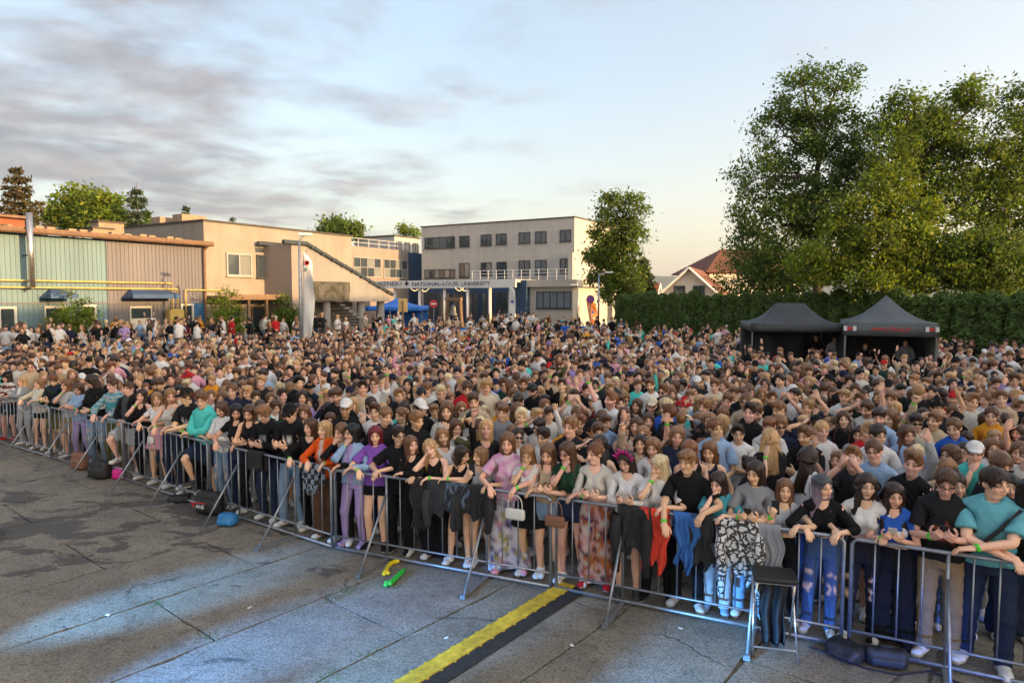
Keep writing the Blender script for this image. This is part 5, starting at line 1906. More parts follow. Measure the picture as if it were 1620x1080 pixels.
def top_sdf(kind, sex):
    k = 1.0 if sex == 'm' else .86
    S, E, Wp = joints(sex)

    def f(P):
        Q = mirror(P)
        z = P[:, 2]
        u = arm_u(P, sex)
        neck = rcone(P, (0, -.040, 1.512), (0, .03, 1.525), .066, .062)
        tight = kind in ('crop', 'tank', 'longtop', 'crop_long')
        off = .012 if tight else (.030 if kind in ('hoodie', 'jacket') else .019)
        tab = TORSO[sex].copy()
        if not tight:                                         # loose cloth falls straight from the chest
            w = tab[5, 1]
            tab[1:5, 1] = np.maximum(tab[1:5, 1], w * .96)
            tab[0:5, 2] = np.maximum(tab[0:5, 2], .110)
            tab[0:5, 3] = np.maximum(tab[0:5, 3], .104)
            tab[0, 1] = max(tab[0, 1], w)
        hem = {'crop': 1.115, 'crop_long': 1.115, 'tank': .985, 'longtop': .97, 'tshirt': .895, 'hoodie': .90, 'jacket': .88, 'shirt': .89}[kind]
        if kind in ('hoodie', 'jacket'):
            tab[0, 1:] -= .012
        d = loft(P, tab, off, hem)
        if sex == 'f':
            d = smin(d, ell(Q, (.062, -.088, 1.255), (.056 + off, .045 + off, .052 + off)), .04)
        d += .008 * np.sin(z * 48 + 14 * P[:, 0] + 2.5 * np.sin(P[:, 0] * 21 + P[:, 1] * 9)) * smooth(1.3, 1.0, z) * (0.4 if tight else 1)
        if kind in ('tank',) or (kind == 'crop' and False):
            d = np.maximum(d, hem - z)
            d = smax(d, -ell(Q, (SHX[sex] + .040, 0, 1.385), (.085, .13, .125)), .01)
            neck = rcone(P, (0, -.12, 1.44), (0, .06, 1.50), .088, .072)
        else:
            if kind in ('tshirt', 'crop'):
                ul, r0, r1 = (.20, .056, .082) if kind == 'tshirt' else (.13, .050, .056)
                a = rcone(Q, S - np.array([.012, 0, .004]), E, r0 * (k * .6 + .4), r1 * (k * .6 + .4))
                a = smin(a, rcone(Q, (.03, .02, 1.450), S, .048, .047), .02)
                a = np.maximum(a, u - ul)
            else:
                bulk = .018 if kind in ('hoodie', 'jacket', 'shirt') else .009
                a = rcone(Q, S - np.array([.012, 0, .004]), E, .047 * k + bulk * .7, .044 * k + bulk)
                a = smin(a, rcone(Q, (.03, .02, 1.452), S, .040 + bulk * .4, .042 + bulk * .5), .02)
                a = smin(a, rcone(Q, E, Wp, .046 * k + bulk, .030 * k + bulk * .75), .015)
                a += .004 * np.sin(u * 70 + 1.5 * np.sin(P[:, 1] * 60)) * (1 if bulk > .01 else .4)
                a = np.maximum(a, u - (UA + FA - .02))
            d = smin(d, a, .035)
            d = np.maximum(d, hem - z)
        if kind == 'hoodie':
            d = smin(d, ell(P, (0, .095, 1.435), (.105, .055, .065)), .03)
            d = smin(d, ell(Q, (.075, -.02, 1.455), (.03, .07, .028)), .03)
            neck = rcone(P, (0, -.045, 1.52), (0, .02, 1.56), .066, .062)
        if kind in ('jacket', 'shirt'):
            d = smin(d, ell(P, (0, .03, 1.465), (.085, .075, .025)), .02)
            neck = rcone(P, (0, -.060, 1.52), (0, .02, 1.56), .066, .060)
        if kind in ('crop', 'longtop', 'crop_long'):
            neck = rcone(P, (0, -.10, 1.45), (0, .04, 1.51), .080, .068)
        return smax(d, -neck, .008)
    return f


def bottom_sdf(kind, sex):
    def f(P):
        Q = mirror(P)
        z = P[:, 2]
        wide = {'jeans': .012, 'leggings': .004, 'wide': .020, 'shorts': .026, 'hotpants': .014, 'chinos': .016, 'skirt': .02, 'sweats': .02}[kind]
        top = 1.06 if sex == 'f' else 1.01
        d = loft(P, TORSO[sex], .005 + wide * .2, .82, top)
        kr, ar_ = .055, .039
        if kind == 'wide':
            kr, ar_ = .075, .100
        if kind in ('jeans', 'chinos', 'sweats'):
            kr, ar_ = .057, .052
        if kind in ('shorts', 'hotpants'):
            kr = .078
        legs = rcone(Q, (.089, 0, .90), (.099, -.005, .50), .087 + wide * .55, kr + wide * .8)
        legs = smin(legs, rcone(Q, (.10, -.005, .50), (.10, .018, .08), kr + wide * .8, ar_ + wide * .6), .03)
        if kind != 'leggings':
            legs += .0045 * np.sin(z * 55 + 12 * P[:, 0]) * np.sin(P[:, 1] * 35 + 1)
        cut = {'shorts': .56, 'hotpants': .76, 'skirt': .66}.get(kind, .055)
        if kind == 'skirt':
            ax = .175 + (1.0 - z) * .18
            sk = (np.sqrt((P[:, 0] / ax) ** 2 + (P[:, 1] / (ax * .8)) ** 2) - 1) * ax * .8
            sk += .006 * np.sin(np.arctan2(P[:, 0], P[:, 1]) * 14)
            sk = np.maximum(sk, z - .98)
            return np.maximum(smin(d, sk, .03), cut - z)
        return np.maximum(smin(d, legs, .02), cut - z)
    return f


def shoe_sdf(P):
    d = smin(rcone(P, (.10, .035, .055), (.108, -.125, .040), .046, .040), ell(P, (.101, .022, .085), (.043, .052, .05)), .02)
    d = smin(d, ell(P, (.108, -.10, .035), (.046, .075, .035)), .02)
    d = smax(d, .002 - P[:, 2], .006)
    return np.maximum(d, P[:, 2] - .118)


def weights(P, sex, mode='body'):
    n = len(P)
    Wt = np.zeros((n, 15))
    x, z = P[:, 0], P[:, 2]
    if mode == 'hair':
        h = smooth(1.36, 1.50, z)
        Wt[:, 2], Wt[:, 1] = h, 1 - h
        return Wt
    ax = np.abs(x)
    u = arm_u(P, sex)
    perp = (ax - SHX[sex]) * R7 + (z - SHZ) * R7
    wa = smooth(-.150, -.060, perp) * smooth(-.035, .075, u)
    if mode == 'hand':
        wa = np.ones(n)
    if mode == 'legs':
        wa = np.zeros(n)
    wc = smooth(.98, 1.22, z)
    wh = smooth(1.455, 1.535, z)
    wl = 1 - smooth(.83, .965, z)
    ws = smooth(-.022, .022, x)
    rem = 1 - wa
    Wt[:, 2] = rem * wh
    Wt[:, 1] = rem * (1 - wh) * wc
    Wt[:, 0] = rem * (1 - wh) * (1 - wc) * (1 - wl)
    leg = rem * (1 - wh) * (1 - wc) * wl
    kn = 1 - smooth(.44, .555, z)
    an = 1 - smooth(.065, .12, z)
    for i, sd in ((9, ws), (12, 1 - ws)):
        Wt[:, i] = leg * sd * (1 - kn)
        Wt[:, i + 1] = leg * sd * kn * (1 - an)
        Wt[:, i + 2] = leg * sd * kn * an
    fo = smooth(UA - .045, UA + .045, u)
    ha = smooth(UA + FA - .022, UA + FA + .018, u)
    for i, sd in ((3, x > 0), (6, x <= 0)):
        Wt[:, i] = wa * sd * (1 - fo)
        Wt[:, i + 1] = wa * sd * fo * (1 - ha)
        Wt[:, i + 2] = wa * sd * fo * ha
    return Wt


CACHE = {}
CURL = {'relax': .42, 'grip': 1.0, 'open': .10, 'fist': 1.35}


def add_locks(V, F, n, seg, style):
    """loose locks lying on the hair surface and lifting off at their ends"""
    F = tri(F)
    a, b, c = V[F[:, 0]], V[F[:, 1]], V[F[:, 2]]
    cen = V.mean(0)
    if (np.einsum('ij,ij->i', a - cen, np.cross(b - cen, c - cen))).sum() < 0:
        F = F[:, ::-1]
    N = normals(V, F)
    rg = np.random.default_rng(len(V))
    ok = np.where((N[:, 2] > -.5) & ((V[:, 2] > 1.56) | (np.abs(V[:, 0]) + np.abs(V[:, 1]) > .09)))[0]
    pick = rg.choice(ok, n)
    short = style in ('short', 'fringe', 'quiff', 'curly', 'buzz', 'bun')
    Vs, Fs, sh = [V], [F], [np.ones(len(V))]
    m = len(V)
    for i in pick:
        p, nn = V[i] + N[i] * .001, N[i]
        d = np.array([rg.normal(0, .25), rg.normal(0, .25) - (.5 if short and p[2] > 1.66 else 0), -1.0])
        if p[2] > 1.69:                                   # near the crown the hair runs outwards
            d = d * .3 + np.array([p[0], p[1] - .01, 0]) * 14
        d = d - nn * (d @ nn)
        d /= np.linalg.norm(d) + 1e-9
        w = np.cross(nn, d)
        L = rg.uniform(.025, .05) if short else rg.uniform(.06, .13)
        wd = rg.uniform(.004, .008) if seg == 3 else rg.uniform(.006, .012)
        lift = rg.uniform(.0, .009) * (1.6 if short else 1)
        ring = []
        for k in range(seg + 1):
            t = k / seg
            q = p + d * L * t + nn * (.0025 + lift * t * t) - np.array([0, 0, .25 * L * t * t * (0 if short else 1)]) + w * .004 * math.sin(t * 5 + p[2] * 90)
            ww = wd * (1 - .75 * t) * .5
            ring += [q - w * ww, q + w * ww]
        Vs.append(np.array(ring))
        Fs.append(np.array([f for k in range(seg) for f in ((m + 2 * k, m + 2 * k + 1, m + 2 * k + 3), (m + 2 * k, m + 2 * k + 3, m + 2 * k + 2))]))
        sh.append(np.full(len(ring), rg.uniform(.55, 1.7)))
        m += len(ring)
    return np.concatenate(Vs), np.concatenate(Fs), np.concatenate(sh)


def template(kind, sex='m', lod=0, **kw):
    key = (kind, sex, lod) + tuple(sorted(kw.items()))
    if key in CACHE:
        return CACHE[key]
    mode = 'body'
    if kind == 'body':
        h = (.017, .024, .036, .05)[lod]
        V, F = snets(body_sdf(sex), ar(-.70, .70, h), ar(-.21, .16, h), ar(-.02, 1.50, h))
        keep = V[:, 2].take(F).max(1) < 1.475
        F = F[keep]
        V, F = decimate(V, F, (2300, 560, 150, 74)[lod])
    elif kind == 'head':
        if lod == 0:
            xs, ys, zs = mixed(-.10, -.061, .061, .10, .0058, .013), mixed(-.13, -.13, -.045, .13, .0075, .014), mixed(1.40, 1.485, 1.645, 1.75, .0055, .014)
        elif lod == 1:
            xs, ys, zs = mixed(-.10, -.061, .061, .10, .0118, .02), mixed(-.13, -.13, -.045, .13, .014, .022), mixed(1.40, 1.485, 1.645, 1.75, .0108, .022)
        elif lod == 2:
            xs, ys, zs = ar(-.108, .108, .0196), mixed(-.14, -.14, -.03, .15, .022, .04), mixed(1.40, 1.482, 1.65, 1.77, .0168, .035)
        else:
            xs, ys, zs = ar(-.116, .116, .029), ar(-.15, .16, .034), mixed(1.40, 1.48, 1.66, 1.78, .026, .045)
        V, F = snets(head_sdf(sex), xs, ys, zs)
        if lod in (1, 2):                                  # the face keeps its resolution, the rest of the head is thinned
            F = tri(F)
            ce = V[F].mean(1)
            fc = (ce[:, 1] < -.025) & (ce[:, 2] > 1.485) & (ce[:, 2] < 1.66)
            fo = (ce[:, 1] < -.045) & (ce[:, 2] > 1.497) & (ce[:, 2] < 1.65)
            V1, F1 = (V, F[fc])
            V2, F2 = decimate(V, F[~fo], (0, 300, 100)[lod])
            V, F = np.concatenate([V1, V2]), np.concatenate([F1, F2 + len(V1)])
        else:
            V, F = decimate(V, F, (3400, 900, 310, 120)[lod])
    elif kind == 'hand':
        h = (.0056, .0105, .02, .03)[lod]
        V, F = snets(hand_sdf(CURL[kw['curl']]), ar(-.035, .20, h), ar(-.065, .115, h), ar(-.05, .12, h))
        V, F = decimate(V, F, (520, 100, 26, 12)[lod])
        _, _, Wp = joints(sex)
        V = V * (.96 if sex == 'm' else .88)
        L, Wv, N = np.array([R7, 0, -R7]), np.array([0, -1.0, 0]), np.array([-R7, 0, -R7])
        V = Wp + V[:, :1] * L + V[:, 1:2] * Wv + V[:, 2:] * N
        mode = 'hand'
    elif kind == 'hair':
        h = (.0095, .013, .023, .034)[lod]
        s = kw['style']
        V, F = snets(hair_sdf(s), ar(-.17, .17, h), ar(-.16, .20, h), ar(1.10, 1.78, h))
        nh = (1500, 420, 130, 66)[lod]
        F = tri(F)
        zc = V[F].mean(1)[:, 2]
        if (zc < 1.50).any():                              # crown and hanging lengths are thinned apart, so the crown keeps its shape
            V1, F1 = decimate(V, F[zc > 1.57], int(nh * .5))
            V2, F2 = decimate(V, F[zc < 1.60], int(nh * .5))
            V, F = np.concatenate([V1, V2]), np.concatenate([F1, F2 + len(V1)])
        else:
            V, F = decimate(V, F, int(nh * .85))
        if lod < 2:
            V, F, lockshade = add_locks(V, F, (270, 80)[lod], (3, 2)[lod], s)
        mode = 'hair'
    elif kind == 'top':
        h = (.0165, .022, .034, .045)[lod]
        V, F = snets(top_sdf(kw['cut'], sex), ar(-.66, .66, h), ar(-.23, .22, h), ar(.86, 1.56, h))
        V, F = decimate(V, F, (2600, 540, 160, 76)[lod])
    elif kind == 'bottom':
        h = (.0165, .024, .034, .045)[lod]
        V, F = snets(bottom_sdf(kw['cut'], sex), ar(-.30, .30, h), ar(-.28, .28, h), ar(.03, 1.09, h))
        V, F = decimate(V, F, (1900, 200, 56, 36)[lod])
        mode = 'legs'
    elif kind == 'shoe':
        h = (.010, .018, .03, .03)[lod]
        V, F = snets(shoe_sdf, ar(.03, .18, h), ar(-.20, .11, h), ar(-.02, .14, h))
        V, F = decimate(V, F, (320, 50, 40, 40)[lod])
        mode = 'legs'
    elif kind == 'band':
        _, _, Wp = joints(sex)
        d = np.array([R7, 0, -R7])
        c = Wp - d * .025
        r = .031 if sex == 'm' else .028
        a, b = np.array([0, 1.0, 0]), np.array([R7, 0, R7])
        n = 10
        V = np.array([c + d * e + (a * math.cos(t) + b * math.sin(t)) * rr for e, rr in ((-.011, r - .004), (-.011, r + .003), (.011, r + .003), (.011, r - .004)) for t in np.arange(n) * 2 * math.pi / n])
        F = np.array([(i * n + k, i * n + (k + 1) % n, (i + 1) * n + (k + 1) % n, (i + 1) * n + k) for i in range(3) for k in range(n)])
        F = tri(F)
        mode = 'hand'
    elif kind == 'hat':
        h = (.009, .014, .024, .032)[lod]

        def hs(P):
            d = ell(P, (0, .014, 1.650), (.088, .108, .095))
            d = np.maximum(d, 1.652 - P[:, 2])
            if kw['style'] == 'cap':
                v = np.maximum(ell(P, (0, -.085, 1.655), (.074, .105, .012)), P[:, 1] + .05)
                v = ell(P - np.stack([0 * P[:, 0], 0 * P[:, 0], -.25 * np.clip(np.abs(P[:, 0]) - .03, 0, 1) + .10 * (P[:, 1] + .08)], 1), (0, -.085, 1.655), (.074, .105, max(.011, h * .8)))
                d = smin(d, v, .008)
            elif kw['style'] == 'bucket':
                k = np.linalg.norm(P[:, :2] - np.array([0, .012]), axis=1)
                br = np.maximum(np.abs(P[:, 2] - (1.66 - .45 * (k - .09))) - max(.006, h * .5), k - .155)
                d = smin(d, br, .01)
            elif kw['style'] == 'hood':
                d = ell(P, (0, .03, 1.62), (.105, .125, .135))
                d = smax(d, -ell(P, (0, -.13, 1.58), (.075, .12, .12)), .01)
                d = np.maximum(d, 1.46 - P[:, 2])
            return d
        V, F = snets(hs, ar(-.18, .18, h), ar(-.23, .19, h), ar(1.44, 1.78, h))
        V, F = decimate(V, F, (900, 280, 90, 50)[lod])
        mode = 'hair'
    elif kind == 'glasses':
        mb = MB()
        for s in (-1, 1):
            mb.tube([(s * (.031 + .020 * math.cos(t)), -.098 + .012 * (abs(math.cos(t)) if math.cos(t) > 0 else 0), 1.604 + .016 * math.sin(t)) for t in [i * math.pi / 5 for i in range(11)]], .0028, 4)
            mb.tube([(s * .052, -.088, 1.608), (s * .078, .01, 1.610)], .0028, 4)
        mb.tube([(-.012, -.101, 1.607), (.012, -.101, 1.607)], .0028, 4)
        V = np.array(mb.v)
        F = np.concatenate([tri(np.array([f for f in mb.f if len(f) == 4])), tri(np.array([f for f in mb.f if len(f) == 4]))[:0]])
        mode = 'hair'
    elif kind == 'shades':
        def gs(P):
            Q = mirror(P)
            d = ell(Q, (.032, -.098, 1.604), (.027, .010, .019))
            d = smin(d, rcone(Q, (.0, -.10, 1.609), (.03, -.099, 1.609), .005, .005), .004)
            return smin(d, rcone(Q, (.056, -.088, 1.609), (.080, .01, 1.61), .005, .005), .004)
        h = (.007, .010, .014, .02)[lod]
        V, F = snets(gs, ar(-.09, .09, h), ar(-.12, .03, h), ar(1.57, 1.64, h))
        V, F = decimate(V, F, (300, 140, 60, 30)[lod])
        mode = 'hair'
    F = tri(F)
    used = np.unique(F)
    remap = -np.ones(len(V), int)
    remap[used] = np.arange(len(used))
    V, F = V[used], remap[F]
    if len(F):                                              # outward normals
        a, b, c = V[F[:, 0]], V[F[:, 1]], V[F[:, 2]]
        if (np.einsum('ij,ij->i', a - V.mean(0), np.cross(b - V.mean(0), c - V.mean(0)))).sum() < 0:
            F = F[:, ::-1]
    if kind == 'hair' and lod < 2:
        lockshade = lockshade[used]
    r = dict(V=V, F=F, W=weights(V, sex, mode), h=(.0058, .0105, .018, .03)[lod])
    if kind == 'hair' and lod < 2:
        r['lock'] = lockshade
    if kind == 'head':
        r['face'] = face_masks(V, r['h'] * 1.3)
    CACHE[key] = r
    return r


def flipx(t):
    if 'mir' not in t:
        V = t['V'].copy()
        V[:, 0] *= -1
        W2 = t['W'].copy()
        for a, b in ((3, 6), (4, 7), (5, 8), (9, 12), (10, 13), (11, 14)):
            W2[:, [a, b]] = W2[:, [b, a]]
        t['mir'] = dict(V=V, F=t['F'][:, ::-1], W=W2, h=t['h'])
    return t['mir']


def frame(d, p):
    d = np.asarray(d, float)
    d = d / np.linalg.norm(d)
    p = np.asarray(p, float) - d * np.dot(p, d)
    if np.linalg.norm(p) < 1e-4:
        p = np.array([0.31, 0.95, 0.1]) - d * np.dot([0.31, 0.95, 0.1], d)
    p = p / np.linalg.norm(p)
    return np.stack([d, p, np.cross(d, p)], 1)


def M4(R, to, frm):
    M = np.eye(4)
    M[:3, :3] = R
    M[:3, 3] = np.asarray(to) - R @ np.asarray(frm)
    return M


def R3(rx=0, ry=0, rz=0):
    cx, sx_, cy, sy, cz, sz = math.cos(rx), math.sin(rx), math.cos(ry), math.sin(ry), math.cos(rz), math.sin(rz)
    return np.array([[cz, -sz, 0], [sz, cz, 0], [0, 0, 1]]) @ np.array([[1, 0, 0], [0, cx, -sx_], [0, sx_, cx]]) @ np.array([[cy, 0, sy], [0, 1, 0], [-sy, 0, cy]])


def ik(S, T, l1, l2, pole):
    v = T - S
    L = np.linalg.norm(v)
    L2 = min(max(L, abs(l1 - l2) + .02), (l1 + l2) * .998)
    v = v / L
    T = S + v * L2
    a = (l1 * l1 - l2 * l2 + L2 * L2) / (2 * L2)
    hh = math.sqrt(max(l1 * l1 - a * a, 1e-8))
    p = np.asarray(pole, float) - v * np.dot(pole, v)
    p = p / (np.linalg.norm(p) + 1e-9)
    E = S + v * a + p * hh
    return E, T, p


def pose_mats(sex, ps):
    """ps: lean, side, twist, head (yaw, pitch, roll), hips (dx, dy, dz), wl / wr wrist targets, pl / pr elbow poles,
    hl / hr (hand direction, palm), fl / fr foot offsets with a turn"""
    M = [np.eye(4) for _ in range(15)]
    hips = np.array(ps.get('hips', (0, 0, -.008)), float)
    pel = M4(R3(ps.get('plean', 0), 0, ps.get('pyaw', 0)), np.array([0, 0, .95]) + hips, (0, 0, .95))
    M[0] = pel
    p1 = np.array([0, 0, 1.0])
    chest = pel @ M4(R3(ps.get('lean', 0), ps.get('side', 0), ps.get('twist', 0)), p1, p1)
    M[1] = chest
    p2 = np.array([0, .012, 1.475])
    hy, hp, hr = ps.get('head', (0, 0, 0))
    M[2] = chest @ M4(R3(hp - ps.get('lean', 0) * .7, hr, hy), p2, p2)
    S0, E0, W0 = joints(sex)
    for base, sg, wk, pk, hk in ((3, 1, 'wl', 'pl', 'hl'), (6, -1, 'wr', 'pr', 'hr')):
        m = np.array([sg, 1, 1])
        s0, e0, w0 = S0 * m, E0 * m, W0 * m
        S = (chest @ np.append(s0, 1))[:3]
        T = np.array(ps.get(wk, (sg * .27, -.04, .90)), float)
        pole = np.array(ps.get(pk, (sg * .35, .8, -.3)), float)
        E, T, p = ik(S, T, UA, FA, pole)
        d0 = e0 - s0
        F0 = frame(d0, (0, 1, 0))
        R1 = frame(E - S, p) @ F0.T
        R2 = frame(T - E, p) @ F0.T
        M[base] = M4(R1, S, s0)
        M[base + 1] = M4(R2, E, e0)
        if hk in ps and ps[hk] is not None:
            hd, pn = ps[hk]
            Fh0 = frame(d0, (-R7 * sg, 0, -R7))
            M[base + 2] = M4(frame(hd, pn) @ Fh0.T, T, w0)
        else:
            M[base + 2] = M4(R2, T, w0)
    for base, sg, fk, kk in ((9, 1, 'fl', 'kl'), (12, -1, 'fr', 'kr')):
        h0, k0, a0 = np.array([sg * .088, 0, .90]), np.array([sg * .10, -.005, .50]), np.array([sg * .10, .018, .09])
        H = (pel @ np.append(h0, 1))[:3]
        fo = ps.get(fk, (0, 0, 0, 0))
        A = a0 + np.array(fo[:3])
        l1, l2 = np.linalg.norm(k0 - h0), np.linalg.norm(a0 - k0)
        K, A, p = ik(H, A, l1, l2, ps.get(kk, (sg * .12, -1, 0)))
        M[base] = M4(frame(K - H, p) @ frame(k0 - h0, (0, -1, 0)).T, H, h0)
        M[base + 1] = M4(frame(A - K, p) @ frame(a0 - k0, (0, -1, 0)).T, K, k0)
        M[base + 2] = M4(R3(fo[4] if len(fo) > 4 else 0, 0, fo[3] * 1.0), A, a0)
    return np.stack(M)


def normals(V, F):
    n = np.cross(V[F[:, 1]] - V[F[:, 0]], V[F[:, 2]] - V[F[:, 0]])
    N = np.zeros_like(V)
    for k in range(3):
        np.add.at(N, F[:, k], n)
    return N / (np.linalg.norm(N, axis=1)[:, None] + 1e-12)


def hidden(t, key, fns, eps, drop=False, depth=.016):
    """what lies under cloth is tucked in a little (or left out for the far crowd)"""
    k = 'hid%s' % (key,)
    if k not in t:
        V, F = t['V'], t['F']
        if drop:
            gone = np.zeros(len(F), bool)
            ce = V[F].mean(1)
            for f in fns:
                gone |= (f(V) < eps)[F].all(1) & (f(ce) < eps)
            F = F[~gone]
            used = np.unique(F)
            rm = -np.ones(len(V), int)
            rm[used] = np.arange(len(used))
            t[k] = dict(V=V[used], F=rm[F], W=t['W'][used], h=t['h'])
        else:
            N = normals(V, F)
            w = np.zeros(len(V))
            for f in fns:
                w = np.maximum(w, smooth(eps, eps - .006, f(V)))
            t[k] = dict(V=V - N * (w * depth)[:, None], F=F, W=t['W'], h=t['h'])
    return t[k]


def deform(t, M):
    Mb = np.tensordot(t['W'], M[:, :3, :], axes=(1, 0))
    return np.einsum('nij,nj->ni', Mb[:, :, :3], t['V']) + Mb[:, :, 3]


LIPS, BROWD = lin(176, 92, 88), lin(48, 34, 26)


def hashn(P, s=1.0):
    q = np.floor(P * s).astype(np.int64)
    h_ = (q[:, 0] * 73856093) ^ (q[:, 1] * 19349663) ^ (q[:, 2] * 83492791)
    return ((h_ % 1013) / 1013.0)


def face_shape(V, sp):
    """small differences of jaw, face length, nose and cheeks from one person to the next"""
    r = np.random.default_rng(int(abs(float(np.sum(sp['skin'])) * 1e6)) % 99991)
    a, b, c, e = r.uniform(-.10, .09), r.uniform(-.06, .05), r.uniform(-.006, .005), r.uniform(-.05, .05)
    V = V.copy()
    x, y, z = V[:, 0], V[:, 1], V[:, 2]
    k = smooth(1.60, 1.50, z) * smooth(1.44, 1.48, z)
    V[:, 0] *= 1 + a * k + e * np.exp(-((z - 1.575) / .02) ** 2)
    V[:, 1] += c * np.exp(-((x / .016) ** 2 + ((z - 1.58) / .02) ** 2)) * (y < -.05)
    V[:, 2] = np.where((z < 1.60) & (z > 1.46), 1.60 + (z - 1.60) * (1 + b * smooth(1.46, 1.50, z)), z)
    return V


def colour(c, V):
    return c(V) if callable(c) else np.tile(np.asarray(c, float), (len(V), 1))


def person_parts(sp, lod):
    """sp: a dict describing one person -> list of (part name, V, F, colours, material index, rest)"""
    sex = sp['sex']
    M = pose_mats(sex, sp['pose'])
    out = []
    skin = np.asarray(sp['skin'])
    # body
    tops_, bots_ = top_sdf(sp['top'], sex), bottom_sdf(sp['bottom'], sex)
    bl = [hidden(template('body', sex, lod), (sp['top'], sp['bottom']), (tops_, bots_), .006 if lod < 2 else .015, False, .016 if lod < 2 else .034), template('head', sex, lod)]
    ch = sp.get('curl', ('relax', 'relax'))
    bl += [template('hand', sex, lod, curl=ch[0]), flipx(template('hand', sex, lod, curl=ch[1]))]
    Vs, Fs, Cs, Rs = [], [], [], []
    n = 0
    for i, t in enumerate(bl):
        c = np.tile(skin, (len(t['V']), 1))
        if i == 1:
            fm = t['face']
            mix = lambda c, w, k: c + (np.asarray(k) - c) * w[:, None]
            c = mix(c, fm[:, 4] * .35, skin * np.array([1.0, .72, .68]))
            c = mix(c, fm[:, 0] * (.85 if sex == 'f' else .5), sp.get('lips', LIPS))
            c = mix(c, np.clip(fm[:, 1] * (.85 if lod == 0 else 1.2), 0, .95), np.asarray(sp['hairc']) * .45 + BROWD * .45)
            if lod == 0:
                c = mix(c, fm[:, 2] * .8, lin(200, 195, 190))
                c = mix(c, fm[:, 3] * .95, lin(34, 24, 20))
            else:                                          # too small to show the white of the eye
                c = mix(c, np.clip((fm[:, 3] + fm[:, 2] * .75) * 1.15, 0, .95), lin(38, 27, 22))
            if sp.get('beard'):
                P = t['V']
                b = smooth(1.572, 1.545, P[:, 2]) * smooth(1.47, 1.49, P[:, 2]) * (P[:, 1] < .02) * (1 - fm[:, 0])
                c = mix(c, b * sp['beard'], np.asarray(sp['hairc']) * .7)
        if i == 1 and lod < 2:
            t = dict(V=face_shape(t['V'], sp), F=t['F'], W=t['W'])
        Vs.append(deform(t, M))
        Fs.append(t['F'] + n)
        Cs.append(c)
        Rs.append(t['V'])
        n += len(t['V'])
    out.append(('body', np.concatenate(Vs), np.concatenate(Fs), np.concatenate(Cs), 0, np.concatenate(Rs)))

    def part(name, t, c, mi):
        out.append((name, deform(t, M), t['F'], colour(c, t['V']), mi, t['V']))
    hs = sp.get('hair')
    if hs:
        t = template('hair', sex, lod, style=hs)
        hc = np.asarray(sp['hairc'])
        th = np.arctan2(t['V'][:, 0], t['V'][:, 1])
        k = 1 + .22 * np.sin(th * 13 + 3 * np.sin(t['V'][:, 2] * 14)) + .18 * np.sin(th * 29 + t['V'][:, 2] * 25)
        c = hc * k[:, None]
        if 'lock' in t:
            c = c * t['lock'][:, None]
        if 'roots' in sp:
            w = smooth(1.66, 1.56, t['V'][:, 2])[:, None]
            c = np.asarray(sp['roots']) * (1 - w) + c * w
        out.append(('hair', deform(t, M), t['F'], c, 2, t['V']))
    tn = {'tshirt': 't_shirt', 'crop': 'crop_top', 'crop_long': 'crop_top', 'tank': 'tank_top', 'longtop': 'long_sleeved_top', 'hoodie': 'hooded_sweatshirt', 'jacket': 'jacket', 'shirt': 'shirt'}[sp['top']]
    part(tn, template('top', sex, lod, cut=sp['top']), sp['topc'], 1)
    bn = {'jeans': 'jeans', 'leggings': 'leggings', 'wide': 'trousers', 'shorts': 'shorts', 'hotpants': 'shorts', 'chinos': 'trousers', 'skirt': 'skirt', 'sweats': 'sweatpants'}[sp['bottom']]
    part(bn, hidden(template('bottom', sex, lod, cut=sp['bottom']), sp['top'], (tops_,), .010, False, .014 if lod < 2 else .03), sp['botc'], 1)
    if lod < 2:
        sc = np.asarray(sp.get('shoec', lin(225, 225, 225)))
        sole = np.asarray(sp.get('solec', lin(215, 213, 208)))
        fn = lambda V: np.where(V[:, 2:3] < .03, sole, sc)
        st = template('shoe', sex, lod)
        part('shoe', st, fn, 1)
        part('shoe', flipx(st), fn, 1)
    if sp.get('band') is not None:
        t = template('band', sex, lod)
        part('wristband', flipx(t) if sp['band'] == 'r' else t, sp.get('bandc', lin(90, 225, 70)), 1)
    if sp.get('hat'):
        part({'cap': 'cap', 'bucket': 'bucket_hat', 'hood': 'hood'}[sp['hat']], template('hat', sex, lod, style=sp['hat']), sp['hatc'], 1)
    if sp.get('eyes') == 'glasses' and lod < 2:
        part('glasses', template('glasses', sex, lod), lin(25, 22, 22), 1)
    if sp.get('eyes') == 'shades':
        part('sunglasses', template('shades', sex, lod), sp.get('shadec', lin(16, 15, 17)), 2)
    return out, M


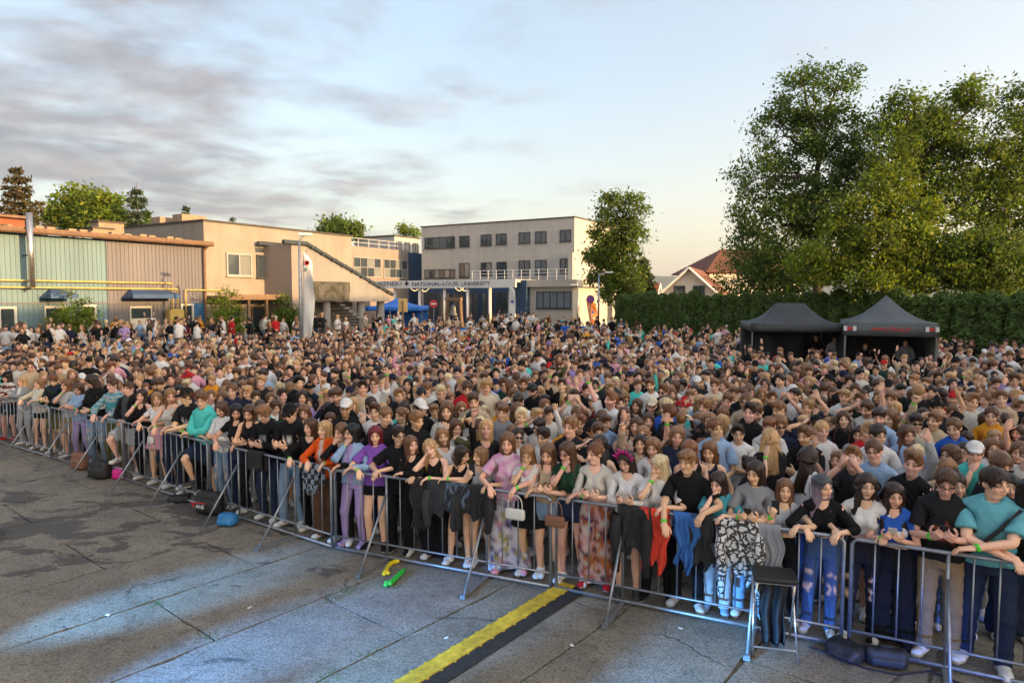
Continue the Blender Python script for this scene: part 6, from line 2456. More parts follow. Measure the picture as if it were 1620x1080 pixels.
# ---- poses; wrist targets are in the person's own frame (facing -y); rail = height of the barrier's top rail in that frame
def make_pose(kind, r, rail=1.10, reach=.30):
    ps = {'head': (r.uniform(-.35, .35), r.uniform(-.05, .22), r.uniform(-.12, .12)), 'lean': r.uniform(0, .06), 'twist': r.uniform(-.12, .12), 'side': r.uniform(-.04, .04),
          'hips': (r.uniform(-.025, .025), 0, -.012), 'fl': (r.uniform(-.01, .05), r.uniform(-.08, .06), 0, r.uniform(.05, .35)), 'fr': (r.uniform(-.05, .01), r.uniform(-.08, .06), 0, -r.uniform(.05, .35))}
    cu = ['relax', 'relax']
    f = -reach
    j = lambda a: r.uniform(-a, a)
    if kind == 'down':
        ps.update(wl=(.27 + j(.02), -.03 + j(.05), .90), wr=(-.27 + j(.02), -.03 + j(.05), .90))
    elif kind == 'lean':                              # forearms on the rail, hands hanging over it
        ps.update(lean=.11 + j(.05), wl=(.14 + j(.05), f - .06, rail + .055), wr=(-.13 + j(.05), f - .06, rail + .05), pl=(.75, .35, -.25), pr=(-.75, .35, -.25),
                  hl=((-.35, -.7, -.55), (-.1, -.4, -.9)), hr=((.35, -.7, -.55), (.1, -.4, -.9)))
    elif kind == 'cross':                             # arms folded on the rail
        ps.update(lean=.14 + j(.05), wl=(-.09, f - .03, rail + .085), wr=(.09, f + .01, rail + .045), pl=(.9, .1, -.1), pr=(-.9, .1, -.1),
                  hl=((-.95, -.15, -.2), (0, -.2, -1)), hr=((.95, -.1, -.2), (0, -.2, -1)))
    elif kind == 'grip':                              # both hands holding the rail
        ps.update(lean=.05 + j(.04), wl=(.20 + j(.04), f + .03, rail + .05), wr=(-.20 + j(.04), f + .03, rail + .05), pl=(.8, .5, -.3), pr=(-.8, .5, -.3),
                  hl=((-.1, -1, -.15), (0, -.1, -1)), hr=((.1, -1, -.15), (0, -.1, -1)))
        cu = ['grip', 'grip']
    elif kind == 'phone':                             # both hands round a phone held low, eyes on it
        ps.update(wl=(.075, f - .02, max(1.16, rail + .06)), wr=(-.075, f - .02, max(1.16, rail + .06)), pl=(.6, .5, -.7), pr=(-.6, .5, -.7),
                  hl=((-.45, -.65, .45), (-.5, .35, .7)), hr=((.45, -.65, .45), (.5, .35, .7)), head=(j(.25), .32, j(.08)), lean=.06)
        cu = ['grip', 'grip']
    elif kind == 'phone_up':                          # right hand holds a phone up in front of the face
        ps.update(wl=(.16, f - .03, rail + .055), wr=(-.10, -.30, 1.34), pl=(.75, .35, -.25), pr=(-.7, .2, -.8), hl=((-.35, -.7, -.5), (0, -.3, -1)), hr=((.25, -.30, .9), (.2, .9, .25)),
                  head=(-.1, .12, j(.08)), lean=.08)
        cu = ['relax', 'grip']
    elif kind == 'chin':                              # one hand at the mouth, the other arm on the rail
        ps.update(wl=(.10, f, rail + .06), wr=(-.045, -.165, 1.435), pl=(.8, .3, -.3), pr=(-.55, -.45, -.9), hl=((-.6, -.6, -.4), (0, -.3, -1)), hr=((.35, .35, .85), (.3, .9, -.2)),
                  lean=.12)
        cu = ['relax', 'fist']
    elif kind == 'headrest':                          # head resting in one hand
        ps.update(wl=(-.02, f - .03, rail + .06), wr=(-.13, -.13, 1.46), pl=(.8, .2, -.3), pr=(-.5, -.7, -.9), hl=((-.7, -.5, -.4), (0, -.3, -1)), hr=((.25, .3, .9), (.8, .6, 0)),
                  lean=.14, side=-.07, head=(.15, .08, -.28))
    elif kind == 'fold':                              # arms folded across the chest
        ps.update(wl=(-.09, -.20, 1.16), wr=(.09, -.19, 1.13), pl=(.9, .1, -.5), pr=(-.9, .1, -.5), hl=((-.9, .1, .2), (0, 1, 0)), hr=((.9, .1, .2), (0, 1, 0)))
    elif kind == 'raise1':
        ps.update(wr=(-.26 + j(.06), -.16 + j(.1), 1.83 + j(.06)), pr=(-.9, .3, 0), wl=(.26, -.05, .92), hr=((j(.3), -.1, 1), (.1, -1, .1)), head=(j(.3), -.12, j(.1)))
        cu = ['relax', r.choice(['fist', 'open', 'fist'])]
    elif kind == 'raise1l':
        ps.update(wl=(.24 + j(.06), -.16 + j(.1), 1.82 + j(.06)), pl=(.9, .3, 0), wr=(-.26, -.05, .92), hl=((j(.3), -.1, 1), (.1, -1, .1)), head=(j(.3), -.12, j(.1)))
        cu = [r.choice(['fist', 'open']), 'relax']
    elif kind == 'raise2':
        ps.update(wl=(.25 + j(.06), -.12, 1.82 + j(.05)), wr=(-.25 + j(.06), -.12, 1.82 + j(.05)), pl=(.9, .3, 0), pr=(-.9, .3, 0), hl=((.1, -.1, 1), (-.1, -1, .1)), hr=((-.1, -.1, 1), (.1, -1, .1)), head=(j(.3), -.15, 0))
        cu = ['open', 'open']
    elif kind == 'handhead':                          # hand brought up to the hair
        ps.update(wr=(-.17, -.03, 1.60), pr=(-.9, -.1, .3), wl=(.26, -.05, .92), hr=((.55, .35, .65), (.8, .3, -.4)))
    elif kind == 'film':                              # both arms lifted, filming with a phone
        ps.update(wl=(.06, -.34, 1.58), wr=(-.07, -.34, 1.58), pl=(.7, -.1, -.7), pr=(-.7, -.1, -.7), hl=((-.3, -.2, .9), (-.6, .5, .2)), hr=((.3, -.2, .9), (.6, .5, .2)), head=(0, -.08, 0))
        cu = ['grip', 'grip']
    elif kind == 'hold':                              # hands together in front of the waist
        ps.update(wl=(.06, -.22, 1.02), wr=(-.06, -.22, 1.02), pl=(.8, .5, -.3), pr=(-.8, .5, -.3), hl=((-.6, -.4, -.3), (-.3, .9, 0)), hr=((.6, -.4, -.3), (.3, .9, 0)))
    return ps, tuple(cu)

# ------------------------------------------------------------------ crowd barriers
BP = [Vector(p) for p in ((-17.2, 19.3, 0), (-14.7, 17.6, 0), (-12.20, 15.90, 0), (-9.70, 14.20, 0), (-7.20, 12.50, 0), (-4.83, 10.73, 0), (-2.40, 9.00, 0), (.48, 7.73, 0), (3.22, 6.40, 0), (5.87, 5.02, 0), (8.5, 3.6, 0))]
bar_mesh = MB().tube([(0, 0, .205), (0, 0, 1.085)], .0085, 6).mesh('bar', [MAT['galv']], True)


def fr_tube(pts, r=.0195):
    return MB().tube(pts, r, 8)


brace_m = MB()
brace_m.tube([(0, -.60, .03), (0, -.012, .86)], .016, 6)
brace_mesh = brace_m.mesh('brace', [MAT['galv']], True)
foot_m = MB()
foot_m.box((0, -.28, .018), (.045, .70, .03))
foot_m.box((0, -.615, .03), (.06, .05, .05))
foot_mesh = foot_m.mesh('foot', [MAT['galv']])
post_mesh = MB().tube([(0, 0, .05), (0, 0, 1.085)], .0165, 8).mesh('post', [MAT['galv']], True)
BAR_LAB = ['off the left edge', 'at the far left edge of the picture', 'in front of the person in a cream jacket', 'behind the brown leather bag', 'in front of the turquoise hooded sweatshirt', 'in front of the orange hooded sweatshirt',
           'behind the two long balloons', 'right of the yellow cable ramp', 'behind the folding stool', 'cut off at the lower right corner']
for k in range(10):
    a, b_ = BP[k], BP[k + 1]
    d_ = b_ - a
    L = d_.length - .07
    e = empty('crowd_barrier', (a + b_) / 2, math.atan2(d_.y, d_.x), 'galvanised steel crowd barrier panel ' + BAR_LAB[k], 'barrier', 'crowd barriers along the front row')
    h = L / 2
    fr_tube([(-h, 0, .04), (-h, 0, 1.06), (-h + .04, 0, 1.10), (h - .04, 0, 1.10), (h, 0, 1.06), (h, 0, .04)]).build('frame', [MAT['galv']], e, smooth_=True)
    fr_tube([(-h, 0, .045), (h, 0, .045)]).build('bottom_rail', [MAT['galv']], e, smooth_=True)
    fr_tube([(-h, 0, .205), (h, 0, .205)], .014).build('lower_rail', [MAT['galv']], e, smooth_=True)
    nb = 15
    for i in range(1, nb):
        x = -h + 2 * h * i / nb
        if i in (4, 11):
            obj('post', post_mesh, e, (x, 0, 0))
            obj('brace', brace_mesh, e, (x, 0, 0))
            obj('foot', foot_mesh, e, (x, 0, 0))
        else:
            obj('bar', bar_mesh, e, (x, 0, 0))


def along(px, off):
    """point 'off' metres behind the barrier line on the sight line through pixel column px; also the outward (stage-ward) direction"""
    u = (px - 810) / FPX
    for k in range(10):
        a, b_ = BP[k], BP[k + 1]
        d_ = (b_ - a).normalized()
        n = Vector((-d_.y, d_.x, 0))
        A = a + n * off
        den = d_.x - u * d_.y
        t = (u * A.y - A.x) / den
        if -.15 <= t <= (b_ - a).length + .15:
            return A + d_ * t, -n
    return None, None


def bar_dist(x, y):
    best = 1e9
    sgn = 1
    for k in range(10):
        a, b_ = BP[k], BP[k + 1]
        ab = b_ - a
        t = max(0, min(1, ((x - a.x) * ab.x + (y - a.y) * ab.y) / ab.length_squared))
        q = a + ab * t
        d_ = math.hypot(x - q.x, y - q.y)
        if d_ < best:
            best = d_
            sgn = 1 if (-ab.y * (x - a.x) + ab.x * (y - a.y)) > 0 else -1
    return best * sgn


# ------------------------------------------------------------------ wardrobes
C = dict(black=lin(22, 22, 25), offblack=lin(34, 33, 37), white=lin(226, 224, 222), offwhite=lin(208, 203, 194), grey=lin(140, 142, 146), lgrey=lin(178, 180, 184), dgrey=lin(70, 72, 77), navy=lin(32, 38, 62), beige=lin(188, 166, 140),
         cream=lin(214, 203, 178), brown=lin(92, 66, 50), maroon=lin(96, 32, 44), red=lin(186, 34, 40), orange=lin(232, 92, 28), mustard=lin(222, 150, 40), yellow=lin(226, 200, 70), green=lin(36, 120, 66), dgreen=lin(34, 66, 50), lime=lin(120, 220, 70),
         turq=lin(86, 205, 196), teal=lin(70, 150, 165), aqua=lin(108, 182, 196), blue=lin(46, 96, 190), lblue=lin(150, 178, 214), lilac=lin(172, 150, 205), purple=lin(134, 84, 178), pink=lin(226, 160, 180), hotpink=lin(230, 50, 140), olive=lin(96, 94, 60),
         khaki=lin(150, 128, 100), jeans=lin(72, 96, 132), ljeans=lin(132, 158, 188), djeans=lin(40, 52, 78), hblack=lin(22, 18, 18), hdark=lin(50, 34, 26), hbrown=lin(84, 56, 38), hmid=lin(114, 78, 52), hlight=lin(144, 104, 70), hblonde=lin(188, 148, 102),
         hplat=lin(214, 192, 150), hginger=lin(118, 72, 46), hred=lin(112, 24, 34), hlilac=lin(150, 132, 148))


def stripes(a, b_, period=.05, axis=2):
    return lambda V: np.where((np.floor(V[:, axis:axis + 1] / period) % 2) > 0, a, b_)


def chest_print(base, ink, w=.075, z0=1.16, z1=1.30, dens=.5, seed=0):
    """a printed block of marks on the chest"""
    def f(V):
        m = (np.abs(V[:, 0]) < w) & (V[:, 2] > z0) & (V[:, 2] < z1) & (V[:, 1] < -.04)
        h_ = hashn(V + seed * .37 + 5, 44) < dens
        return np.where((m & h_)[:, None], ink, base)
    return f


def plaid(a, b_, c_):
    def f(V):
        k = ((np.floor(V[:, 0] / .035) % 2) + (np.floor(V[:, 2] / .035) % 2))[:, None]
        return np.where(k > 1.5, c_, np.where(k > .5, b_, a))
    return f


def patches(base, inks, scale=14, dens=.55, seed=0):
    def f(V):
        h_ = hashn(V + 3 + seed, scale)
        out = np.tile(np.asarray(base, float), (len(V), 1))
        for i, k in enumerate(inks):
            m = (h_ > i * dens / len(inks)) & (h_ < (i + 1) * dens / len(inks))
            out[m] = k
        return out
    return f


def ripped(base, skin):
    def f(V):
        m = (V[:, 1] < -.02) & (((np.abs(V[:, 2] - .52) < .035) | (np.abs(V[:, 2] - .66) < .022)) & (np.abs(np.abs(V[:, 0]) - .10) < .045))
        m &= hashn(V + 9, 55) < .75
        return np.where(m[:, None], skin, base)
    return f


def open_front(outer, inner, w=.055):
    return lambda V: np.where(((np.abs(V[:, 0]) < w) & (V[:, 1] < -.03) & (np.abs(V[:, 0]) < w))[:, None], inner, outer)


def side_stripe(base, ink):
    def f(V):
        sl = (np.abs(V[:, 0]) > .24) & (np.abs(V[:, 1]) < .014)
        return np.where(sl[:, None], ink, base)
    return f


def tiedye(a, b_):
    return lambda V: a + (b_ - a) * (.5 + .5 * np.sin(V[:, :1] * 26 + 3 * np.sin(V[:, 2:] * 20)))


SKIN0 = lin(242, 196, 168)


def skin_tone(r):
    k = r.uniform(.80, 1.08)
    return SKIN0 * np.array([k, k * r.uniform(.92, 1.05), k * r.uniform(.88, 1.08)])


def spawn(sp, lod, loc, rz, scale, label, group=None, wide=1.0):
    parts, M = person_parts(sp, lod)
    e = empty('person', loc, rz, label, 'person', group)
    e.scale = (scale * wide, scale * wide, scale)
    for nm, V, F, Cc, mi, R in parts:
        obj(nm, mesh_np(nm, V, F, [PEOPLE_MATS[mi]], None, Cc, R), e)
    return e, M


def phone_at(e, M, sp, label, both, colr='black'):
    sex = sp['sex']
    _, _, Wp = joints(sex)
    d = np.array([R7, 0, -R7])

    def hp(i, sg):
        m = np.array([sg, 1, 1])
        return (M[i] @ np.append((Wp + d * .10) * m + np.array([-.03 * sg, 0, -.03]), 1))[:3]
    c = (hp(5, 1) + hp(8, -1)) / 2 if both else hp(8, -1)
    mb = MB()
    mb.box((0, 0, 0), (.074, .009, .152), bev=.003)
    me = mb.mesh('casing', [MAT['black_plastic'] if colr == 'black' else MAT['print_white']])
    sc = MB().box((0, .006, 0), (.066, .003, .14)).mesh('screen', [MAT['glass']])
    W4 = Matrix.Translation(e.location) @ Matrix.Rotation(e.rotation_euler.z, 4, 'Z') @ Matrix.Scale(e.scale.z, 4)
    p = W4 @ Vector(c)
    ph = empty('phone', p, e.rotation_euler.z, label, 'phone')
    ph.rotation_euler = (math.radians(38 if both else 12), 0, e.rotation_euler.z)
    obj('casing', me, ph)
    obj('screen', sc, ph)


# ---- the front row, left to right: pixel column, pixel row of the crown, and what each one wears and does
PLACED = []
FR = [
    (8, 590, 'f', 'long', 'hdark', 'jacket', stripes(C['maroon'], C['offwhite'], .07), 'skirt', 'black', 'lean', 'red', dict(hat='cap', hatc=C['black']), 'person in a black cap and striped top at the far left of the barrier'),
    (33, 597, 'f', 'long', 'hblonde', 'jacket', open_front(C['grey'], C['white']), 'jeans', 'lgrey', 'cross', 'white', {}, 'person in a grey jacket and pale jeans leaning at the left barrier'),
    (57, 600, 'f', 'long', 'hlight', 'jacket', open_front(C['cream'], C['offwhite']), 'hotpants', 'black', 'lean', 'offwhite', {}, 'person in a cream jacket and black shorts at the left barrier'),
    (84, 592, 'm', 'short', 'hginger', 'shirt', plaid(C['dgreen'], C['navy'], C['black']), 'shorts', 'olive', 'phone', 'white', dict(head=(.3, .5, 0)), 'person in a dark checked shirt and olive shorts looking down at the rail'),
    (106, 602, 'f', 'long', 'hmid', 'tshirt', 'lgrey', 'shorts', 'khaki', 'chin', 'offwhite', {}, 'person in a light grey t-shirt and khaki shorts with a hand at the chin'),
    (124, 607, 'f', 'longback', 'hbrown', 'tshirt', 'lblue', 'leggings', 'lilac', 'phone', 'hotpink', {}, 'person in a pale blue t-shirt, lilac leggings and pink shoes'),
    (147, 586, 'f', 'long', 'hdark', 'jacket', side_stripe(C['black'], C['white']), 'jeans', 'RIPL', 'down', 'lgrey', dict(head=(-.5, .45, .1), wl=(.1, -.3, 1.08), wr=(-.15, -.28, 1.05)), 'person in a black track jacket with white sleeve stripes and torn pale jeans'),
    (178, 600, 'm', 'short', 'hbrown', 'shirt', stripes(C['teal'], C['lgrey'], .035), 'chinos', 'olive', 'lean', 'white', {}, 'person in a teal striped shirt leaning over the rail'),
    (200, 603, 'm', 'short', 'hbrown', 'jacket', open_front(C['black'], C['dgrey']), 'shorts', 'lgrey', 'hold', 'white', dict(knee=1), 'person in an open black jacket and grey shorts with one knee raised'),
    (224, 617, 'f', 'long', 'hdark', 'tank', 'black', 'jeans', 'black', 'chin', 'white', {}, 'person in a black tank top next to the pink skirt'),
    (246, 622, 'f', 'longback', 'hlight', 'crop', 'white', 'skirt', 'pink', 'lean', 'white', dict(head=(.6, .1, 0)), 'person in a white crop top and pink skirt'),
    (270, 616, 'f', 'long', 'hlight', 'tank', 'offwhite', 'jeans', 'djeans', 'lean', 'white', dict(head=(.9, .2, 0)), 'person in an off-white tank top with face turned away along the rail'),
    (297, 603, 'm', 'buzz', 'hbrown', 'tshirt', chest_print(C['offblack'], C['lgrey'], .07, 1.16, 1.25, .5), 'jeans', 'black', 'cross', 'white', dict(hat='cap', hatc=C['black'], head=(-.7, .2, 0)), 'person in a black cap and printed black t-shirt leaning on the rail'),
    (322, 622, 'm', 'short', 'hmid', 'hoodie', 'turq', 'shorts', 'djeans', 'cross', 'dgrey', dict(knee=1, head=(.35, .1, 0)), 'person in a turquoise hooded sweatshirt and denim shorts'),
    (352, 636, 'f', 'long', 'hbrown', 'shirt', 'white', 'jeans', 'RIPL', 'phone', 'white', {}, 'person in a white shirt and torn pale jeans reading a phone'),
    (374, 640, 'f', 'long', 'hblack', 'crop', 'black', 'jeans', 'djeans', 'lean', 'white', dict(head=(.5, .3, 0)), 'person in a black crop top between white shirt and dark hooded sweatshirt'),
    (393, 641, 'f', 'long', 'hbrown', 'tank', 'black', 'jeans', 'black', 'phone', 'white', {}, 'person in a black tank top bent over a phone at the rail'),
    (420, 643, 'm', 'curly', 'hlight', 'hoodie', chest_print(C['black'], C['lgrey'], .04, 1.21, 1.26, .6), 'jeans', 'djeans', 'phone', 'white', dict(phone=1), 'person with a phone in a black hooded sweatshirt with a small chest print'),
    (459, 640, 'm', 'buzz', 'hdark', 'hoodie', chest_print(C['black'], C['white'], .065, 1.08, 1.27, .45, 3), 'jeans', 'ljeans', 'phone', 'white', dict(hat='cap', hatc=C['black'], eyes='shades'), 'person in a black cap and black hooded sweatshirt with a large white print'),
    (488, 664, 'f', 'longback', 'hbrown', 'longtop', 'black', 'jeans', 'black', 'lean', 'white', dict(head=(-.3, .1, 0)), 'person in a black top squeezed beside the orange sweatshirt'),
    (514, 668, 'f', 'longback', 'hblonde', 'hoodie', open_front(C['orange'], C['offwhite'], .03), 'wide', 'brown', 'lean', 'white', dict(head=(-.15, .0, 0)), 'person in a bright orange hooded sweatshirt and brown trousers'),
    (540, 670, 'f', 'pony', 'hmid', 'longtop', 'black', 'jeans', 'black', 'chin', 'white', dict(head=(-.3, .15, 0)), 'person in a black long sleeved top and black jeans next to orange sweatshirt'),
    (558, 672, 'f', 'long', 'hblack', 'jacket', open_front(C['lblue'], C['lilac'], .05), 'leggings', 'lilac', 'chin', 'lilac', dict(head=(-.4, .05, 0)), 'person in a pale blue jacket and lilac leggings with a hand at the mouth'),
    (593, 675, 'f', 'bob', 'hred', 'tshirt', 'purple', 'hotpants', 'SHSTR', 'lean', 'black', dict(head=(.25, .1, -.05)), 'person in an oversized purple t-shirt and black shorts'),
    (628, 672, 'm', 'short', 'hdark', 'tshirt', chest_print(C['black'], C['cream'], .07, 1.10, 1.17, .55, 1), 'jeans', 'black', 'grip', 'black', dict(eyes='glasses', head=(.75, .05, 0), arms=('wl', (.34, -.38, 1.14))), 'person in glasses and a black printed t-shirt right of the purple t-shirt'),
    (657, 690, 'f', 'long', 'hmid', 'longtop', 'black', 'jeans', 'black', 'cross', 'white', dict(head=(.95, .05, 0)), 'person in a black long sleeved top in profile, facing right'),
    (690, 690, 'f', 'wavy', 'hblonde', 'tank', 'black', 'wide', 'black', 'headrest', 'white', {}, 'person in a black tank top resting head in hand on the rail'),
    (727, 708, 'f', 'long', 'hdark', 'tank', 'black', 'hotpants', 'black', 'cross', 'white', dict(head=(1.2, .3, 0)), 'person in a black tank top and shorts turned away with head bowed'),
    (763, 706, 'f', 'longback', 'hlight', 'crop', 'lgrey', 'hotpants', 'black', 'phone_up', 'white', dict(phone=1, head=(-.6, .05, 0)), 'person holding up a phone in a pale crop top and black shorts'),
    (806, 685, 'f', 'long', 'hmid', 'tshirt', 'TIED', 'wide', 'CART', 'lean', 'pink', dict(head=(.2, .12, 0)), 'person in a pink tie-dye t-shirt and white cartoon-print trousers'),
    (840, 703, 'f', 'longback', 'hlight', 'crop', 'white', 'skirt', 'black', 'chin', 'white', dict(head=(.1, .3, 0)), 'person in a white top and black skirt behind the white handbag'),
    (871, 703, 'f', 'long', 'hmid', 'tank', chest_print(C['beige'], C['brown'], .06, 1.16, 1.27, .4, 2), 'hotpants', 'ljeans', 'phone', 'white', dict(head=(-.05, .3, 0)), 'person in a beige printed tank top and denim shorts'),
    (905, 700, 'f', 'long', 'hbrown', 'crop', 'dgreen', 'hotpants', 'djeans', 'chin', 'white', dict(eyes='glasses', head=(-.35, .2, 0)), 'person in glasses and a dark green crop top at the barrier'),
    (946, 703, 'f', 'bun', 'hginger', 'crop_long', 'offwhite', 'wide', 'FLOW', 'phone', 'RED', dict(head=(-.5, .1, 0), phone=1), 'person in a white cropped top and orange patterned trousers'),
    (1000, 714, 'f', 'longback', 'hdark', 'longtop', 'white', 'skirt', 'black', 'phone', 'dgrey', dict(phone=1, crown=1), 'person wearing a pink crown headband and white long sleeved top'),
    (1046, 720, 'f', 'long', 'hplat', 'tshirt', chest_print(C['white'], C['green'], .06, 1.12, 1.20, .4, 4), 'jeans', 'black', 'chin', 'black', dict(head=(-.55, .25, 0)), 'person in a white t-shirt above the red jacket on the rail'),
    (1097, 713, 'm', 'fringe', 'hlight', 'tshirt', chest_print(C['black'], C['white'], .012, 1.27, 1.29, 1.0), 'jeans', 'black', 'lean', 'offwhite', dict(head=(-.3, .05, 0), arms=('wr', (-.20, -.42, 1.0))), 'person in a plain black t-shirt leaning over the blue jacket'),
    (1142, 746, 'f', 'long', 'hdark', 'tshirt', 'teal', 'sweats', 'lgrey', 'chin', 'lblue', dict(head=(-.4, .3, 0)), 'person in a teal t-shirt and grey sweatpants with a hand at the mouth'),
    (1196, 731, 'f', 'longback', 'hdark', 'tshirt', 'grey', 'jeans', 'ljeans', 'phone', 'offwhite', dict(phone=1, head=(-.35, .2, 0)), 'person in a grey t-shirt above the patterned sweatshirt on the rail'),
    (1248, 766, 'f', 'long', 'hmid', 'crop', 'lgrey', 'jeans', 'black', 'phone_up', 'white', dict(phone=1, head=(.1, .02, 0)), 'person in a light grey crop top holding a phone behind the stool'),
    (1312, 752, 'f', 'long', 'hlilac', 'crop_long', 'black', 'jeans', 'RIPB', 'lean', 'white', dict(head=(.75, .1, 0), roots=C['dgrey']), 'person in a black cropped top and torn blue jeans'),
    (1374, 745, 'f', 'wavy', 'hdark', 'crop_long', 'white', 'jeans', 'RIPK', 'grip', 'white', dict(head=(.3, .08, 0)), 'person in a white cropped top and torn black jeans'),
    (1426, 766, 'f', 'long', 'hdark', 'crop', 'blue', 'wide', 'black', 'phone', 'black', dict(phone=1, head=(.35, .22, 0)), 'person in a blue crop top and black trousers using a phone'),
    (1506, 743, 'm', 'short', 'hbrown', 'tshirt', chest_print(C['offblack'], lin(170, 82, 60), .075, 1.10, 1.24, .5, 5), 'chinos', 'khaki', 'phone', 'white', dict(eyes='glasses', phone=1), 'person in a black printed t-shirt and khaki trousers'),
    (1578, 742, 'm', 'buzz', 'hdark', 'tshirt', 'aqua', 'jeans', 'djeans', 'cross', 'white', dict(head=(.7, .1, 0), wide=1.13, strap=1), 'person in a turquoise t-shirt with a black cross-body strap'),
    (1640, 760, 'f', 'long', 'hblack', 'tshirt', 'black', 'jeans', 'djeans', 'lean', 'white', {}, 'person in a black t-shirt cut off by the right edge'),
]
SPECIAL = {'RIPL': lambda sk: ripped(C['ljeans'], sk), 'RIPB': lambda sk: ripped(C['jeans'], sk), 'RIPK': lambda sk: ripped(C['offblack'], sk),
           'SHSTR': lambda sk: stripes(C['black'], C['black'] * 1.0, .1), 'TIED': lambda sk: tiedye(lin(226, 196, 214), lin(214, 150, 190)),
           'CART': lambda sk: patches(lin(208, 208, 220), [lin(150, 130, 190), lin(200, 150, 160), lin(120, 120, 140), lin(170, 160, 90)], 17, .5),
           'FLOW': lambda sk: patches(lin(170, 96, 70), [lin(214, 196, 186), lin(110, 70, 90), lin(200, 130, 80), lin(220, 170, 170)], 19, .75), 'RED': lambda sk: C['red']}


def pickc(v, sk):
    if isinstance(v, str):
        return SPECIAL[v](sk) if v in SPECIAL else C[v]
    return v


fr_rnd = random.Random(21)
for (px, yt, sex, hair, hc, top, topc, bot, botc, pose, shoe, ex, lab) in FR:
    p, out = along(px, .30)
    if p is None:
        continue
    zt = at(px, yt, p.y).z
    scale = min(1.09, max(.90, zt / (1.725 * (.975 if pose in ('cross', 'lean', 'chin', 'phone') else 1.0))))
    ps, cu = make_pose(pose, fr_rnd, 1.10 / scale, .30 / scale)
    if 'head' in ex:
        ps['head'] = ex['head']
    for k_ in ('wl', 'wr'):
        if k_ in ex:
            ps[k_] = ex[k_]
    if 'arms' in ex:
        ps[ex['arms'][0]] = ex['arms'][1]
    if ex.get('knee'):
        ps['fr'] = (-.02, -.20, .26, -.1)
        ps['kr'] = (-.15, -1, 0)
    sk = skin_tone(fr_rnd)
    sp = dict(sex=sex, pose=ps, curl=cu, skin=sk, hairc=C[hc], hair=hair, top=top, topc=pickc(topc, sk), bottom=bot, botc=pickc(botc, sk), shoec=pickc(shoe, sk), band=fr_rnd.choice(['l', 'r', 'r', None]))
    for k_ in ('hat', 'hatc', 'eyes', 'roots'):
        if k_ in ex:
            sp[k_] = ex[k_]
    f = out * .62 + Vector((-p.x, 1.5 - p.y, 0)).normalized() * .38
    rz = math.atan2(f.x, -f.y)
    e, M = spawn(sp, 0, (p.x, p.y, 0), rz, scale, lab, 'front row at the barrier', ex.get('wide', 1.0))
    PLACED.append((p.x, p.y))
    short = lab.replace('person ', '').replace('stout ', '')
    if ex.get('phone'):
        phone_at(e, M, sp, 'smartphone of the person ' + ' '.join(short.split()[:9]), pose == 'phone', 'black' if fr_rnd.random() < .6 else 'white')
    if ex.get('strap'):
        tt = template('top', 'm', 0, cut='tshirt')
        pts = []
        for i in range(15):
            t = i / 14
            x, z = .17 - t * .32, 1.44 - t * .46
            y = -(.112 + .034) * math.sqrt(max(0.05, 1 - (x / .21) ** 2)) - .004
            pts.append((x, y, z))
        V = np.array(pts)
        mb = MB().tube(pts, .016, 5)
        t_ = dict(V=np.array(mb.v), W=weights(np.array(mb.v), 'm'))
        mb.v = [tuple(q) for q in deform(t_, M)]
        mb.build('bag_strap', [MAT['nylon']], e)
    if ex.get('crown'):
        mb = MB()
        n = 9
        pts = []
        for i in range(n):
            a = math.pi * (i / (n - 1))
            pts.append((.092 * math.cos(a), -.03, 1.63 + .105 * math.sin(a)))
        mb.tube(pts, .010, 5)
        for i in range(1, n - 1):
            a = math.pi * (i / (n - 1))
            c_, s_ = math.cos(a), math.sin(a)
            hgt = .07 if i % 2 else .05
            mb.tube([(.092 * c_, -.035, 1.63 + .105 * s_), ((.092 + hgt * .9) * c_, -.045, 1.63 + (.105 + hgt) * s_)], [.021, .004], 5)
        t_ = dict(V=np.array(mb.v), W=weights(np.array(mb.v), 'f', 'hair'))
        mb.v = [tuple(q) for q in deform(t_, M)]
        mb.build('crown_headband', [MAT['pink_fabric']], e, smooth_=True)

# ------------------------------------------------------------------ the rest of the crowd
cr = random.Random(77)


def in_quad(x, y, q, grow=.35):
    c = sum(q, Vector()) / 4
    s = 0
    for i in range(4):
        a, b_ = q[i], q[(i + 1) % 4]
        a = a + (a - c).normalized() * grow
        b_ = b_ + (b_ - c).normalized() * grow
        if (b_.x - a.x) * (y - a.y) - (b_.y - a.y) * (x - a.x) < 0:
            return False
    return True


def left_off(x, y):                                # metres in front of the left wall line, and distance along it
    v = Vector((x, y, 0)) - LO
    return v.dot(LN), v.dot(BD)


hn = Vector((hdir.y, -hdir.x, 0))


def allowed(x, y):
    if bar_dist(x, y) < .72:
        return False
    if abs(x) > .79 * y + .8 or y > 64:
        return False
    if (Vector((x, y, 0)) - H0).dot(hn) > -1.1:
        return False
    if in_quad(x, y, T1, .5) or in_quad(x, y, T2, .5) or in_quad(x, y, Tb, .2):
        return False
    lo, t = left_off(x, y)
    if lo < .7 or (TD - .15 < lo < TD + .25 and t < TX1 + .3):
        return False
    if t > CX1 - 8 and lo < SO + .5:
        return False
    v = Vector((x, y, 0)) - MO
    if v.dot(MN) < (AO + 1.2):
        return False
    return True


def spacing(x, y):
    e = bar_dist(x, y)
    lo, t = left_off(x, y)
    s = .415 + .021 * max(0, e - 8)
    if lo < TD and t < TX1:
        s = max(s, .56)
    if x < -9 and e > 9:
        s = max(s, .66)
    s *= 1 + .28 * mnoise.noise((x * .35, y * .35, 3.1))
    if y > 36:
        s = max(s, .98 + .012 * (y - 36))
    return s


hn_sign = (Vector((0, 30, 0)) - H0).dot(hn)
if hn_sign > 0:
    hn = -hn
cell = {}
pts = []


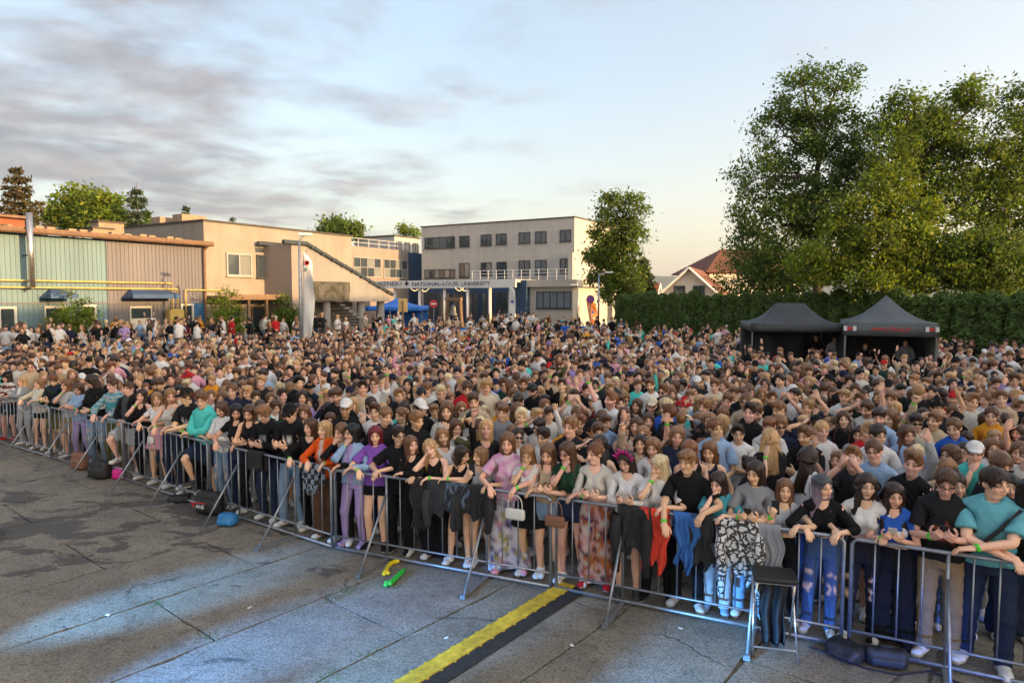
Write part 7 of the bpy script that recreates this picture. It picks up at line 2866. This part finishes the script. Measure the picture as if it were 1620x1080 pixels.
def near_ok(x, y, s):
    i, j = int(x // 1), int(y // 1)
    for a in range(i - 2, i + 3):
        for b_ in range(j - 2, j + 3):
            for (u, v) in cell.get((a, b_), ()):
                if (u - x) ** 2 + (v - y) ** 2 < s * s:
                    return False
    return True


for (x, y) in PLACED:
    cell.setdefault((int(x // 1), int(y // 1)), []).append((x, y))
# dense front part first, then the open area behind
for tries, (ya, yb) in ((46000, (5, 24)), (26000, (20, 64))):
    for _ in range(tries):
        y = cr.uniform(ya, yb)
        x = cr.uniform(-.79 * y - .6, .79 * y + .6)
        if not allowed(x, y):
            continue
        s = spacing(x, y) * cr.uniform(.88, 1.15)
        if near_ok(x, y, s):
            cell.setdefault((int(x // 1), int(y // 1)), []).append((x, y))
            pts.append((x, y))
pts = [p for p in pts if -45 < 810 + p[0] / p[1] * FPX < 1665]
pts.sort(key=lambda p: math.hypot(p[0], p[1]))

TOPC = ['black'] * 15 + ['offblack'] * 6 + ['white'] * 12 + ['offwhite'] * 4 + ['grey', 'lgrey', 'lgrey', 'lgrey', 'dgrey', 'navy', 'navy', 'beige', 'beige', 'beige', 'cream', 'cream', 'brown', 'maroon', 'red', 'mustard', 'dgreen', 'turq', 'blue', 'lblue', 'lblue', 'lilac', 'pink', 'olive']
CNAME = dict(black='black', offblack='faded black', white='white', offwhite='off-white', grey='grey', lgrey='light grey', dgrey='dark grey', navy='navy', beige='beige', cream='cream', brown='brown', maroon='maroon', red='red', mustard='mustard yellow', dgreen='dark green',
             green='green', turq='turquoise', blue='blue', lblue='pale blue', lilac='lilac', pink='pink', olive='olive', teal='teal', orange='orange')
TNAME = dict(tshirt='t-shirt', crop='crop top', crop_long='cropped top', tank='tank top', longtop='long sleeved top', hoodie='hooded sweatshirt', jacket='jacket', shirt='shirt')
HF = ['long'] * 6 + ['longback'] * 5 + ['wavy'] * 3 + ['bob', 'pony', 'pony', 'bun']
HM = ['short'] * 6 + ['fringe'] * 4 + ['quiff'] * 3 + ['buzz'] * 2 + ['curly'] * 2
HC = ['hdark'] * 7 + ['hbrown'] * 8 + ['hmid'] * 7 + ['hlight'] * 6 + ['hblonde'] * 4 + ['hblack'] * 2 + ['hplat', 'hginger']


def random_person(r, lit=False, far=False):
    sex = 'f' if r.random() < .56 else 'm'
    top = r.choice(['tshirt'] * 3 + ['crop'] * 3 + ['tank'] * 3 + ['longtop', 'crop_long', 'jacket']) if sex == 'f' else r.choice(['tshirt'] * 12 + ['hoodie', 'shirt', 'jacket'])
    cn_ = r.choice(TOPC)
    bot = r.choice(['jeans', 'jeans', 'hotpants', 'wide', 'skirt']) if sex == 'f' else r.choice(['jeans', 'jeans', 'shorts', 'chinos'])
    k = r.random()
    pose = 'down' if k < .44 else 'hold' if k < .58 else 'fold' if k < .72 else 'handhead' if k < .77 else 'chin' if k < .81 else 'raise1' if k < .855 else 'raise1l' if k < .885 else 'raise2' if k < .90 else 'film' if k < .925 else 'phone' if k < .96 else 'down'
    if far and pose in ('raise2', 'film', 'raise1l'):
        pose = 'down'
    ps, cu = make_pose(pose, r, 1.05, .26)
    sp = dict(sex=sex, pose=ps, curl=cu, skin=skin_tone(r), hair=r.choice(HF if sex == 'f' else HM), hairc=C[r.choice(HC)] * r.uniform(.8, 1.2), top=top, topc=C[cn_] * r.uniform(.9, 1.1), bottom=bot,
              botc=C[r.choice(['black', 'djeans', 'jeans', 'ljeans', 'dgrey', 'khaki', 'lgrey'])], shoec=C['white'], band=r.choice(['l', 'r', None]) if pose.startswith('raise') or pose in ('handhead', 'film', 'chin') else None)
    if top in ('tshirt', 'hoodie') and r.random() < .28:
        sp['topc'] = chest_print(C[cn_], C['white'] if cn_ not in ('white', 'offwhite', 'cream') else C[r.choice(['black', 'red', 'blue'])], r.uniform(.03, .085), 1.20, r.uniform(1.26, 1.32), .5, r.random())
    hat = None
    if r.random() < (.10 if sex == 'm' else .025):
        hat = r.choice(['cap', 'cap', 'cap', 'bucket'])
        sp['hat'] = hat
        hcn = r.choice(['black', 'black', 'black', 'black', 'navy', 'navy', 'white', 'white', 'cream', 'red'])
        sp['hatc'] = C[hcn]
        sp['hair'] = 'buzz' if sex == 'm' else 'longback'
        hat = {'black': 'black', 'navy': 'navy', 'white': 'white', 'red': 'red', 'cream': 'cream'}[hcn] + ' ' + {'cap': 'cap', 'bucket': 'bucket hat'}[hat]
    ey = r.random()
    if ey < .05:
        sp['eyes'] = 'shades'
    elif ey < .12:
        sp['eyes'] = 'glasses'
    if sex == 'm' and r.random() < .22:
        sp['beard'] = r.uniform(.35, .8)
    desc = 'a%s %s %s' % ('n' if CNAME[cn_][0] in 'aeiou' else '', CNAME[cn_], TNAME[top])
    if hat:
        desc += ' and ' + hat
    elif sp.get('eyes') == 'shades':
        desc += ' and sunglasses'
    elif sp.get('eyes') == 'glasses':
        desc += ' and glasses'
    act = {'raise1': ', one arm raised', 'raise1l': ', one arm raised', 'raise2': ', both arms raised', 'film': ', both hands up before the face', 'fold': ', arms folded', 'handhead': ', hand at head', 'chin': ', hand at chin'}.get(pose, '')
    sh = r.gauss(1.0, .045) * (1.045 if sex == 'm' else .97)
    return sp, desc, act, min(1.12, max(.88, sh))


# landmarks in the front row, used to say behind whom somebody stands
MARK = [(10, 'black cap far left'), (33, 'grey jacket'), (57, 'cream jacket'), (84, 'dark checked shirt'), (147, 'black track jacket'), (178, 'teal striped shirt'), (246, 'pink skirt'), (297, 'black cap'), (322, 'turquoise sweatshirt'), (352, 'white shirt'), (459, 'large white print'), (514, 'orange sweatshirt'),
        (558, 'lilac leggings'), (593, 'purple t-shirt'), (628, 'glasses by purple t-shirt'), (690, 'head in hand'), (763, 'phone held up'), (806, 'pink tie-dye t-shirt'), (871, 'beige printed top'), (946, 'orange patterned trousers'), (1000, 'pink crown'), (1046, 'red jacket'), (1097, 'blue jacket'), (1142, 'teal t-shirt'), (1196, 'patterned sweatshirt'),
        (1248, 'folding stool'), (1312, 'torn blue jeans'), (1374, 'torn black jeans'), (1426, 'blue crop top'), (1506, 'khaki trousers'), (1578, 'turquoise t-shirt')]
ROWN = ['second', 'third', 'fourth', 'fifth', 'sixth', 'seventh', 'eighth', 'ninth', 'tenth', 'eleventh', 'twelfth', 'thirteenth', 'fourteenth', 'fifteenth', 'sixteenth', 'seventeenth']
used_labels = set(o['label'] for o in bpy.data.objects if 'label' in o)


def place_label(x, y, desc, act):
    px = 810 + x / y * FPX
    row = ROWN[min(len(ROWN) - 1, int((bar_dist(x, y) - .5) / .52))]
    m = min(MARK, key=lambda q: abs(q[0] - px))[1]
    side = '' if act else ''
    for lab in ('person in %s%s, %s row behind the %s' % (desc, act, row, m), 'person in %s, %s row, left behind the %s' % (desc, row, m), 'person in %s, %s row, right behind the %s' % (desc, row, m)):
        if lab not in used_labels and len(lab.split()) <= 16:
            break
    short_ = desc.split(' and ')[0]
    n = 0
    while lab in used_labels or len(lab.split()) > 16:
        lab = 'person in %s, %s row, near the %s' % (short_, row, m) if n == 0 else 'person in %s, %s row, near the %s, %s' % (short_, row, m, ['half hidden', 'turned aside', 'wedged in', 'standing close'][min(3, n - 1)])
        n += 1
        if n > 5:
            break
    used_labels.add(lab)
    return lab


def facing(x, y, r, back):
    a = math.atan2(0 - x, -(1.5 - y)) + r.gauss(0, .28)
    if r.random() < back:
        a += math.pi + r.gauss(0, .6)
    return a


N_NEAR = 238
near_pts, far_pts = pts[:N_NEAR], pts[N_NEAR:]
for (x, y) in near_pts:
    sp, desc, act, sc = random_person(cr)
    spawn(sp, 1, (x, y, stand_z(x, y)), facing(x, y, cr, .04), sc, place_label(x, y, desc, act), 'crowd behind the front row')

# people with a place of their own: under the tents, by the hedge
EXTRA = [
    (at(1294, 470, 24.3), 'm', 'short', 'hdark', 'tshirt', chest_print(C['black'], C['aqua'], .06, 1.2, 1.27, .6), 'jeans', 'black', 'fold', 0.1, 1.05, 'person in a black printed t-shirt standing at the mixing desk'),
    (at(1322, 470, 24.0), 'm', 'short', 'hbrown', 'hoodie', 'lgrey', 'jeans', 'djeans', 'hold', -.1, 1.02, 'person in a light grey sweatshirt under the ridged black tent'),
    (at(1372, 470, 22.6), 'm', 'short', 'hdark', 'tshirt', 'black', 'jeans', 'black', 'fold', .1, .93, 'person in black under the left half of the peaked tent'),
    (at(1436, 470, 22.2), 'm', 'short', 'hdark', 'shirt', 'grey', 'jeans', 'djeans', 'hold', .0, 1.02, 'person in a grey shirt under the peaked charcoal tent'),
    (at(1496, 470, 25.3), 'm', 'short', 'hdark', 'jacket', side_stripe(C['red'], C['white']), 'jeans', 'red', 'down', .9, 1.04, 'person in a red tracksuit right of the peaked tent'),
    (at(1508, 470, 25.0), 'm', 'short', 'hblack', 'jacket', side_stripe(C['black'], C['white']), 'jeans', 'black', 'down', -.9, 1.03, 'person in a black tracksuit with white sleeve stripes by the hedge'),
    (at(1593, 470, 25.6), 'm', 'buzz', 'hdark', 'tshirt', 'white', 'jeans', 'djeans', 'down', -.2, 1.10, 'person in a white t-shirt standing in front of the hedge'),
    (at(1611, 470, 25.8), 'f', 'bun', 'hlight', 'jacket', 'black', 'jeans', 'ljeans', 'hold', -.3, .98, 'person in a black jacket and pale jeans by the hedge'),
]
for (p, sex, hair, hc, top, tc_, bot, bc, pose, dz, sc, lab) in EXTRA:
    ps, cu = make_pose(pose, cr, 1.05, .26)
    sk = skin_tone(cr)
    sp = dict(sex=sex, pose=ps, curl=cu, skin=sk, hair=hair, hairc=C[hc], top=top, topc=pickc(tc_, sk), bottom=bot, botc=C[bc])
    riser = .32 if 'tent' in lab and 'right of' not in lab or 'desk' in lab else -.03
    spawn(sp, 1, (p.x, p.y, riser), math.atan2(-p.x, p.y) + dz, sc, lab)

for q, lab in ((T1, 'low black riser under the ridged tent'), (T2, 'low black riser under the peaked tent')):
    c_ = sum(q, Vector()) / 4
    d_ = (q[1] - q[0]).normalized()
    e = empty('riser', (c_.x, c_.y, -.03), math.atan2(d_.y, d_.x), lab, 'platform')
    c2 = (q[2] - q[1]).length
    MB().box((0, .55, .31), ((q[1] - q[0]).length * .94, c2 * .55, .07)).build('deck', [MAT['black_plastic']], e)
    for sx_ in (-1, 1):
        for sy_ in (-1, 1):
            MB().box((sx_ * 1.2, .55 + sy_ * .6, .14), (.06, .06, .28)).build('leg', [MAT['galv']], e)

# everybody further back is one mass
AV, AF, AC, AM, AR = [], [], [], [], []
nv = 0
for (x, y) in far_pts:
    far = y > 18.5
    sp, _, _, sc = random_person(cr, far=y > 40)
    sp['band'] = sp['band'] if not far else None
    parts, M = person_parts(sp, 3 if far else 2)
    lo, t = left_off(x, y)
    z = TZ + .003 if (lo < TD and t < TX1) else stand_z(x, y)
    a = facing(x, y, cr, .08 if y < 25 else .30 if y < 40 else .45)
    Rm = R3(0, 0, a) * sc
    o3 = np.array([x, y, z])
    for nm, V, F, Cc, mi, R in parts:
        AV.append(V @ Rm.T + o3)
        AF.append(F + nv)
        AC.append(Cc)
        AM.append(np.full(len(F), mi))
        AR.append(R)
        nv += len(V)
cm = mesh_np('crowd', np.concatenate(AV), np.concatenate(AF), PEOPLE_MATS, np.concatenate(AM), np.concatenate(AC), np.concatenate(AR))
tag(obj('crowd', cm), 'dense mass of young people filling the yard behind the front rows', 'crowd', kind='stuff')


print('PEOPLE', len(FR), len(near_pts), len(far_pts), 'crowd tris', len(cm.polygons))

# ------------------------------------------------------------------ things lying and hanging at the barrier
def sdf_mesh(f, lo, hi, h, n, mat, name):
    V, F = snets(f, ar(lo[0], hi[0], h), ar(lo[1], hi[1], h), ar(lo[2], hi[2], h))
    V, F = decimate(V, F, n)
    return mesh_np(name, V, F, [mat])


def rbox(P, c, d, r):
    q = np.abs(P - np.asarray(c)) - (np.asarray(d) / 2 - r)
    return np.linalg.norm(np.maximum(q, 0), axis=1) + np.minimum(q.max(1), 0) - r


def soft_bag(name, label, px, py, dims, mat, rz=0.0, strap=True, pocket=True, tilt=0.0, cat='bag', seed=0):
    p = ground(px, py, 0)
    e = empty(name, p, rz, label, cat)
    e.rotation_euler = (tilt, 0, rz)
    w, d, h = dims
    rr = np.random.default_rng(seed)
    ph = rr.random(3) * 6

    def f(P):
        b_ = rbox(P, (0, 0, h / 2), (w, d, h), min(w, d, h) * .38)
        if pocket:
            b_ = smin(b_, rbox(P, (0, -d * .45, h * .36), (w * .78, d * .5, h * .5), d * .18), .02)
        return b_ + .007 * np.sin(P[:, 0] * 38 + ph[0]) * np.sin(P[:, 2] * 31 + ph[1]) * np.cos(P[:, 1] * 25)
    body = obj('body', sdf_mesh(f, (-w * .7, -d, -.03), (w * .7, d * .8, h * 1.12), max(w, h) / 26, 900, MAT[mat], 'body'), e)
    if strap:
        for s_ in (-1, 1):
            MB().tube([(s_ * w * .25, d * .3, h * .95), (s_ * w * .45, d * .75, h * .7), (s_ * w * .55, d * .8, h * .2), (s_ * w * .4, d * .5, .02)], .011, 5).build('strap', [MAT[mat]], e, smooth_=True)
    MB().tube([(-.05, .0, h * .96), (-.04, 0, h * 1.06), (.04, 0, h * 1.06), (.05, 0, h * .96)], .008, 5).build('handle', [MAT[mat]], e, smooth_=True)
    return e, body


bp, bb = soft_bag('backpack', 'black backpack with lettering lying before the barrier', 333, 812, (.46, .20, .36), 'nylon', math.radians(-18), seed=1)
obj('lettering', text_mesh('V', .125, MAT['print_red'], 'lettering', .006), bp, (-.115, -.232, .19), (math.pi / 2, 0, 0))
obj('lettering', text_mesh('ANS', .085, MAT['print_white'], 'lettering', .006), bp, (.01, -.232, .175), (math.pi / 2, 0, 0))
MB().box((.0, -.225, .235), (.22, .02, .010)).build('lettering_bar', [MAT['print_red']], bp)
soft_bag('shoulder_bag', 'brown leather bag on the concrete at the left barrier', 127, 742, (.36, .17, .34), 'leather', math.radians(-25), seed=2)
soft_bag('backpack', 'black and red backpack slumped right of the brown bag', 160, 756, (.42, .24, .34), 'nylon', math.radians(-20), seed=3)
soft_bag('pouch', 'small bright pink bag at the foot of a barrier', 189, 757, (.24, .16, .20), 'pink_fabric', 0.2, False, False, seed=4)
soft_bag('bag', 'small flat black bag on the concrete left of the lettered backpack', 284, 794, (.34, .22, .12), 'nylon', .3, False, False, seed=5)
soft_bag('bag', 'crumpled blue bag at the right of the lettered backpack', 361, 830, (.30, .18, .18), 'blue_bag', -.2, False, True, seed=6)
soft_bag('backpack', 'black backpack lying flat at the barrier behind the stool', 1338, 1038, (.34, .22, .14), 'nylon', -.9, seed=7)
soft_bag('waist_bag', 'dark waist bag with a strap on the concrete at lower right', 1402, 1052, (.36, .14, .17), 'nylon', -.3, False, True, seed=8)
sb = ground(1330, 1030, 0)
strp = empty('bag_strap', sb, 0, 'long loose black strap trailing over the concrete at lower right', 'strap')
MB().tube([tuple(ground(x, y, .012) - sb) for x, y in ((1280, 1022), (1320, 1035), (1370, 1056), (1420, 1066), (1470, 1060), (1500, 1072), (1530, 1085))], .010, 5).build('webbing', [MAT['nylon']], strp)

# modelling balloons on the ground
def balloon(label, pts, knot, r, mat):
    base = ground(*pts[0], 0)
    e = empty('modelling_balloon', base, 0, label, 'balloon')
    P = [Vector(tuple(ground(x, y, r))) - base for x, y in pts]
    dense = []
    for i in range(len(P) - 1):
        for k in range(4):
            dense.append(P[i].lerp(P[i + 1], k / 4))
    dense.append(P[-1])
    rs = [r * (.5 if i in (0, len(dense) - 1) else 1) for i in range(len(dense))]
    MB().tube(dense, rs, 10).build('tube', [MAT[mat]], e, smooth_=True)
    q = P[knot]
    for a in range(3):
        c = q + Vector((math.cos(a * 2.1) * r * 1.0, math.sin(a * 2.1) * r * 1.0, r * .3))
        MB().lathe([(.001, -r), (r * .8, -r * .6), (r * 1.05, 0), (r * .8, r * .6), (.001, r)], 10, c=tuple(c)).build('knot', [MAT[mat]], e, smooth_=True)


balloon('long yellow modelling balloon lying before the barrier', [(610, 907), (613, 897), (618, 891), (624, 888), (632, 887)], 0, .028, 'balloon_yellow')
balloon('long green modelling balloon with a knot lying on the concrete', [(613, 924), (622, 918), (630, 910), (640, 900)], 0, .030, 'balloon_green')

# cable ramp
ra, rb = ground(888, 936, 0), ground(655, 1080, 0)
rd = (rb - ra).normalized()
rz = math.atan2(rd.y, rd.x)
lid = MB()
lid.add([(0, -.115, .0), (.895, -.115, .0), (.895, .115, .0), (0, .115, .0), (0, -.108, .046), (.895, -.108, .046), (.895, .108, .046), (0, .108, .046)], [(4, 5, 6, 7), (0, 1, 5, 4), (1, 2, 6, 5), (2, 3, 7, 6), (3, 0, 4, 7)])
for i in range(26):
    for j in range(6):
        x, y = .025 + i * .033, -.085 + j * .032 + (.016 if i % 2 else 0)
        lid.add([(x - .006, y - .006, .0464), (x + .006, y - .006, .0464), (x + .006, y + .006, .0464), (x - .006, y + .006, .0464), (x, y, .0485)], [(0, 1, 4), (1, 2, 4), (2, 3, 4), (3, 0, 4)])
lid_me = lid.mesh('lid', [MAT['yellow_plastic']])
side_me = []
for s_ in (-1, 1):
    m = MB()
    ow = .27 if s_ > 0 else .16
    m.add([(0, s_ * .117, .0), (.897, s_ * .117, .0), (.897, s_ * ow, .0), (0, s_ * ow, .0), (0, s_ * .117, .042), (.897, s_ * .117, .042), (.897, s_ * ow, .006), (0, s_ * ow, .006)],
          [(4, 5, 6, 7), (1, 0, 4, 5), (2, 1, 5, 6), (3, 2, 6, 7), (0, 3, 7, 4)])
    side_me.append(m.mesh('side_ramp', [MAT['rubber']]))
lug_me = MB().box((0, 0, .041), (.028, .018, .006)).mesh('lug', [MAT['yellow_plastic']])
RL = ['nearest the barrier', 'second from the barrier', 'third from the barrier', 'cut off by the bottom edge']
for k in range(4):
    p = ra + rd * (.905 * k - .15)
    e = empty('cable_ramp', (p.x, p.y, .006), rz, 'yellow and black cable ramp segment ' + RL[k], 'cable ramp', 'cable ramp segments')
    e.scale = (1, .86, 1)
    obj('lid', lid_me, e)
    for m in side_me:
        obj('side_ramp', m, e)
    for s_ in (-1, 1):
        for i in range(5):
            obj('lug', lug_me, e, (.09 + i * .18, s_ * .122, 0))

# folding stool with a dark bag hung from it
sp0 = ground(1232, 1040, 0)
st = empty('folding_stool', sp0 + Vector((0, .16, 0)), math.radians(-14), 'black folding stool with thin chrome legs before the barrier', 'stool')
MB().box((0, 0, .735), (.40, .34, .05), bev=.018).build('seat', [MAT['black_plastic']], st)
for s_ in (-1, 1):
    MB().tube([(s_ * .20, -.20, .0), (s_ * .175, .12, .70)], .011, 8).build('leg', [MAT['stainless']], st, smooth_=True)
    MB().tube([(s_ * .185, .20, .0), (s_ * .165, -.13, .70)], .011, 8).build('leg', [MAT['stainless']], st, smooth_=True)
MB().tube([(-.18, -.13, .70), (.18, -.13, .70)], .009, 6).build('cross_bar', [MAT['stainless']], st)
MB().tube([(-.19, -.19, .10), (.19, -.19, .10)], .009, 6).build('cross_bar', [MAT['stainless']], st)
cl = MB()
cl.grid(lambda u, v: ((u - .5) * (.26 - .06 * v) + .01 * math.sin(v * 9), .02 + .05 * math.sin(u * 14 + v * 2) * (.3 + v), .70 - v * .66), 22, 16)
hb_ = empty('hanging_jacket', st.location + Vector((.0, 0, 0)), math.radians(-14), 'black garment hanging down beneath the folding stool', 'jacket')
cl.build('cloth', [MAT['nylon']], hb_, smooth_=True, solid=.012)


# garments over the rail
def cloth_mat(name, rgb, pat=None):
    if pat is None:
        return simple(name, rgb, .85, 0, .18, 7, .35, 30)
    m, T = new_mat(name)
    P = T.add('ShaderNodeTexCoord').outputs['Object']
    if pat == 'graffiti':
        v = T.add('ShaderNodeTexVoronoi', feature='DISTANCE_TO_EDGE')
        T.put(v.inputs['Vector'], T.mix(.12, P, T.noise(P, 9, 3, out=1)))
        v.inputs['Scale'].default_value = 17
        f = T.mapr(v.outputs['Distance'], .10, .14)
    else:
        w = T.add('ShaderNodeTexChecker')
        T.put(w.inputs['Vector'], P)
        w.inputs['Scale'].default_value = 14
        f = w.outputs['Fac']
    T.put(T.b.inputs['Base Color'], T.mix(f, (*[c * .07 for c in rgb], 1), (*rgb, 1)))
    T.b.inputs['Roughness'].default_value = .88
    bump(T, T.noise(P, 12, 3), .4, .02)
    return m


def rail_cloth(name, label, px, width, drop, mat, seed, back=.25, taper=.25, cat='jacket', sleeve=False):
    p, out = along(px, -.012)
    q, _ = along(px + 4, -.012)
    d_ = (q - p).normalized()
    a = math.atan2(d_.y, d_.x)
    e = empty(name, (p.x, p.y, 0), a, label, cat)
    rr = random.Random(seed)
    ph = [rr.random() * 6 for _ in range(5)]

    def f(u, v):
        # v 0..1: from the back hem over the rail to the front hem; crumpled layers, ragged lower edge
        s = -back + v * (back + drop * (.86 + .14 * math.sin(u * 5 + ph[0]) * math.sin(u * 11 + ph[3])))
        hang = max(0, s) / drop
        w = width * (1 - taper * hang ** .8)
        x = (u - .5) * w + .02 * math.sin(hang * 6 + ph[1]) + .015 * math.sin(hang * 13 + u * 4)
        r = .03
        fold = (.02 + .075 * hang) * mnoise.noise((u * 5.5 + seed * 7, hang * 1.3 + ph[2], seed)) + .03 * hang * mnoise.noise((u * 13 + seed * 3, hang * 3.2, ph[4]))
        x += .05 * hang * mnoise.noise((hang * 2.5, u * 2 + seed, 4.0))
        if s < -.05:
            return (x, r + .012 * math.sin(u * 20), 1.10 + s + .05)
        if s < .05:
            t = (s + .05) / .1 * math.pi
            return (x, r * math.cos(t), 1.105 + r * math.sin(t))
        return (x, -r - .02 * hang - abs(fold), 1.10 - (s - .05))
    m = MB()
    m.grid(f, 34, 40)
    c = m.build('cloth', [mat], e, smooth_=True, solid=.014)
    if sleeve:
        for s_ in (-1, 1):
            pts = [(s_ * width * .42, -.06, 1.02), (s_ * width * .46, -.09, .85), (s_ * width * .40, -.085, .62), (s_ * width * .42, -.08, 1.1 - drop * 1.12)]
            MB().tube(pts, [.05, .055, .048, .038], 9).build('sleeve', [mat], e, smooth_=True)
    return e


CM = dict(red=cloth_mat('red_jacket_cloth', (.62, .045, .02)), blue=cloth_mat('blue_jacket_cloth', (.03, .13, .40)), black=cloth_mat('black_jacket_cloth', (.016, .016, .018)), grey=cloth_mat('grey_jersey', (.26, .27, .30)), dark=cloth_mat('dark_leather_cloth', (.03, .032, .038)),
          denim=cloth_mat('denim_cloth', (.09, .13, .20)), graf=cloth_mat('graffiti_print', (.68, .68, .68), 'graffiti'), check=cloth_mat('blue_check_cloth', (.20, .25, .32), 'check'), white=cloth_mat('white_cloth', (.62, .62, .62)))
rail_cloth('jacket', 'bright red-orange jacket hanging over the barrier under a white t-shirt', 1042, .34, .72, CM['red'], 1, .3, .35, sleeve=False)
rail_cloth('jacket', 'royal blue jacket hanging over the barrier', 1092, .28, .66, CM['blue'], 2, .3, .45)
rail_cloth('jacket', 'black jacket hanging over the barrier right of the blue one', 1118, .26, .60, CM['black'], 3, .3, .2)
rail_cloth('jacket', 'black jacket with studs hanging under the pink crown', 1006, .40, .62, CM['black'], 4, .3, .15, sleeve=True)
rail_cloth('sweatshirt', 'black and white graffiti print sweatshirt hanging over the barrier', 1180, .42, .66, CM['graf'], 5, .3, .25, 'sweatshirt', True)
rail_cloth('sweatshirt', 'grey jersey sweatshirt hanging over the barrier by the stool', 1222, .32, .72, CM['grey'], 6, .3, .2, 'sweatshirt')
rail_cloth('jacket', 'dark leather jacket hanging over the barrier left of centre', 700, .46, .48, CM['dark'], 7, .3, .15, sleeve=True)
rail_cloth('jacket', 'faded denim jacket bunched on the rail beside the leather one', 722, .34, .36, CM['denim'], 8, .3, .2)
rail_cloth('jacket', 'wide black jacket draped on the rail above bare legs', 752, .50, .45, CM['black'], 9, .3, .25, sleeve=True)
rail_cloth('shirt', 'blue and grey checked shirt hanging under the orange sweatshirt', 492, .36, .46, CM['check'], 10, .3, .25, 'shirt')
rail_cloth('jacket', 'black jacket bunched on the rail at the printed sweatshirts', 402, .40, .32, CM['black'], 11, .3, .2)
rail_cloth('jacket', 'long black jacket hanging beside the leather jacket', 664, .26, .75, CM['black'], 12, .3, .2)

# handbags hung on the rail
for px, mt, lab, w, z0 in ((815, 'bag_white', 'small white handbag with a pearl handle hanging on the rail', .25, .80), (879, 'leather', 'dark chequered shoulder bag hanging on the rail', .24, .78), (232, 'bag_white', 'white pouch hanging on the left barrier', .16, .86)):
    p, out = along(px, -.07)
    q, _ = along(px + 4, -.07)
    d_ = (q - p).normalized()
    e = empty('handbag', (p.x, p.y, z0), math.atan2(d_.y, d_.x), lab, 'handbag')
    obj('body', sdf_mesh(lambda P: rbox(P, (0, 0, .07), (w * (1 - 0), .07, .14), .028) + .12 * np.maximum(P[:, 2] - .07, 0), (-w * .6, -.06, -.02), (w * .6, .06, .17), .011, 500, MAT[mt], 'body'), e)
    n = 15
    MB().tube([(w * .36 * math.cos(math.pi * i / (n - 1)), 0, .13 + (1.08 - z0 - .12) * math.sin(math.pi * i / (n - 1)) ** .6) for i in range(n)], .007, 6).build('handle', [MAT[mt]], e, smooth_=True)

# scraps of paper
for k, (px, py) in enumerate(((1076, 993), (706, 1008), (170, 972), (395, 960), (905, 1020))):
    p = ground(px, py, .004)
    e = MB().grid(lambda u, v: ((u - .5) * .05, (v - .5) * .03, .006 * math.sin(u * 7 + v * 5)), 3, 2).build('paper_scrap', [MAT['print_white']], None, p, (0, 0, k * 1.3))
    tag(e, 'small white paper scrap on the concrete, ' + ['right of the cable ramp', 'left of the cable ramp', 'at the far left', 'in the left blue pool', 'near the bottom edge right of the ramp'][k], 'litter', 'paper scraps')
bpy.data.scenes.remove(WORKBENCH)


# ------------------------------------------------------------------ evening haze over the valley: one closed box round everything
hm = bpy.data.materials.new('haze')
hm.use_nodes = True
H_ = NT(hm.node_tree)
H_.n.clear()
ho = H_.add('ShaderNodeOutputMaterial')
pv = H_.add('ShaderNodeVolumePrincipled')
pv.inputs['Color'].default_value = (.80, .87, .95, 1)
pv.inputs['Density'].default_value = 0.00010
pv.inputs['Anisotropy'].default_value = 0.2
H_.l.new(pv.outputs[0], ho.inputs['Volume'])
tag(MB().box((0, 25, 200), (19000, 19000, 424)).build('haze', [hm]), 'thin pale evening haze over the whole valley', 'haze', kind='stuff')
